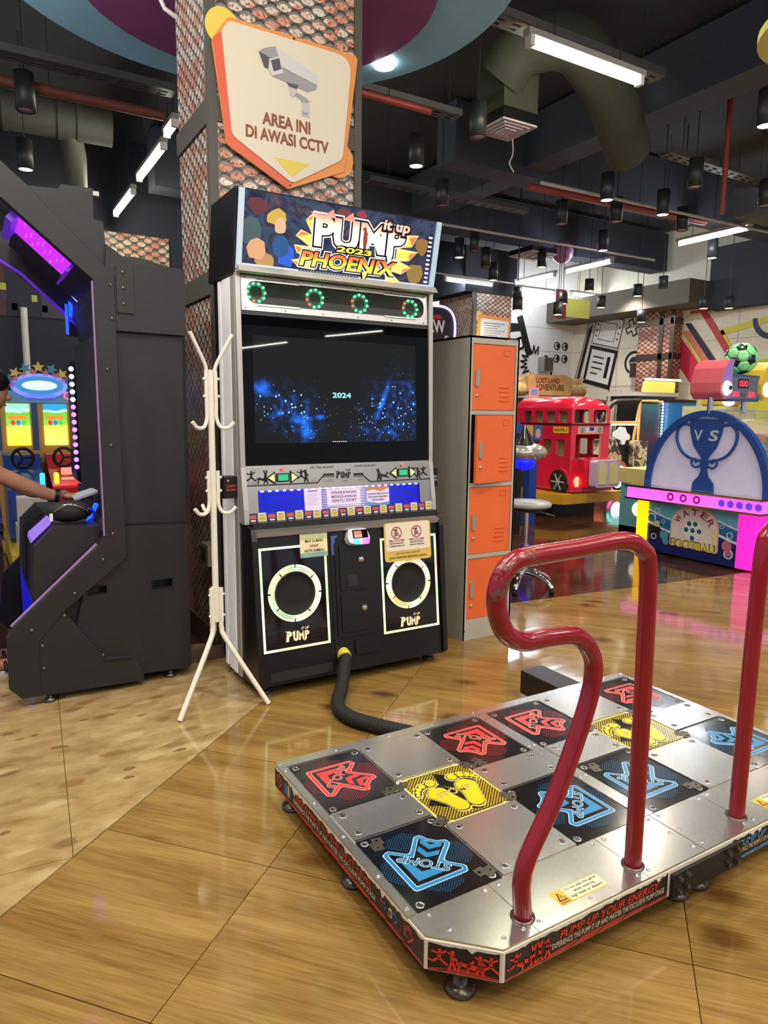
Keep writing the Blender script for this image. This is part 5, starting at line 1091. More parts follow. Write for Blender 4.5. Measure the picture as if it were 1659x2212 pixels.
def rail_mat():
    m_, nt, b = newmat('rail_red'); L = nt.links; tc = N(nt, 'ShaderNodeTexCoord'); sp = N(nt, 'ShaderNodeSeparateXYZ'); L.new(tc.outputs['Object'], sp.inputs[0])
    nz = N(nt, 'ShaderNodeTexNoise'); nz.inputs['Scale'].default_value = 26; nz.inputs['Detail'].default_value = 6; nz.inputs['Roughness'].default_value = .7; L.new(tc.outputs['Object'], nz.inputs['Vector'])
    hi = N(nt, 'ShaderNodeMapRange'); hi.inputs[1].default_value = .8; hi.inputs[2].default_value = 1.02; hi.inputs[3].default_value = .0; hi.inputs[4].default_value = .09; L.new(sp.outputs[2], hi.inputs[0])
    wx = N(nt, 'ShaderNodeMapRange'); wx.inputs[1].default_value = -.18; wx.inputs[2].default_value = -.3; wx.inputs[3].default_value = 0; wx.inputs[4].default_value = .15
    L.new(math(nt, 'MULTIPLY', math(nt, 'ABSOLUTE', sp.outputs[0]), -1.), wx.inputs[0])
    worn = math(nt, 'GREATER_THAN', math(nt, 'ADD', math(nt, 'ADD', nz.outputs['Fac'], hi.outputs[0]), wx.outputs[0]), .76)
    L.new(mixc(nt, worn, (132, 16, 32), (112, 88, 72)), b.inputs['Base Color'])
    L.new(math(nt, 'MULTIPLY', worn, .5), b.inputs['Metallic']); mr = N(nt, 'ShaderNodeMapRange'); mr.inputs[3].default_value = .24; mr.inputs[4].default_value = .45; L.new(worn, mr.inputs[0]); L.new(mr.outputs[0], b.inputs['Roughness'])
    b.inputs['Coat Weight'].default_value = .3; return m_
RAILM = rail_mat()
make_stage('dance_stage', (.41, -.45, 0), 0., False, 'nearer left dance stage with red printed side and full red handrail')
make_stage('dance_stage', (1.28, -.45, 0), .8725, True, 'right dance stage cut by the frame edge with blue printed front')
t = thing('joining_bracket', (.845, -1.02, .07), 'black bolted steel bracket joining the fronts of the two dance stages', 'bracket')
O('plate', MB().prism(rrect(.69, .068, 1.0, .138, .004), .0012, .012, FX(-1.014), mat('bracket_black', (40, 36, 33), .5, .4)), t)
for x, z in ((.712, .122), (.712, .084), (.745, .125), (.745, .09), (.93, .125), (.93, .09), (.975, .12), (.975, .085)):
    O('bolt', MB().lathe([(.010, .012), (.010, .014), (.0075, .014), (.0075, .022), (.005, .024), (.001, .024)], FX(-1.014).at(x, z), DKM, 6, False), t)
t = O('junction_box', MB().box(1.36, 1.5, .06, .34, .02, .135, BLK2), None, (1.43, .2, 0), 'small black box on the floor behind the right dance stage', 'box'); bevel(t, .004)
# ------------------------------------------------------------------ coat rack
cx, cy = .062, .98
t = thing('coat_rack', (cx, cy, 0), 'white metal coat stand with hooks left of the dance cabinet', 'coat rack')
O('pole', MB().tube([(cx, cy, .40), (cx, cy, 1.545)], .0145, CREAM, 16), t)
HA = [RAD(200), RAD(-20), RAD(103)]
for a in HA:
    d = (cos(a), sin(a)); r0 = .023
    def pp(l): return [(cx+d[0]*r, cy+d[1]*r, z) for r, z in l]
    lg = [(r0, .56), (r0, .40), (r0, .36), (r0+.018, .325)]
    d2 = d
    a2 = {0: RAD(208), 1: RAD(-33), 2: RAD(103)}[HA.index(a)]
    e = (cx+.238*cos(a2), cy+.238*sin(a2), .006)
    O('leg', MB().tube(crom(pp([(r0, .56), (r0, .42), (r0, .365)])+[(cx+.05*cos(a2), cy+.05*sin(a2), .305), e], 5), .0115, CREAM, 12), t)
    if a < RAD(100) or a > RAD(150): O('upper_hook', MB().tube(crom(pp([(.10, 1.70), (.06, 1.63), (.024, 1.56), (r0, 1.52), (r0, 1.40), (r0, 1.335), (.04, 1.295), (.075, 1.293), (.1, 1.318)]), 5), .0085, CREAM, 10), t)
    O('lower_hook', MB().tube(crom(pp([(r0, 1.10), (r0, 1.02), (r0, .95), (.04, .912), (.075, .91), (.1, .935)]), 5), .0085, CREAM, 10), t)
    mb = MB()
    for z in (1.505, 1.43, 1.07, 1.01, .53, .43): mb.sphere((cx+d[0]*.034, cy+d[1]*.034, z), .007, CREAM, 8)
    O('bolt', mb, t)
# ------------------------------------------------------------------ locker
LX0, LX1, LY0, LY1, LH = 1.618, 1.988, 1.145, 1.543, 1.806
GB = mat('locker_grey', (178, 172, 156), .45, noise=.03); ORD = mat('locker_orange', (232, 106, 52), .42, noise=.03)
t = thing('locker', (1.8, 1.34, 0), 'tall grey steel locker with four orange doors beside the dance cabinet', 'locker')
mb = MB(); mb.box(LX0, LX0+.012, LY0, LY1, 0, LH, GB); mb.box(LX1-.012, LX1, LY0, LY1, 0, LH, GB); mb.box(LX0, LX1, LY1-.01, LY1, 0, LH, GB); mb.box(LX0, LX1, LY0, LY1, LH-.012, LH, GB); mb.box(LX0+.012, LX1-.012, LY0+.02, LY1-.01, .08, .09, GB)
f = FX(LY0+.012)
zs = [.115, .515, .945, 1.37, 1.775]; hol = []; DZ = []
for k in range(4): z0, z1 = zs[k]+.012, zs[k+1]-.02+.008; DZ.append((z0, z1)); hol.append(rect(LX0+.024, z0, LX1-.026, z1))
mb.prism(rect(LX0+.0005, .0, LX1-.0005, LH-.0005), 0, .012, f, GB, hol)
for k in range(3): mb.box(LX0+.012, LX1-.012, LY0+.012, LY1-.01, zs[k+1]-.008, zs[k+1], GB)
O('carcass', mb, t)
HANM = mat('handle_grey', (176, 168, 156), .35, .5)
for k, (z0, z1) in enumerate(DZ):
    W_ = LX1-LX0-.056; a = RAD(0) if k != 2 else RAD(9)
    f = F((LX1-.029, LY0+.008, 0), (cos(a), sin(a), 0), (0, 0, 1))
    d = O('door', MB().prism(rect(-W_, z0+.003, 0, z1-.003), -.014, .004, f, ORD), t, label='orange door standing slightly ajar' if k == 2 else None)
    zc = (z0+z1)/2
    h = O('handle', MB().prism(rnd([(-W_+.02, zc+.04), (-W_+.045, zc+.05), (-W_+.05, zc-.01), (-W_+.045, zc-.06), (-W_+.02, zc-.05)], .012), .004, .012, f, HANM), d)
    O('lock', MB().lathe([(.001, .012), (.007, .012), (.010, .008), (.011, .004)], f.at(-W_+.035, zc-.105), CHROME, 14), d)
    for j in range(4): O('louvre', MB().prism(rnd(rect(-.115, zc-.135+j*.026, -.04, zc-.126+j*.026), .004, 2), .004, .0085, f, ORD), d)
    mb = MB()
    for p in ([(-.085, z1-.03), (-.035, z1-.03), (-.035, z1-.055)], [(-.085, z1-.03), (-.085, z1-.062), (-.035, z1-.062)]): mb.line(p, .003, .0052, f, mat('locker_line', (190, 84, 44), .5), .0015)
    O('card_holder', mb, d)
mb = MB().flat(rect(LX1-.085, LH-.017, LX1-.02, LH-.007), .0006, FX(LY0), PGREY); O('maker_plate', mb, t)
O('base_screw', MB().disc(LX0+.012, .06, .004, .0, .003, FX(LY0), DKM, 8), t)
# ------------------------------------------------------------------ stool
sx, sy = 2.81, 1.93
t = thing('bar_stool', (sx, sy, 0), 'round backless stool with chrome star base behind the locker', 'stool')
O('seat', MB().lathe([(.001, .64), (.16, .645), (.185, .66), (.19, .68), (.17, .695), (.001, .70)], F((sx, sy, 0)), mat('seat_grey', (170, 172, 172), .3), 32), t)
O('seat_base', MB().lathe([(.001, .62), (.12, .622), (.187, .655), (.18, .662), (.001, .645)], F((sx, sy, 0)), BLK2, 28), t)
O('lever', MB().tube([(sx, sy, .61), (sx+.12, sy-.06, .60), (sx+.2, sy-.1, .575)], .008, BLK2, 8), t)
O('gas_lift', MB().tube([(sx, sy, .12), (sx, sy, .36)], .028, CHROME, 16).tube([(sx, sy, .36), (sx, sy, .62)], .017, CHROME, 14), t)
for k in range(5):
    a = RAD(-75+72*k); d = Vector((cos(a), sin(a)))
    O('base_arm', MB().tube(crom([(sx+d.x*.02, sy+d.y*.02, .14), (sx+d.x*.12, sy+d.y*.12, .125), (sx+d.x*.22, sy+d.y*.22, .075), (sx+d.x*.25, sy+d.y*.25, .045)], 5), .021, CHROME, 12), t)
    O('glide', MB().lathe([(.001, 0), (.02, 0), (.022, .03), (.016, .048), (.001, .048)], F((sx+d.x*.25, sy+d.y*.25, 0)), RUBBER, 14), t)
# ------------------------------------------------------------------ big black cabinet at left
t = thing('shooting_cabinet', (-.3, 1.95, 0), 'huge black arcade cabinet seen from its side at the left with purple light inside', 'arcade cabinet')
side = [(-.737, .043), (-.193, .028), (-.196, .087), (-.248, .157), (-.376, .175), (-.54, .433), (-.252, .66), (-.252, 1.975), (-.591, 2.314), (-.685, 2.393), (-.95, 2.62), (-.95, 2.465), (-.694, 2.245), (-.345, 1.945), (-.345, .775), (-.376, .731), (-.751, .388), (-.782, .338), (-.787, .098)]
FC = lambda y: FX(y)
bevel(O('side_frame', MB().prism(side, -.05, .0, FX(1.37), BLK), t), .004)
O('far_frame', MB().prism([(-.737, .043), (-.193, .028), (-.26, .66), (-.36, .74), (-.751, .388), (-.787, .098)], -.05, 0, FX(2.56), BLK), t); O('far_frame', MB().prism([(-.252, 1.8), (-.252, 1.975), (-.591, 2.314), (-.95, 2.62), (-.95, 2.465), (-.694, 2.245), (-.31, 1.915), (-.31, 1.8)], -.05, 0, FX(2.56), BLK), t)
O('side_panel', MB().prism([(-.55, .06), (.04, .045), (.052, .06), (.05, .803), (-.3, .815), (-.4, .72)], -1.1, -.03, FX(1.37), BLK, [rect(-.432, .492, -.346, .527), rect(-.13, .485, -.034, .525)]), t)
O('side_panel', MB().prism([(-.3, .818), (.046, .806), (.056, 1.73), (-.3, 1.735)], -1.1, -.034, FX(1.37), BLK), t)
O('upper_box', MB().prism([(-.26, 1.73), (.069, 1.726), (.072, 2.037), (-.166, 2.034), (-.28, 2.11), (-.3, 1.9)], -1.12, -.008, FX(1.37), BLK), t)
O('hinge_plate', MB().prism(rect(-.245, 1.81, -.17, 2.02), -.01, .0, FX(1.37), BLK), t)
O('top_housing', MB().prism([(-.61, 2.27), (-.27, 1.95), (-.285, 2.21), (-.325, 2.214), (-.322, 2.346), (-.455, 2.343), (-.46, 2.322), (-.6, 2.316)], -1.1, -.03, FX(1.37), BLK), t)
O('curved_top', MB().prism([(-.29, 1.95), (.07, 1.95)]+[(.07-.36*k/8, 2.09+.035*sin(pi*k/8)) for k in range(9)], -.6, -.3, FX(1.37), mat('curved_black', (48, 48, 46), .5)), t)
for (u0, v0, u1, v1) in ((-.432, .492, -.346, .527), (-.13, .485, -.034, .525)):
    O('hand_grip', MB().prism(rect(u0-.004, v0-.004, u1+.004, v1+.004), -.032, -.027, FX(1.37), BLK2, [rect(u0, v0, u1, v1)]), t); O('grip_recess', MB().box(u0, u1, 1.45, 1.46, v0, v1, PBLACK), t)
O('foot_trim', MB().prism([(-.378, .158), (-.25, .148), (-.244, .156), (-.376, .172)], 0, .004, FX(1.37), BLK2), t)
O('panel_seam', MB().line([(-.54, .43), (-.655, .30), (-.655, .1)], .003, .001, FX(1.37), BLK2), t); O('panel_seam', MB().line([(-.25, .82), (.045, .808)], .006, -.026, FX(1.37), BLK2), t)
edge = [(-.345, 1.945), (-.694, 2.245), (-.95, 2.465)]
EDG = mat('edge_violet', (150, 120, 160), .3)
O('edge_trim', MB().tube([(-.76, 1.40, .384), (-.38, 1.40, .732)], .008, EDG, 8), t); O('edge_trim', MB().tube([(-.349, 1.37, .775), (-.349, 1.37, 1.94)], .005, EDG, 8), t)
sm = MB().lathe([(.009, 0), (.007, .004), (.0001, .005)], ID, DKM, 10)
mb = MB()
for x, z in ((-.27, 1.93), (-.27, 1.78), (-.215, 1.99), (-.215, 1.92), (-.215, 1.85), (-.3, 1.2), (-.3, 1.55), (-.31, .78), (-.36, .66), (-.49, .51), (-.68, .36), (-.54, .41), (-.64, .28), (-.64, .17), (-.38, .19)):
    mb.lathe([(.009, 0), (.007, .004), (.0001, .005)], FX(1.37).at(x, z, .0 if x > -.7 else .0), DKM, 10)
O('screw', mb, t)
con = [(-.66, .13), (-.40, .13), (-.36, .815), (-.561, .822), (-.647, .735), (-.662, .473)]
O('console', MB().prism(con, -1.08, -.06, FX(1.37), BLK), t)
O('console_front', MB().box(-.664, -.66, 1.46, 2.4, .14, .46, glow('console_blue', (20, 18, 190), .5)), t, label='blue lit console front')
O('control_deck', MB().prism([(-.655, .745), (-.565, .83), (-.56, .845), (-.65, .765)], -.34, -.12, FX(1.37), mat('deck_lilac', (150, 130, 200), .3, emit=(120, 80, 220), es=.5)), t)
PUR = mat('lit_purple', (190, 60, 235), .35, emit=(180, 40, 240), es=1.1, noise=.3, nscale=4); VIO = mat('lit_violet', (110, 60, 190), .4, emit=(90, 40, 200), es=.35)
fu = F((-.62, 1.43, 2.20), (.742, 0, -.67), (0, 1, 0), (-.67, 0, -.742))   # lit panel under the slanted roof
up_ = O('lit_underside', MB().prism(rect(.0, .0, .27, .36), -.02, .0, fu, PUR), t, label='glowing magenta panel under the slanted roof')
mb = MB()
for k in range(11): u_ = .03+.02*k; v_ = .06+.05*((k*3) % 5); mb.flat(rect(u_, v_, u_+.004, v_+.05+.02*(k % 3)), .001, fu, glow('lit_rose', (255, 90, 190), 1.3))
O('panel_pattern', mb, up_, kind='stuff')
O('end_fin', MB().prism(rect(.27, 0, .282, .40), -.01, .045, fu, VIO), t)
O('end_fin', MB().prism(rect(-.03, 0, -.0, .40), -.01, .05, fu, VIO), t)
O('edge_light', MB().tube([(-.95, 2.46, 2.36), (-.56, 2.46, 2.12), (-.27, 2.46, 1.85)], .010, VIO, 8), t)
O('roof_light', MB().tube([(-.40, 2.3, 2.10), (-.28, 2.3, 1.975)], .014, glow('strip_white', (240, 225, 255), 2.5), 8), t)
BLG = glow('blue_tube', (20, 60, 255), 3.)
O('blue_tube', MB().tube([(-.305, 2.5, 2.13), (-.305, 2.5, 1.88)], .011, BLG, 10), t); O('blue_tube', MB().tube([(-.335, 2.44, 1.97), (-.335, 2.44, 1.80)], .008, BLG, 10), t)
O('blue_tube', MB().tube([(-.215, 2.5, .97), (-.265, 2.5, .83)], .012, BLG, 10), t); O('blue_tube', MB().tube([(-.34, 1.62, .90), (-.40, 1.62, .775)], .012, BLG, 10), t)
O('back_wall', MB().box(-.10, -.06, 1.46, 2.54, .8, 1.95, mat('inner_violet', (40, 30, 80), .5)), t)
O('pinned_note', MB().box(-.245, -.21, 2.40, 2.403, 1.77, 1.83, PWHITE), t); O('pinned_note', MB().prism([(-.265, 1.72), (-.235, 1.69), (-.22, 1.71), (-.25, 1.745)], 0, .003, FX(2.42), mat('note_green', (190, 226, 180), .5)), t)
for x, y in ((-.62, 1.40), (-.05, 1.44), (-.62, 2.5), (-.05, 2.4)): O('levelling_foot', foot(MB(), x, y, .06, .03, .009), t)
# far rounded panel with light strip belongs to a neighbour machine
t = thing('lit_side_panel', (-.18, 3.2, 0), 'black rounded machine side with a white to violet light strip behind the big black cabinet', 'machine side')
O('panel', MB().prism(rnd([(-.235, .85), (-.06, .8), (-.06, 1.72), (-.225, 1.72)], [.08, .02, .02, .09], 6), -.3, 0, FX(3.2), BLK2), t)
mb = MB()
for k in range(14): mb.sphere((-.236+.0003*k, 3.2, 1.64-k*.052), .017, glow('strip_%d' % (k > 4), (240, 245, 255) if k < 5 else (190, 110, 255), 2.2), 8)
O('light_strip', mb, t); O('stand', MB().box(-.2, -.06, 3.22, 3.48, 0, .82, BLK2), t)
# bag on the console
t = thing('black_bag', (-.48, 1.53, .82), 'small black fabric bag lying on the console of the big black cabinet', 'bag')
BAGM = mat('bag_fabric', (24, 24, 26), .7, bump=.8, nscale=40)
mb = MB().sphere((-.475, 1.53, .880), .1, BAGM, 18, (.95, .6, .52)); o_ = O('bag_body', mb, t)
for v in o_.data.vertices:
    z = v.co.z; v.co.z = max(z, .008); v.co.x *= 1+.12*sin(v.co.y*40+z*30)
O('zipper', MB().tube(crom([(-.55, 1.478, .89), (-.5, 1.468, .92), (-.45, 1.468, .915), (-.4, 1.48, .885)], 5), .004, CHROME, 6), t); O('strap', MB().tube(crom([(-.41, 1.5, .90), (-.375, 1.5, .88), (-.37, 1.52, .845), (-.40, 1.5, .83)], 5), .006, mat('strap_blue', (30, 40, 190), .5, emit=(20, 30, 220), es=.3), 6), t)
O('pull_tab', MB().box(-.57, -.555, 1.474, 1.482, .845, .88, PWHITE, bev=.003), t)
# ------------------------------------------------------------------ player at the cabinet
def skin(name, pts, edges, rad, m_, parent, sub=2, root=0):
    me = bpy.data.meshes.new(name); me.from_pydata([tuple(Vector(p)-WL[parent]) for p in pts], edges, []); o = bpy.data.objects.new(name, me); C.objects.link(o); o.parent = parent; WL[o] = WL[parent]
    sk = o.modifiers.new('skin', 'SKIN'); sk.use_smooth_shade = True
    for i, r in enumerate(rad):
        v = me.skin_vertices[0].data[i]; v.radius = r if isinstance(r, tuple) else (r, r); v.use_root = (i == root)
    sb = o.modifiers.new('sub', 'SUBSURF'); sb.levels = sb.render_levels = sub; me.materials.append(m_); return o
px, py = -.86, 1.98
t = thing('person', (px, py, 0), 'person in a navy shirt leaning an arm over the console of the big black cabinet', 'person')
SKN = mat('skin', (176, 124, 98), .5, noise=.04); HAIR = mat('hair_black', (20, 18, 22), .5, bump=.6, nscale=80); SHIRT = mat('shirt_navy', (34, 36, 66), .7); PANT = mat('trousers_blue', (44, 50, 110), .7)
body = [(px, py, .84), (px, py, 1.0), (px+.01, py, 1.18), (px+.015, py, 1.27), (px+.03, py, 1.33), (px+.05, py, 1.40),
        (px+.01, py-.15, 1.235), (px+.06, py-.17, 1.07), (px+.32, py-.13, .93), (px+.39, py-.13, .918),
        (px, py+.15, 1.235), (px+.06, py+.17, 1.05), (px+.26, py+.12, .92), (px+.32, py+.1, .915),
        (px, py-.085, .78), (px+.02, py-.09, .44), (px-.01, py-.09, .08), (px, py+.085, .78), (px+.02, py+.09, .44), (px-.01, py+.09, .08)]
ed = [(0, 1), (1, 2), (2, 3), (3, 4), (4, 5), (3, 6), (6, 7), (7, 8), (8, 9), (3, 10), (10, 11), (11, 12), (12, 13), (0, 14), (14, 15), (15, 16), (0, 17), (17, 18), (18, 19)]
skin('body', body, ed, [(.1, .13), (.09, .12), (.1, .13), (.08, .1), .048, .045, .056, .045, .035, .028, .056, .045, .035, .028, .075, .052, .038, .075, .052, .038], SKN, t)
skin('shirt', [body[0], body[1], body[2], body[3], (px+.02, py, 1.30), body[6], (px+.04, py-.163, 1.13), body[10], (px+.04, py+.163, 1.12), (px, py, .76)], [(9, 0), (0, 1), (1, 2), (2, 3), (3, 4), (3, 5), (5, 6), (3, 7), (7, 8)], [(.112, .145), (.105, .135), (.115, .145), (.09, .115), .058, .064, .058, .064, .058, (.115, .15)], SHIRT, t)
skin('trousers', [(px, py, .96), (px, py-.085, .77), (px+.02, py-.09, .44), (px-.01, py-.09, .07), (px, py+.085, .77), (px+.02, py+.09, .44), (px-.01, py+.09, .07)], [(0, 1), (1, 2), (2, 3), (0, 4), (4, 5), (5, 6)], [(.11, .14), .085, .064, .055, .085, .064, .055], PANT, t)
hd = MB(); hf = F((px+.075, py, 1.445), (1, 0, -.12), (0, 1, 0))
hd.sphere((0, 0, .01), .1, SKN, 24, (.98, .78, 1.12), hf)
for v in hd.v:                                                # jaw, nose bridge
    l = v-hf.o; a, b, c = l.dot(hf.ex), l.dot(hf.ey), l.dot(hf.en)
    if c < -.02: v -= hf.ey*b*min(.4, (-.02-c)*4.2); v += hf.ex*max(0, a)*.05
hd.sphere((.098, 0, -.012), .017, SKN, 10, (1.1, .8, .95), hf); hd.sphere((.088, 0, .012), .012, SKN, 8, (.9, .7, 2.0), hf)
for s in (-1, 1): hd.sphere((.0, s*.078, -.005), .026, SKN, 10, (.7, .35, 1.15), hf)
O('head', hd, t)
mb = MB()
for s in (-1, 1): mb.sphere((.076, s*.031, .016), .011, PWHITE, 10, (1, 1.1, .5), hf); mb.sphere((.083, s*.031, .016), .0055, PBLACK, 8, (.7, 1, 1), hf); mb.tube([(.09, s*.016, .034), (.089, s*.03, .04), (.078, s*.047, .036)], .0035, HAIR, 6, fr=hf)
O('eyes', mb, t)
O('mouth', MB().sphere((.09, 0, -.05), .014, mat('lips', (150, 84, 76), .4), 10, (.5, 1.3, .42), hf), t)
hr_ = MB().sphere((-.006, 0, .045), .112, HAIR, 24, (1.02, .86, .9), hf)
for v in hr_.v:
    l = v-hf.o; a, c = l.dot(hf.ex), l.dot(hf.en)
    if c < .018 and a > -.0: v += hf.en*(.018-c)*.95
    if a > .07 and c < .06: v -= hf.ex*.012
O('hair', hr_, t)
mb = MB(); hb = F((px+.39, py-.13, .918), (.97, .05, -.05), (0, 1, 0))
mb.sphere((.045, 0, 0), .042, SKN, 14, (1.1, .85, .42), hb)
for k in range(4):
    v = -.03+k*.02; L_ = (.06, .072, .068, .052)[k]
    mb.tube(crom([(.07, v, .0), (.07+L_*.5, v*1.05, .012), (.07+L_*.85, v*1.02, .0), (.07+L_, v, -.018)], 3), [.0095]*7+[.0085]*3, SKN, 8, fr=hb)
mb.tube(crom([(.03, .03, -.006), (.06, .048, -.008), (.09, .045, -.012), (.105, .036, -.02)], 3), .0105, SKN, 8, fr=hb)
O('hand', mb, t)
mb = MB(); hb2 = F((px+.32, py+.1, .915), (.97, -.05, -.08), (0, 1, 0)); mb.sphere((.045, 0, 0), .042, SKN, 14, (1.1, .85, .42), hb2)
for k in range(4): mb.tube([(.07, -.03+k*.02, 0), (.11, -.03+k*.02, .008), (.13+.008*(k in (1, 2)), -.03+k*.02, -.012)], .0092, SKN, 8, fr=hb2)
mb.tube([(.03, -.03, -.006), (.075, -.05, -.008), (.1, -.042, -.014)], .0102, SKN, 8, fr=hb2); O('hand', mb, t)
O('wrist_band', MB().tube([(px+.35, py-.131, .9255), (px+.37, py-.13, .922)], .036, BLK2, 14), t)
SAN = mat('sandal_white', (220, 216, 216), .5)
for s in (-1, 1):
    f = F((px, py+s*.09, 0)); fo = MB().prism(rnd([(-.08, -.04), (.15, -.045), (.17, .0), (.15, .045), (-.08, .04)], .03), 0, .022, f, SAN)
    O('sandal', fo, t); mb = MB().sphere((.04, 0, .05), .05, SKN, 12, (2.1, .75, .6), f)
    for k in range(5): mb.sphere((.135-.006*abs(k-1), -.03+k*.015, .034), .012, SKN, 8, (1.3, .7, .8), f)
    O('foot', mb, t); O('sandal_strap', MB().tube([(.08, -.045, .02), (.075, -.03, .066), (.075, .03, .066), (.08, .045, .02)], .009, BLK2, 8, fr=f), t)
O('clear_card_pack', MB().prism(rnd([(-.06, -.05), (.07, -.04), (.06, .05), (-.05, .045)], .012), 0, .012, F((-.375, 1.81, .922), (.95, .1, .25), (-.1, .9, .1)), mat('clear_plastic', (220, 226, 228), .1, coat=.5)), None, (-.375, 1.81, .922), 'clear plastic pack held in the hand over the console', 'pack')
# ------------------------------------------------------------------ kids racing game behind the player
ry = 5.3
t = thing('racing_game', (-.3, ry, 0), 'bright twin screen racing game with a star topped oval sign behind the player', 'arcade cabinet')
RBm = mat('racing_blue', (60, 100, 150), .4); RGm = mat('racing_gold', (222, 168, 90), .4); SKYB = mat('racing_sky', (120, 190, 210), .4)
O('back_panel', MB().prism(rrect(-.66, .0, .02, 1.50, .04), -.35, 0, FX(ry), RGm), t)
O('upper_board', MB().prism(rrect(-.64, 1.42, .01, 1.53, .03), -.2, .02, FX(ry), SKYB), t)
mb = MB()
for x in (-.33, .0, -.64): mb.flat(rect(x-.02, .98, x+.03, 1.44), .012, FX(ry), RBm, .012)
for k in range(5): mb.flat([(-.66, .98-k*.012), (-.3, .90-k*.012), (.02, .97-k*.012), (.02, .965-k*.012), (-.3, .893-k*.012), (-.66, .972-k*.012)], .01, FX(ry), [SKYB, RGm, PWHITE][k % 3])
O('panel_art', mb, t)
def play_screen(nm, top, bot):
    m_, nt, b = newmat(nm); tc = N(nt, 'ShaderNodeTexCoord'); sp = N(nt, 'ShaderNodeSeparateXYZ'); nt.links.new(tc.outputs['Object'], sp.inputs[0])
    nz = N(nt, 'ShaderNodeTexNoise'); nz.inputs['Scale'].default_value = 9; nt.links.new(tc.outputs['Object'], nz.inputs['Vector'])
    mr = N(nt, 'ShaderNodeMapRange'); mr.inputs[1].default_value = 1.02; mr.inputs[2].default_value = 1.41; nt.links.new(math(nt, 'ADD', sp.outputs[2], math(nt, 'MULTIPLY', math(nt, 'SUBTRACT', nz.outputs['Fac'], .5), .06)), mr.inputs[0])
    c = ramp(nt, mr.outputs[0], [(0, bot), (.45, (250, 236, 90)), (.5, (150, 220, 70)), (.78, (110, 200, 60)), (.84, (210, 245, 240)), (.88, top)], 'LINEAR'); nt.links.new(c, b.inputs['Emission Color']); b.inputs['Emission Strength'].default_value = 1.05; return m_
for x0, x1, tp, bt in ((-.565, -.365, (150, 230, 200), (255, 240, 60)), (-.25, -.045, (40, 160, 250), (250, 245, 120))):
    s_ = O('play_screen', MB().flat(rrect(x0, 1.02, x1, 1.41, .01), .016, FX(ry), play_screen('play_screen_%d' % (x0*100), tp, bt), .014), t)
    mb = MB().flat(rrect(x0+.02, 1.265, x1-.03, 1.3, .006), .018, FX(ry), glow('play_orange', (250, 130, 40), 1.)); 
    for k, c in enumerate(((230, 60, 50), (50, 120, 240), (70, 200, 80))): mb.flat(circ(x0+.055+k*.045, 1.235, .02, 12, .024), .018, FX(ry), glow('play_%d' % k, c, .9))
    O('screen_figures', mb, s_)
f = FX(ry-.05)
O('oval_sign', MB().prism(circ(-.27, 1.575, .24, 32, .115), -.08, .0, f, glow('oval_rim', (120, 130, 250), 1.)), t)
mb = MB().flat(circ(-.27, 1.58, .205, 32, .085), .004, f, mat('oval_face', (60, 130, 190), .4, emit=(60, 140, 210), es=.6)).flat(circ(-.27, 1.58, .15, 24, .045), .006, f, glow('oval_core', (190, 225, 255), 1.)).flat(rrect(-.4, 1.465, -.14, 1.5, .01), .004, f, glow('oval_base', (90, 110, 240), 1.))
O('sign_face', mb, t)
def star(u, v, r, a=0): return [(u+(r if k % 2 == 0 else r*.45)*cos(a+pi/2+k*pi/5), v+(r if k % 2 == 0 else r*.45)*sin(a+pi/2+k*pi/5)) for k in range(10)]
TEAL, STG = mat('star_teal', (70, 150, 180), .4), mat('star_gold', (226, 214, 110), .4)
for k in range(7):
    a = pi*.06+pi*.88*k/6; O('star', MB().prism(star(-.27+.25*cos(a), 1.60+.15*sin(a), .055, a-pi/2), -.03, .0, FX(ry-.03), TEAL if k % 2 == 0 else STG), t)
    O('star', MB().prism(star(-.27+.22*cos(a+.2), 1.585+.115*sin(a+.2), .04, a), -.02, .01, FX(ry-.04), mat('star_coral', (232, 128, 104), .4)), t)
O('flower_light', MB().ring(-.03, 1.49, .025, .04, 0, .02, FX(ry-.03), glow('flower_pink', (240, 110, 140), .9), 12), t)
for x0, x1, c, nm in ((-.62, -.32, (36, 72, 150), 'blue'), (-.27, -.0, (200, 44, 50), 'red')):
    m_ = mat('car_'+nm, c, .3, coat=.4); cc = (x0+x1)/2
    O('car_front', MB().prism(rnd([(ry-.75, .25), (ry-.02, .25), (ry-.02, .95), (ry-.25, .95), (ry-.4, .82), (ry-.75, .7)], .03), x0, x1, YZ, m_), t, label=nm+' car front')
    w_ = O('steering_wheel', MB().tube([(cc+.085*cos(2*pi*k/20), ry-.42-.03*sin(2*pi*k/20), .93+.085*sin(2*pi*k/20)) for k in range(20)], .014, BLK2, 10, closed=True), t)
    mb = MB()
    for a in (0, 2.1, 4.2): mb.tube([(cc, ry-.42, .93), (cc+.08*cos(a), ry-.42-.03*sin(a), .93+.08*sin(a))], .01, BLK2, 6)
    O('wheel_spoke', mb, w_)
    O('seat', MB().prism(rnd([(ry-1.25, .22), (ry-.8, .22), (ry-.8, .42), (ry-1.12, .42), (ry-1.16, .68), (ry-1.25, .68)], .03), x0+.04, x1-.04, YZ, mat('seat_'+nm, (220, 210, 200) if nm == 'blue' else (120, 30, 36), .5)), t)
    for s in (x0+.03, x1-.03): O('lamp', MB().prism(rrect(s-.02, .72, s+.02, .82, .015), 0, .02, FX(ry-.76), glow('lamp_'+nm, (40, 160, 255) if nm == 'blue' else (255, 190, 40), 2.)), t)
O('rear_lamp', MB().flat(rrect(-.2, .80, -.05, .86, .01), .02, FX(ry-.76), glow('brake_light', (255, 90, 80), 3.), .02), t, label='glowing red and white rear lamp'); O('rear_lamp', MB().flat(rrect(-.2, .755, -.05, .775, .006), .02, FX(ry-.76), glow('brake_light', (255, 90, 80), 3.), .02), t)
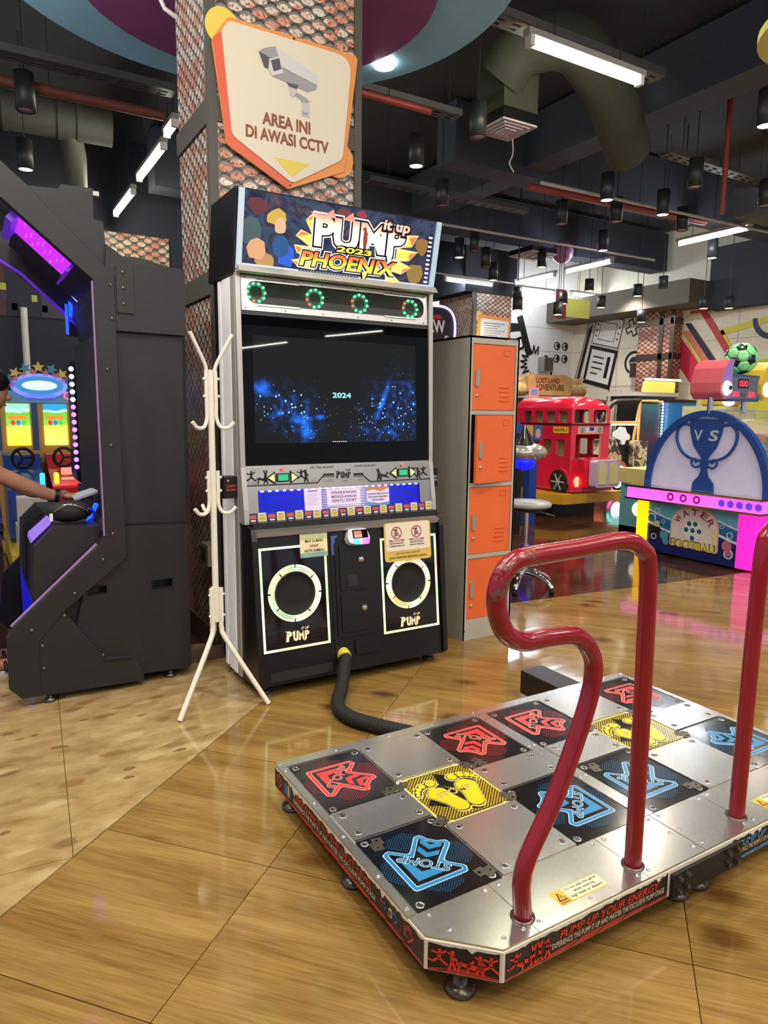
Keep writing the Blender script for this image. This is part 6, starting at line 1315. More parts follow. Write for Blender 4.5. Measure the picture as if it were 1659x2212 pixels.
O('ride_base', MB().box(-.64, .02, ry-1.3, ry-.0, .03, .22, mat('ride_yellow', (216, 190, 60), .4)), t)
# ------------------------------------------------------------------ red double deck bus ride
BRED = mat('bus_red', (222, 36, 64), .18, coat=.6, noise=.02); BCR = mat('bus_cream', (222, 206, 150), .4)
t = thing('bus_ride', (6.33, 5.2, 0), 'small red double deck bus ride on a yellow platform behind the locker', 'kiddie ride')
bx0, bx1, by0, by1 = 5.975, 6.70, 4.60, 5.78
side_holes = [rrect(-by0-d-.16, .80, -by0-d, 1.02, .025) for d in (.11, .36, .61, .86)]+[rrect(-by0-d-.16, 1.24, -by0-d, 1.40, .03) for d in (.08, .31, .54, .77)]
so = [(-by1, .33), (-by0, .33), (-by0, 1.44), (-by1, 1.44)]
for x, nm in ((bx0, 'side_wall'), (bx1-.03, 'side_wall')): O(nm, MB().prism(so, -.03, .0, FL(x), BRED, side_holes), t)
fo = [(bx0+.0303, .36), (bx1-.0303, .36), (bx1-.0303, 1.46), (bx0+.0303, 1.46)]
O('front_wall', MB().prism(fo, -.03, 0, FX(by0), BRED, [rrect(bx0+.09, .76, bx1-.16, 1.09, .02), rrect(bx0+.05, 1.245, bx0+.325, 1.42, .03), rrect(bx0+.41, 1.245, bx1-.06, 1.42, .04)], BCR), t)
O('rear_wall', MB().box(bx0, bx1, by1-.03, by1, .33, 1.44, BRED), t)
rf = MB(); sec = [(bx0, 1.43), (bx0+.02, 1.50), (bx0+.12, 1.575), (bx0+.36, 1.605), (bx1-.12, 1.575), (bx1-.02, 1.50), (bx1, 1.43)]; rows = [(by0-.0, .0, .0), (by0+.015, .55, .5), (by0+.09, .85, .85), (by0+.2, 1, 1), (by1-.1, 1, 1), (by1, .3, .4)]
vs = []; n = len(sec)
for y, s, k in rows:
    for x, z in sec: vs.append(((bx0+bx1)/2+(x-(bx0+bx1)/2)*(.985+.015*s), y, 1.43+(z-1.43)*s))
rf.add(vs, [(j*n+i, j*n+i+1, (j+1)*n+i+1, (j+1)*n+i) for j in range(len(rows)-1) for i in range(n-1)], BRED, True); O('roof', rf, t)
O('belt_line', MB().box(bx0-.012, bx1+.012, by0-.012, by1+.01, 1.215, 1.235, BLK2), t)
O('floor_deck', MB().box(bx0+.02, bx1-.02, by0+.04, by1-.04, 1.16, 1.21, BCR), t)
O('interior', MB().box(bx0+.2, bx0+.26, by0+.25, by1-.1, .4, 1.5, BCR), t); O('interior', MB().box(bx0+.35, bx1-.1, by0+.6, by0+.65, .4, 1.45, BCR), t)
FB_, FS_ = FX(by0), FL(bx0)
rs = O('route_sign', MB().prism(rrect(-by0-.32, 1.105, -by0-.05, 1.19, .012), 0, .012, FS_, mat('route_yellow', (250, 200, 40), .4)), t); O('route_text', MB().text('ROUTE 3', FS_, -by0-.3, 1.128, .23, .04, PBLACK, .0135, .02), rs)
mb = MB().flat(rect(-by0-.86, 1.0, -by0-.72, 1.2), .004, FS_, mat('poster_sand', (236, 196, 110), .4)).flat(rect(-by0-.70, 1.0, -by0-.54, 1.2), .004, FS_, mat('poster_blue', (90, 120, 190), .4)).flat(circ(-by0-.62, 1.09, .05, 16, .065), .006, FS_, mat('poster_tan', (236, 196, 180), .4)); O('poster', mb, t)
mb = MB().flat(rrect(bx0+.12, 1.1, bx1-.14, 1.2, .01), .004, FB_, mat('plate_peach', (236, 170, 120), .4)).flat(rect(bx0+.27, 1.12, bx1-.28, 1.19), .006, FB_, mat('plate_lilac', (220, 210, 230), .4)).flat(rect(bx0+.33, 1.14, bx0+.42, 1.19), .008, FB_, mat('print_indigo', (60, 60, 140), .4))
for x in (bx0+.2, bx1-.2): mb.flat(circ(x, 1.15, .04, 14), .006, FB_, mat('plate_cyan', (90, 150, 170), .4))
O('front_sign', mb, t)
g = O('grille', MB().prism(rnd([(6.17, .40), (6.62, .40), (6.62, .76), (6.17, .76)], .05, 5), -.0, .12, FB_, mat('grille_lilac', (196, 178, 200), .35)), t)
for x in (6.29, 6.5): O('grille_insert', MB().prism(rnd([(x-.075, .44), (x+.075, .44), (x+.075, .73), (x-.075, .73)], [.01, .01, .07, .07], 5), .12, .126, FB_, BCR), g)
O('bonnet', MB().prism([(by0-.16, .40), (by0+.02, .40), (by0+.02, .78), (by0-.10, .76)], 6.13, 6.66, YZ, BRED), t); g.location.y -= .165
O('bumper', MB().box(bx0, bx1+.02, by0-.08, by0+.02, .33, .40, BRED, bev=.015), t)
O('headlight', MB().lathe([(.001, .03), (.06, .028), (.07, 0)], FB_.at(bx0+.16, .46), glow('head_red', (255, 90, 70), 5.), 20), t); O('headlight', MB().lathe([(.001, .03), (.05, .028), (.06, 0)], FB_.at(bx1-.06, .44), mat('lens_maroon', (120, 20, 30), .2), 20), t)
for y in (by0+.17, by1-.16):
    w = O('wheel', MB().lathe([(.001, -.02), (.15, -.02), (.165, 0), (.165, .05), (.14, .07), (.13, .06), (.001, .055)], FL(bx0).at(-y, .45, -.03), RUBBER, 28), t); mb = MB()
    for k in range(6): mb.tube([(0, 0, .066), (.12*cos(k*pi/3), .12*sin(k*pi/3), .064)], .014, PGREY, 6, fr=FL(bx0).at(-y, .45, -.03))
    mb.lathe([(.001, .08), (.03, .078), (.035, .06)], FL(bx0).at(-y, .45, -.03), SILV, 14); O('wheel_spokes', mb, w)
    O('arch', MB().ring(-y, .45, .165, .19, .0, .03, FL(bx0), BRED, 20, -.1, pi+.1), t)
YP = mat('platform_yellow', (214, 160, 30), .25, coat=.4)
O('platform', MB().prism(rnd([(5.55, 6.0), (5.55, 4.9), (5.80, 4.49), (6.9, 4.49), (6.95, 6.0)], .06), .18, .31, ID, YP), t)
O('undercarriage', MB().box(5.9, 6.7, 4.8, 5.9, .0, .18, BLK2), t)
# silver rocket nose with blue lit ball peeking out behind the locker
t = thing('rocket_ride', (4.65, 3.85, 0), 'silver rounded ride nose with a blue speckled light ball peeking past the locker', 'kiddie ride')
pt = Vector((4.55, 3.86, .93))
O('nose', MB().sphere(tuple(pt), .2, mat('ride_silver', (212, 206, 196), .15, .6), 22, (1.25, .9, .55)), t); O('light_ball', MB().sphere((4.50, 3.86, .82), .13, mat('ball_blue', (20, 30, 230), .3, emit=(15, 25, 250), es=1.2, noise=.6, nscale=40), 18, (1, 1, .7)), t)
O('cone', MB().lathe([(.11, 0), (.05, .12), (.012, .2), (.001, .22)], F((4.5, 3.86, 1.02)), CHROME, 16), t); O('stand', MB().tube([(4.45, 3.9, 0), (4.45, 3.9, .75)], .05, BLK2, 12), t)
t = thing('ride_arch', (4.62, 4.35, 0), 'blue rounded arch with white dots left of the red bus', 'kiddie ride')
O('arch', MB().ring(4.58, .78, .40, .52, 0, .12, FX(4.4), mat('arch_blue', (40, 74, 150), .3), 30, 0, pi), t)
for k in range(3): O('dot', MB().disc(4.58+.46*cos(.15+k*.25), .78+.46*sin(.15+k*.25), .033, .12, .13, FX(4.4), PWHITE, 14), t)
O('arch_leg', MB().box(4.98, 5.1, 4.28, 4.4, 0, .78, mat('arch_blue', (40, 74, 150), .3)), t)
# ------------------------------------------------------------------ adventure ride sign and sacks far behind the bus
t = thing('adventure_game', (9.0, 8.3, 0), 'brown wooden game with a carved title board between two rope sacks behind the bus', 'arcade cabinet')
WD = mat('board_tan', (196, 152, 100), .6, noise=.25, nscale=6); SK = mat('sack_straw', (176, 146, 92), .7, noise=.4, nscale=18, bump=.8)
O('cabinet', MB().box(8.2, 10.0, 8.3, 9.2, 0, 1.66, mat('cabinet_brown', (84, 60, 44), .6)), t); b_ = O('title_board', MB().prism(rnd([(8.44, 1.72), (9.56, 1.72), (9.6, 2.05), (9.4, 2.12), (8.8, 2.1), (8.42, 2.13)], .04), 0, .08, FX(8.25), WD), t)
mb = MB(); mb.text('LOST LAND', FX(8.165), 8.62, 1.95, .62, .1, mat('title_red', (150, 50, 36), .5), .003, .03); mb.text('ADVENTURE', FX(8.165), 8.6, 1.81, .76, .12, mat('title_gold', (120, 66, 30), .5), .003, .03); O('title_text', mb, b_)
for k in range(3): O('notice_plate', MB().box(8.7+k*.27, 8.95+k*.27, 8.2, 8.22, 1.67, 1.77, mat('plate_tan', (214, 176, 130), .5)), t)
O('price_tag', MB().prism(rect(8.42, 1.66, 8.68, 1.86), .1, .11, FX(8.25), mat('tag_pink', (226, 140, 140), .5)).flat(rect(8.47, 1.72, 8.63, 1.82), .113, FX(8.25), mat('tag_blue', (110, 140, 200), .5)), t)
for x in (8.25, 9.83): O('rope_sack', MB().lathe([(.001, 0), (.2, .02), (.26, .12), (.22, .24), (.14, .3), (.2, .38), (.001, .38)], F((x, 8.35, 1.68)), SK, 20), t)
# ------------------------------------------------------------------ water football game
t = thing('football_game', (6.2, 2.0, 0), 'water football table game with blue trophy dome and pink lit rim at right', 'arcade cabinet')
wx = 4.95; f = FL(wx)
U = lambda y: -y
O('body', MB().box(wx+.02, 7.6, 1.38, 2.62, .06, .53, mat('game_navy', (30, 50, 110), .4)), t)
def wave_art():
    m_, nt, b = newmat('wave_art'); tc = N(nt, 'ShaderNodeTexCoord'); sp = N(nt, 'ShaderNodeSeparateXYZ'); nt.links.new(tc.outputs['Object'], sp.inputs[0])
    w1 = math(nt, 'ADD', sp.outputs[2], math(nt, 'MULTIPLY', math(nt, 'SINE', math(nt, 'MULTIPLY', sp.outputs[1], 9.)), .035)); w1 = math(nt, 'ADD', w1, math(nt, 'MULTIPLY', sp.outputs[1], -.0))
    c = ramp(nt, math(nt, 'DIVIDE', w1, .55), [(0, (24, 34, 96)), (.42, (34, 52, 120)), (.47, (236, 240, 240)), (.51, (30, 110, 170)), (.66, (40, 130, 186)), (.7, (236, 240, 240)), (.73, (110, 190, 214)), (1, (140, 200, 214))], 'CONSTANT')
    nt.links.new(c, b.inputs['Base Color']); b.inputs['Roughness'].default_value = .3; return m_
fpn = O('front_panel', MB().prism(rect(-2.5, .02, -1.52, .525), -.02, .02, f, wave_art()), t)
mb = MB()
dome = [(-2.2, .13), (-1.72, .13)]+[(-1.96+.24*cos(pi*k/14), .33+.18*sin(pi*k/14)) for k in range(15)]
mb.flat([(-1.96+(a+1.96)*1.07, .29+(b-.29)*1.08) for a, b in dome], .022, f, mat('badge_peach', (226, 180, 160), .4)); mb.flat(dome, .024, f, mat('badge_cream', (236, 220, 206), .4))
O('badge', mb, fpn); mb = MB()
for k, ch in enumerate('WATER'):
    a = pi*(.86-k*.18); fr_ = f.at(-1.96+.185*cos(a), .325+.135*sin(a), .0, a-pi/2); mb.text(ch, fr_, -.035, -.03, .07, .065, mat('word_plum', (170, 60, 104), .4), .026, .03)
mb.text('FOOTBALL', f.at(0, 0, 0, .0), -2.2, .105, .5, .085, PBLACK, .0255, .05); mb.text('FOOTBALL', f, -2.19, .112, .48, .07, mat('word_yellow', (244, 214, 60), .4), .0265, .02)
for k in range(3): mb.flat(star(-1.755, .19+k*.055, .025), .0265, f, mat('word_yellow', (244, 214, 60), .4))
O('badge_text', mb, fpn)
mb = MB().flat(circ(-1.97, .29, .095, 24), .0255, f, PWHITE)
for a, b in ((0, 0), (.085, 0), (-.085, 0), (.03, .08), (-.05, .075), (.0, -.09)): mb.flat(circ(-1.97+a*.8, .29+b*.8, .027, 5), .0262, f, mat('word_teal', (40, 96, 120), .4))
O('badge_ball', mb, fpn); mb = MB()
for (a, b, r) in ((-2.38, .42, .035), (-2.44, .35, .05), (-2.3, .33, .02), (-1.6, .13, .045), (-1.68, .37, .02), (-2.4, .17, .03), (-1.6, .3, .03)): O('bubble', MB().ring(a, b, r*.78, r, .02, .022, f, PWHITE, 20), fpn)
O('coin_plate', MB().flat(rect(-2.45, .2, -2.33, .27), .023, f, PBLACK), fpn); O('paper_label', MB().flat(rect(-2.42, .28, -2.34, .33), .022, f, CRM), fpn)
for a, b, c in ((-2.28, .2, (90, 150, 170)), (-1.62, .2, (190, 110, 130))): O('colour_shape', MB().flat(circ(a, b, .05, 14), .0222, f, mat('blob_%d' % c[0], c, .4)).flat(circ(a+.02, b-.06, .035, 12), .0218, f, mat('blob_%d' % c[0], c, .4)), fpn)
MAG = mat('lit_magenta', (250, 40, 170), .3, emit=(250, 30, 165), es=1.2, noise=.25, nscale=5); LPK = mat('lit_pink', (255, 110, 220), .3, emit=(255, 90, 215), es=.95, noise=.12, nscale=8); LYL = mat('lit_yellow', (255, 190, 20), .3, emit=(255, 185, 10), es=1.35, noise=.3, nscale=6)
r_ = O('rim_light', MB().box(wx-.1, wx+.0, 1.30, 2.69, .54, .645, LPK).box(wx-.1, 7.7, 1.28, 1.32, .54, .645, LPK), t, label='pink lit rim'); mb = MB(); fr_ = FL(wx-.1)
for k in range(5): mb.flat(circ(-1.65+k*.085, .592, .035, 6, a0=pi/6), .002, fr_, mat('rim_violet', (110, 60, 220), .4, emit=(110, 60, 230), es=.5))
for k in range(3): mb.ring(-2.18+k*.14, .592, .02, .038, 0, .002, fr_, mat('rim_plum', (190, 30, 170), .4), 14)
O('rim_print', mb, r_)
O('rim_edge', MB().box(wx-.115, wx+.02, 1.28, 2.71, .645, .665, CHROME), t); O('rim_edge', MB().box(wx-.115, wx+.02, 1.28, 2.71, .522, .54, CHROME), t)
O('light_column', MB().box(wx-.06, wx+.08, 2.48, 2.6, .05, .525, LYL, bev=.03), t, label='yellow lit corner column'); O('light_column', MB().box(wx-.06, wx+.12, 1.33, 1.52, .03, .525, MAG, bev=.04), t, label='magenta lit corner column')
DBL = mat('dome_blue', (36, 74, 150), .35)
arc = [(-1.945-.645*cos(pi*k/28), .665+.745*sin(pi*k/28)) for k in range(29)]; arci = [(-1.945-.585*cos(pi*k/28), .665+.685*sin(pi*k/28)) for k in range(29)]
O('dome_arch', MB().prism(arc+arci[::-1], -.03, .03, FL(wx+.05), DBL), t)
O('dome_pane', MB().prism(arci, -.006, .006, FL(wx+.06), mat('pane_lilac', (206, 202, 222), .25, emit=(200, 195, 230), es=.12)), t)
cup = [(-2.125, 1.335), (-1.775, 1.33), (-1.79, 1.2), (-1.83, 1.08), (-1.91, .97), (-1.9, .93), (-1.915, .86), (-1.895, .80), (-1.84, .74), (-1.83, .665), (-2.06, .665), (-2.05, .74), (-1.995, .80), (-1.975, .86), (-1.99, .93), (-1.98, .97), (-2.07, 1.08), (-2.11, 1.2)][::-1]
cupf = FL(wx+.045)
O('trophy_cup', MB().prism(cup, 0, .012, cupf, DBL), t); mb = MB()
for s in (-1, 1):
    O('trophy_handle', MB().tube([(-1.95+s*p.x, p.y, .006) for p in crom([(a, b, 0) for a, b in ((.15, 1.27), (.24, 1.28), (.3, 1.22), (.3, 1.12), (.24, 1.02), (.15, .965), (.05, .945))], 5)], .014, DBL, 8, fr=cupf), t)
    O('trophy_scroll', MB().tube([(-1.95+s*p.x, p.y, .006) for p in crom([(a, b, 0) for a, b in ((.03, .9), (.09, .882), (.128, .91), (.125, .948), (.095, .96), (.075, .94), (.09, .925))], 5)], .011, DBL, 8, fr=cupf), t)
mb = MB(); mb.text('V', cupf, -2.07, 1.13, .09, .1, mat('cup_pale', (190, 210, 220), .3), .014, .02, 0); O('trophy_letter', mb, t); mb = MB(); mb.text('S', cupf, -1.92, 1.13, .09, .1, mat('cup_pale', (190, 210, 220), .3), .014, .02, .2); O('trophy_letter', mb, t)
GLS = mat('dome_glass', (235, 245, 240), .04, trans=1., alpha=.35, noise=0)
vs = []
for x in (wx+.08, 7.6):
    for u, z in arc: vs.append((x, -u, z))
O('dome_glass', MB().add(vs, [(k, k+1, k+30, k+29) for k in range(28)], GLS, True), t)
O('dome_rib', MB().box(wx+.08, 7.6, 1.94, 1.96, 1.40, 1.415, SILV), t); O('dome_rib', MB().box(wx+.08, 7.6, 2.5, 2.52, .97, .985, SILV), t); O('table_bed', MB().box(wx+.08, 7.6, 1.34, 2.56, .60, .64, mat('bed_green', (150, 170, 150), .4)), t)
O('table_edge', MB().box(wx+.02, 7.7, 1.30, 2.66, .52, .62, SILV), t)
for x in (4.99, 5.5): O('score_post', MB().tube([(x, 1.93, 1.38), (x, 1.93, 1.53)], .025, CHROME, 12), t)
SHP = mat('shell_pink', (236, 110, 124), .15, coat=.5); SHY = mat('shell_yellow', (226, 190, 50), .2, coat=.4); SHT = mat('shell_trim', (150, 130, 214), .2, coat=.4)
shp = rnd([(5.12, 1.866), (5.035, 1.866), (4.975, 1.79), (4.93, 1.656), (4.935, 1.565), (4.995, 1.507), (5.085, 1.524), (5.105, 1.603), (5.095, 1.67), (5.09, 1.762), (5.10, 1.825)], .03)
for dx, m_, lab in ((0, SHP, 'glossy pink shell'), (.62, SHY, 'glossy yellow shell')):
    P = [(u+dx, v) for u, v in shp]; s_ = O('score_shell', MB().prism(P, -.31, 0, FX(1.8), m_), t, label=lab)
    O('shell_face', MB().prism(rnd([(u+dx, v) for u, v in ((5.11, 1.86), (5.045, 1.86), (4.985, 1.79), (4.945, 1.656), (4.95, 1.575), (5.0, 1.52), (5.08, 1.535), (5.095, 1.6), (5.085, 1.67), (5.08, 1.762), (5.09, 1.825))], .02), 0, .004, FX(1.8), SHT if dx == 0 else SHY), s_)
    O('round_light', MB().lathe([(.001, .02), (.055, .018), (.066, 0)], FX(1.8).at(5.015+dx, 1.608, .004), glow('round_white', (255, 250, 235), 1.6), 24), s_); O('light_dot', MB().prism(circ(5.035+dx, 1.612, .024, 6), .024, .03, FX(1.8), PBLACK), s_)
fq = FX(1.84); sb_ = O('score_box', MB().prism([(5.085, 1.496), (5.585, 1.496), (5.585, 1.735), (5.085, 1.745)], -.16, .0, fq, mat('score_blue', (50, 84, 140), .4)), t)
mb = MB().flat(rect(5.12, 1.515, 5.56, 1.72), .003, fq, mat('score_face', (104, 110, 130), .4)); mb.flat(rect(5.24, 1.615, 5.40, 1.70), .005, fq, PBLACK); LEDR = glow('digit_red', (255, 40, 70), 2.5)
O('score_face', mb, sb_); O('score_digits', MB().text('000', fq, 5.255, 1.63, .13, .055, LEDR, .007, .01), sb_); O('score_digits', MB().text('200', fq, 5.15, 1.535, .11, .05, LEDR, .007, .015), sb_); O('score_digits', MB().text('200', fq, 5.40, 1.535, .11, .05, LEDR, .007, .015), sb_); O('score_letters', MB().text('VS', fq, 5.29, 1.54, .075, .035, mat('vs_brown', (120, 90, 84), .5), .006, .02), sb_)
for y in (1.5, 2.5): O('caster', MB().lathe([(.001, -.02), (.035, -.02), (.035, .02), (.001, .02)], F((5.05, y, .035), (1, 0, 0), (0, 0, 1)), RUBBER, 14), t)
# soccer ball on the score board : truncated icosahedron
t = thing('football_ornament', (5.40, 1.93, 1.748), 'large green and black football ornament above the water football game', 'ball')
bmx = bmesh.new(); bmesh.ops.create_icosphere(bmx, subdivisions=1, radius=1.); V0 = [v.co.copy() for v in bmx.verts]; E0 = [(e.verts[0].index, e.verts[1].index) for e in bmx.edges]; F0 = [[v.index for v in fc_.verts] for fc_ in bmx.faces]; bmx.free()
bc, br = Vector((5.40, 1.93, 1.893)), .147
rot = Matrix.Rotation(.55, 3, 'Z') @ Matrix.Rotation(.9, 3, 'X')
GRB_, BLB = mat('ball_green', (140, 226, 150), .25, coat=.4, emit=(110, 200, 120), es=.12), mat('ball_black', (24, 40, 36), .25, coat=.4)
def cell(name, pts, m_):
    c_ = sum(pts, Vector())/len(pts); nrm = c_.normalized(); ax = (pts[0]-c_).normalized(); ay = nrm.cross(ax)
    pts = sorted(pts, key=lambda p: __import__('math').atan2((p-c_).dot(ay), (p-c_).dot(ax))); P = [c_+(p-c_)*.95 for p in pts]
    vs = []; fs = []; rings = [(1, .97), (1, 1.0), (.55, 1.0)]; n = len(P)
    for s, rr in rings:
        for p in P: vs.append(bc+rot @ ((c_+(p-c_)*s).normalized()*br*rr))
    vs.append(bc+rot @ (nrm*br))
    for j in range(2):
        for i in range(n): fs.append((j*n+i, j*n+(i+1) % n, (j+1)*n+(i+1) % n, (j+1)*n+i))
    for i in range(n): fs.append((2*n+i, 2*n+(i+1) % n, 3*n))
    O(name, MB().add(vs, fs, m_, True), t)
for i, v in enumerate(V0): cell('black_patch', [(V0[a]*2+V0[b])/3 if a == i else (V0[b]*2+V0[a])/3 for a, b in E0 if i in (a, b)], BLB)
for tri in F0: cell('green_patch', [(V0[tri[a]]*2+V0[tri[b]])/3 for a in range(3) for b in range(3) if a != b], GRB_)
O('ball_core', MB().sphere(tuple(bc), br*.965, PBLACK, 20), t)
# ------------------------------------------------------------------ camouflage jeep ride with lit wheel
t = thing('jeep_ride', (9.0, 6.4, 0), 'camouflage jeep ride with lit wheel and orange frame right of the red bus', 'kiddie ride')
CAMO = mat('camo', (186, 170, 146), .5); 
m_, nt, b = newmat('camo_pattern'); tc = N(nt, 'ShaderNodeTexCoord'); nz = N(nt, 'ShaderNodeTexNoise'); nz.inputs['Scale'].default_value = 6; nz.inputs['Distortion'].default_value = 1; nt.links.new(tc.outputs['Object'], nz.inputs['Vector']); nt.links.new(ramp(nt, nz.outputs['Fac'], [(0, (64, 62, 56)), (.42, (120, 108, 90)), (.48, (206, 190, 168)), (.6, (150, 130, 108)), (.68, (222, 210, 190))], 'CONSTANT'), b.inputs['Base Color']); CAMO = m_
ORF = mat('frame_orange', (226, 164, 96), .4)
O('body_side', MB().prism(rnd([(8.3, .2), (8.75, .2), (8.8, .6), (8.62, .95), (8.3, .95)], .04), -.25, 0, FX(6.15), CAMO), t); O('body_side', MB().prism(rnd([(9.15, .45), (9.5, .3), (9.5, .9), (9.12, .9)], .04), -.25, 0, FX(6.2), CAMO), t)
O('fender', MB().ring(8.57, .26, .26, .34, -.1, .06, FX(6.12), mat('fender_rust', (190, 90, 60), .5), 20, 0, pi), t)
w = O('wheel', MB().lathe([(.001, -.05), (.25, -.05), (.25, .06), (.17, .09), (.001, .06)], FX(6.1).at(8.57, .26), RUBBER, 30), t)
O('wheel_disc', MB().lathe([(.001, .075), (.14, .075), (.16, .06)], FX(6.09).at(8.57, .26), glow('wheel_white', (235, 250, 255), 1.6), 24), w)
O('wheel_ring', MB().ring(8.57, .26, .2, .245, .07, .09, FX(6.09), glow('wheel_cyan', (90, 235, 225), 2.), 24, .8, 2.9), w); O('wheel_ring', MB().ring(8.57, .26, .2, .245, .07, .09, FX(6.09), glow('wheel_white', (235, 250, 255), 1.6), 24, -1.6, .8), w); O('wheel_ring', MB().ring(8.57, .26, .2, .245, .07, .09, FX(6.09), glow('wheel_rose', (255, 90, 170), 2.), 16, -2.9, -1.6), w)
for a, b in ((8.57, .33), (8.64, .27), (8.52, .21), (8.61, .2), (8.5, .29)): O('wheel_bolt', MB().disc(a, b, .012, .07, .085, FX(6.09), DKM, 8), w)
O('roll_bar', MB().tube(crom([(8.4, 6.3, 1.2), (8.48, 6.3, 1.36), (8.66, 6.3, 1.54), (8.85, 6.3, 1.58), (9.35, 6.3, 1.6)], 5), .045, BLK2, 12), t)
for p in ([(8.36, 6.28, .75), (8.40, 6.28, 1.22), (9.28, 6.28, 1.22)], [(9.2, 6.28, .85), (9.34, 6.28, 1.6), (9.8, 6.28, 1.6)]): O('frame', MB().tube(p, .026, ORF, 8), t)
O('light_bar', MB().tube([(8.45, 6.26, 1.185), (9.25, 6.26, 1.185)], .014, glow('bar_white', (255, 240, 200), 2.), 8), t)
O('seat_back', MB().prism(rnd([(8.72, .42), (9.16, .42), (9.2, .95), (9.14, .98), (9.1, .93), (9.0, .93), (8.98, .86), (8.86, .86), (8.82, .92), (8.66, .93), (8.48, .8), (8.48, .72), (8.72, .7)], .02), -.12, 0, FX(6.3), BLK2), t)
O('plume', MB().prism(rnd([(8.78, .93), (8.64, .98), (8.64, 1.06), (8.72, 1.08), (8.8, 1.15), (8.92, 1.14), (8.98, 1.04), (9.06, 1.0), (9.04, .92), (8.96, .92), (8.92, .84), (8.86, .84), (8.84, .92)], .03), 0, .03, FX(6.25), mat('plume_white', (214, 214, 216), .4, emit=(220, 222, 226), es=.25)), t)
O('ride_base', MB().box(8.4, 9.5, 6.15, 7.2, .03, .42, mat('base_blue', (52, 70, 120), .4)), t); O('step_box', MB().box(9.05, 9.5, 5.85, 6.1, .2, .36, mat('step_olive', (206, 196, 110), .4)), t); O('step_leg', MB().box(9.08, 9.48, 5.9, 6.08, 0, .2, mat('base_blue', (52, 70, 120), .4)), t)
t = thing('green_screen_game', (10.1, 6.6, 0), 'arcade game with a green and blue screen in an orange frame right of the jeep', 'arcade cabinet')
m_, nt, b = newmat('green_screen'); tc = N(nt, 'ShaderNodeTexCoord'); nz = N(nt, 'ShaderNodeTexNoise'); nz.inputs['Scale'].default_value = 3; sp = N(nt, 'ShaderNodeSeparateXYZ'); nt.links.new(tc.outputs['Object'], sp.inputs[0]); nt.links.new(tc.outputs['Object'], nz.inputs['Vector']); c = ramp(nt, math(nt, 'ADD', math(nt, 'DIVIDE', sp.outputs[2], 1.7), math(nt, 'MULTIPLY', math(nt, 'SUBTRACT', nz.outputs['Fac'], .5), .3)), [(.35, (30, 30, 70)), (.55, (70, 30, 50)), (.72, (30, 50, 70)), (.84, (40, 100, 110)), (.95, (60, 110, 60))]); nt.links.new(c, b.inputs['Emission Color']); b.inputs['Emission Strength'].default_value = .7
O('cabinet', MB().box(9.82, 10.45, 6.7, 7.2, 0, 1.62, BLK2), t); O('screen', MB().flat(rect(9.86, .5, 10.4, 1.56), .02, FX(6.7), m_, .02), t); O('frame', MB().tube([(9.82, 6.68, .5), (9.82, 6.68, 1.6), (10.45, 6.68, 1.6)], .025, ORF, 8), t)
mb = MB()
for k in range(12): mb.sphere((10.44, 6.66, .95+k*.055), .02, LAMP if k % 2 else LEDW, 6)
O('bulb_row', mb, t)
t = thing('blue_box_game', (10.7, 6.5, 0), 'tall blue box beside the green screen game', 'arcade cabinet'); O('box', MB().box(10.5, 10.92, 6.3, 6.8, 0, 1.6, mat('box_blue', (36, 100, 160), .4)), t); O('cap', MB().box(10.48, 10.94, 6.28, 6.82, 1.6, 1.64, BLK2), t)
t = thing('lit_canopy_game', (11.0, 7.4, 0), 'game with a white canopy and orange lit header behind the pink shell', 'arcade cabinet')
O('canopy', MB().box(10.3, 11.6, 7.2, 7.9, 1.72, 1.80, WHITE), t); O('canopy_side', MB().box(10.35, 11.55, 7.25, 7.85, 1.58, 1.72, mat('canopy_dark', (70, 72, 78), .5)), t); O('header', MB().prism(rnd([(10.7, 1.8), (11.6, 1.8), (11.6, 2.02), (10.75, 2.02)], .05), -.1, 0, FX(7.3), mat('header_orange', (250, 190, 100), .4, emit=(255, 190, 90), es=.9, noise=.4, nscale=5)), t); O('header_lamp', MB().box(10.6, 11.65, 7.2, 7.24, 2.03, 2.07, glow('strip_warm', (255, 240, 190), 2.)), t); O('post', MB().box(10.5, 10.7, 7.5, 7.8, 0, 1.58, BLK2), t)
t = thing('yellow_dome_game', (9.4, 4.3, 0), 'game with a rounded cream yellow hood directly behind the pink shell', 'arcade cabinet')
O('hood', MB().sphere((9.35, 4.75, 1.68), .42, mat('hood_yellow', (220, 188, 84), .3, coat=.3), 20, (1, .9, .55)), t); O('hood_lamp', MB().sphere((9.05, 4.42, 1.56), .1, glow('round_white', (255, 250, 235), 1.6), 14, (1.3, .6, .6)), t); O('body', MB().box(8.9, 9.9, 4.5, 5.1, 0, 1.5, mat('body_pistachio', (200, 208, 160), .4)), t); O('body_art', MB().flat(rect(9.0, 1.2, 9.8, 1.42), .01, FX(4.5), mat('art_cream', (226, 220, 190), .5, noise=.5, nscale=8), .01), t)
t = thing('striped_counter', (9.6, 3.4, 0), 'yellow and red striped counter behind the score board', 'counter')
O('counter', MB().box(9.2, 10.6, 2.6, 4.2, 0, 1.3, mat('counter_gold', (232, 196, 80), .4)), t); O('counter_band', MB().box(9.18, 9.2, 2.6, 4.2, 1.02, 1.1, PRED), t); O('counter_band', MB().box(9.17, 9.2, 2.6, 4.2, .8, .98, mat('counter_sky', (120, 170, 200), .4)), t)
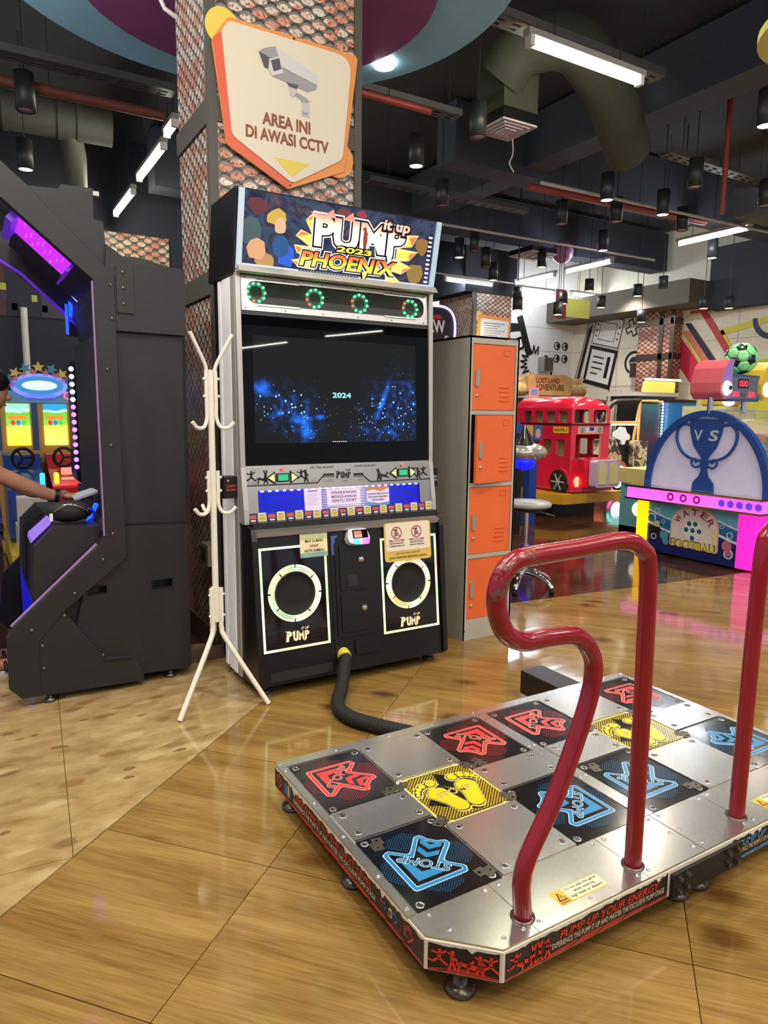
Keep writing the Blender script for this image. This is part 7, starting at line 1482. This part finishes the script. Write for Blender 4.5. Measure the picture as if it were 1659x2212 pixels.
# game card standing at the dark floor behind the water game
t = thing('prize_cabinet', (4.9, 3.3, 0), 'low cream and teal cabinet with a round lamp left of the water football game', 'arcade cabinet')
O('cabinet', MB().box(5.35, 5.95, 2.85, 3.2, .02, .62, mat('cab_teal', (110, 170, 180), .4)), t); O('cabinet_top', MB().box(5.32, 5.98, 2.82, 3.22, .62, .78, mat('cab_cream', (220, 206, 130), .4)), t); O('round_lamp', MB().lathe([(.001, .02), (.07, .015), (.08, 0)], FL(5.35).at(-2.95, .34), glow('lamp_amber', (255, 226, 180), 1.2), 18), t); O('plinth', MB().box(5.35, 5.95, 2.85, 3.2, .0, .14, mat('cab_coral', (206, 90, 70), .4)), t)
# oval sign and house rules far behind the locker
t = thing('oval_sign', (5.5, 7.0, 0), 'black rounded sign with white lettering and lit rim above the locker', 'sign')
O('board', MB().prism(rnd([(4.9, 2.3), (5.78, 2.3), (5.78, 2.98), (4.9, 2.98)], .3, 8), -.08, 0, FX(7.0), BLK2), t); O('lit_rim', MB().tube([(u, 6.97, v) for u, v in rnd([(4.9, 2.3), (5.78, 2.3), (5.78, 2.98), (4.9, 2.98)], .3, 8)], .018, glow('rim_lavender', (190, 180, 255), 1.4), 8, closed=True), t)
mb = MB(); mb.text('CLAW', FX(7.0), 5.02, 2.58, .6, .2, PWHITE, .004, .03, -.1); mb.text('S', FX(7.0), 5.6, 2.45, .08, .1, PWHITE, .004, .02); mb.flat([(5.25, 2.82), (5.5, 2.86), (5.55, 2.8), (5.3, 2.78)], .004, FX(7.0), PRED); O('lettering', mb, t); O('post', MB().box(5.2, 5.4, 7.02, 7.1, 0, 2.35, BLK2), t)
t = thing('rules_sign', (8.95, 9.88, 2.9), 'white house rules board with orange frame on the distant pillar', 'sign'); f = FX(9.89)
O('frame', MB().prism(rnd([(8.48, 2.75), (9.36, 2.75), (9.4, 3.38), (8.5, 3.42)], .05), 0, .012, f, ORA), t); O('face', MB().prism(rnd([(8.56, 2.78), (9.3, 2.78), (9.34, 3.32), (8.58, 3.34)], .05), .012, .018, f, PWHITE), t); O('disc', MB().disc(8.52, 3.38, .1, -.002, .01, f, YEL, 20), t); mb = MB()
for k in range(9): mb.flat(rect(8.66, 3.24-k*.05, 9.22-(k % 3)*.1, 3.255-k*.05), .019, f, PGREY if k else mat('print_steel', (70, 110, 170), .5))
O('rule_lines', mb, t)
# small wall outlet block by the pillar
t = thing('power_strip', (.19, 1.7, .4), 'beige socket box on the pillar side beside the black cabinet', 'socket'); O('box', MB().box(.235, .292, 1.68, 1.82, .5, .62, mat('socket_beige', (176, 160, 130), .5), bev=.006), t); O('socket_face', MB().box(.228, .235, 1.70, 1.80, .52, .6, mat('socket_dark', (70, 60, 54), .5)), t)
# remaining lamps that the games give off onto the floor
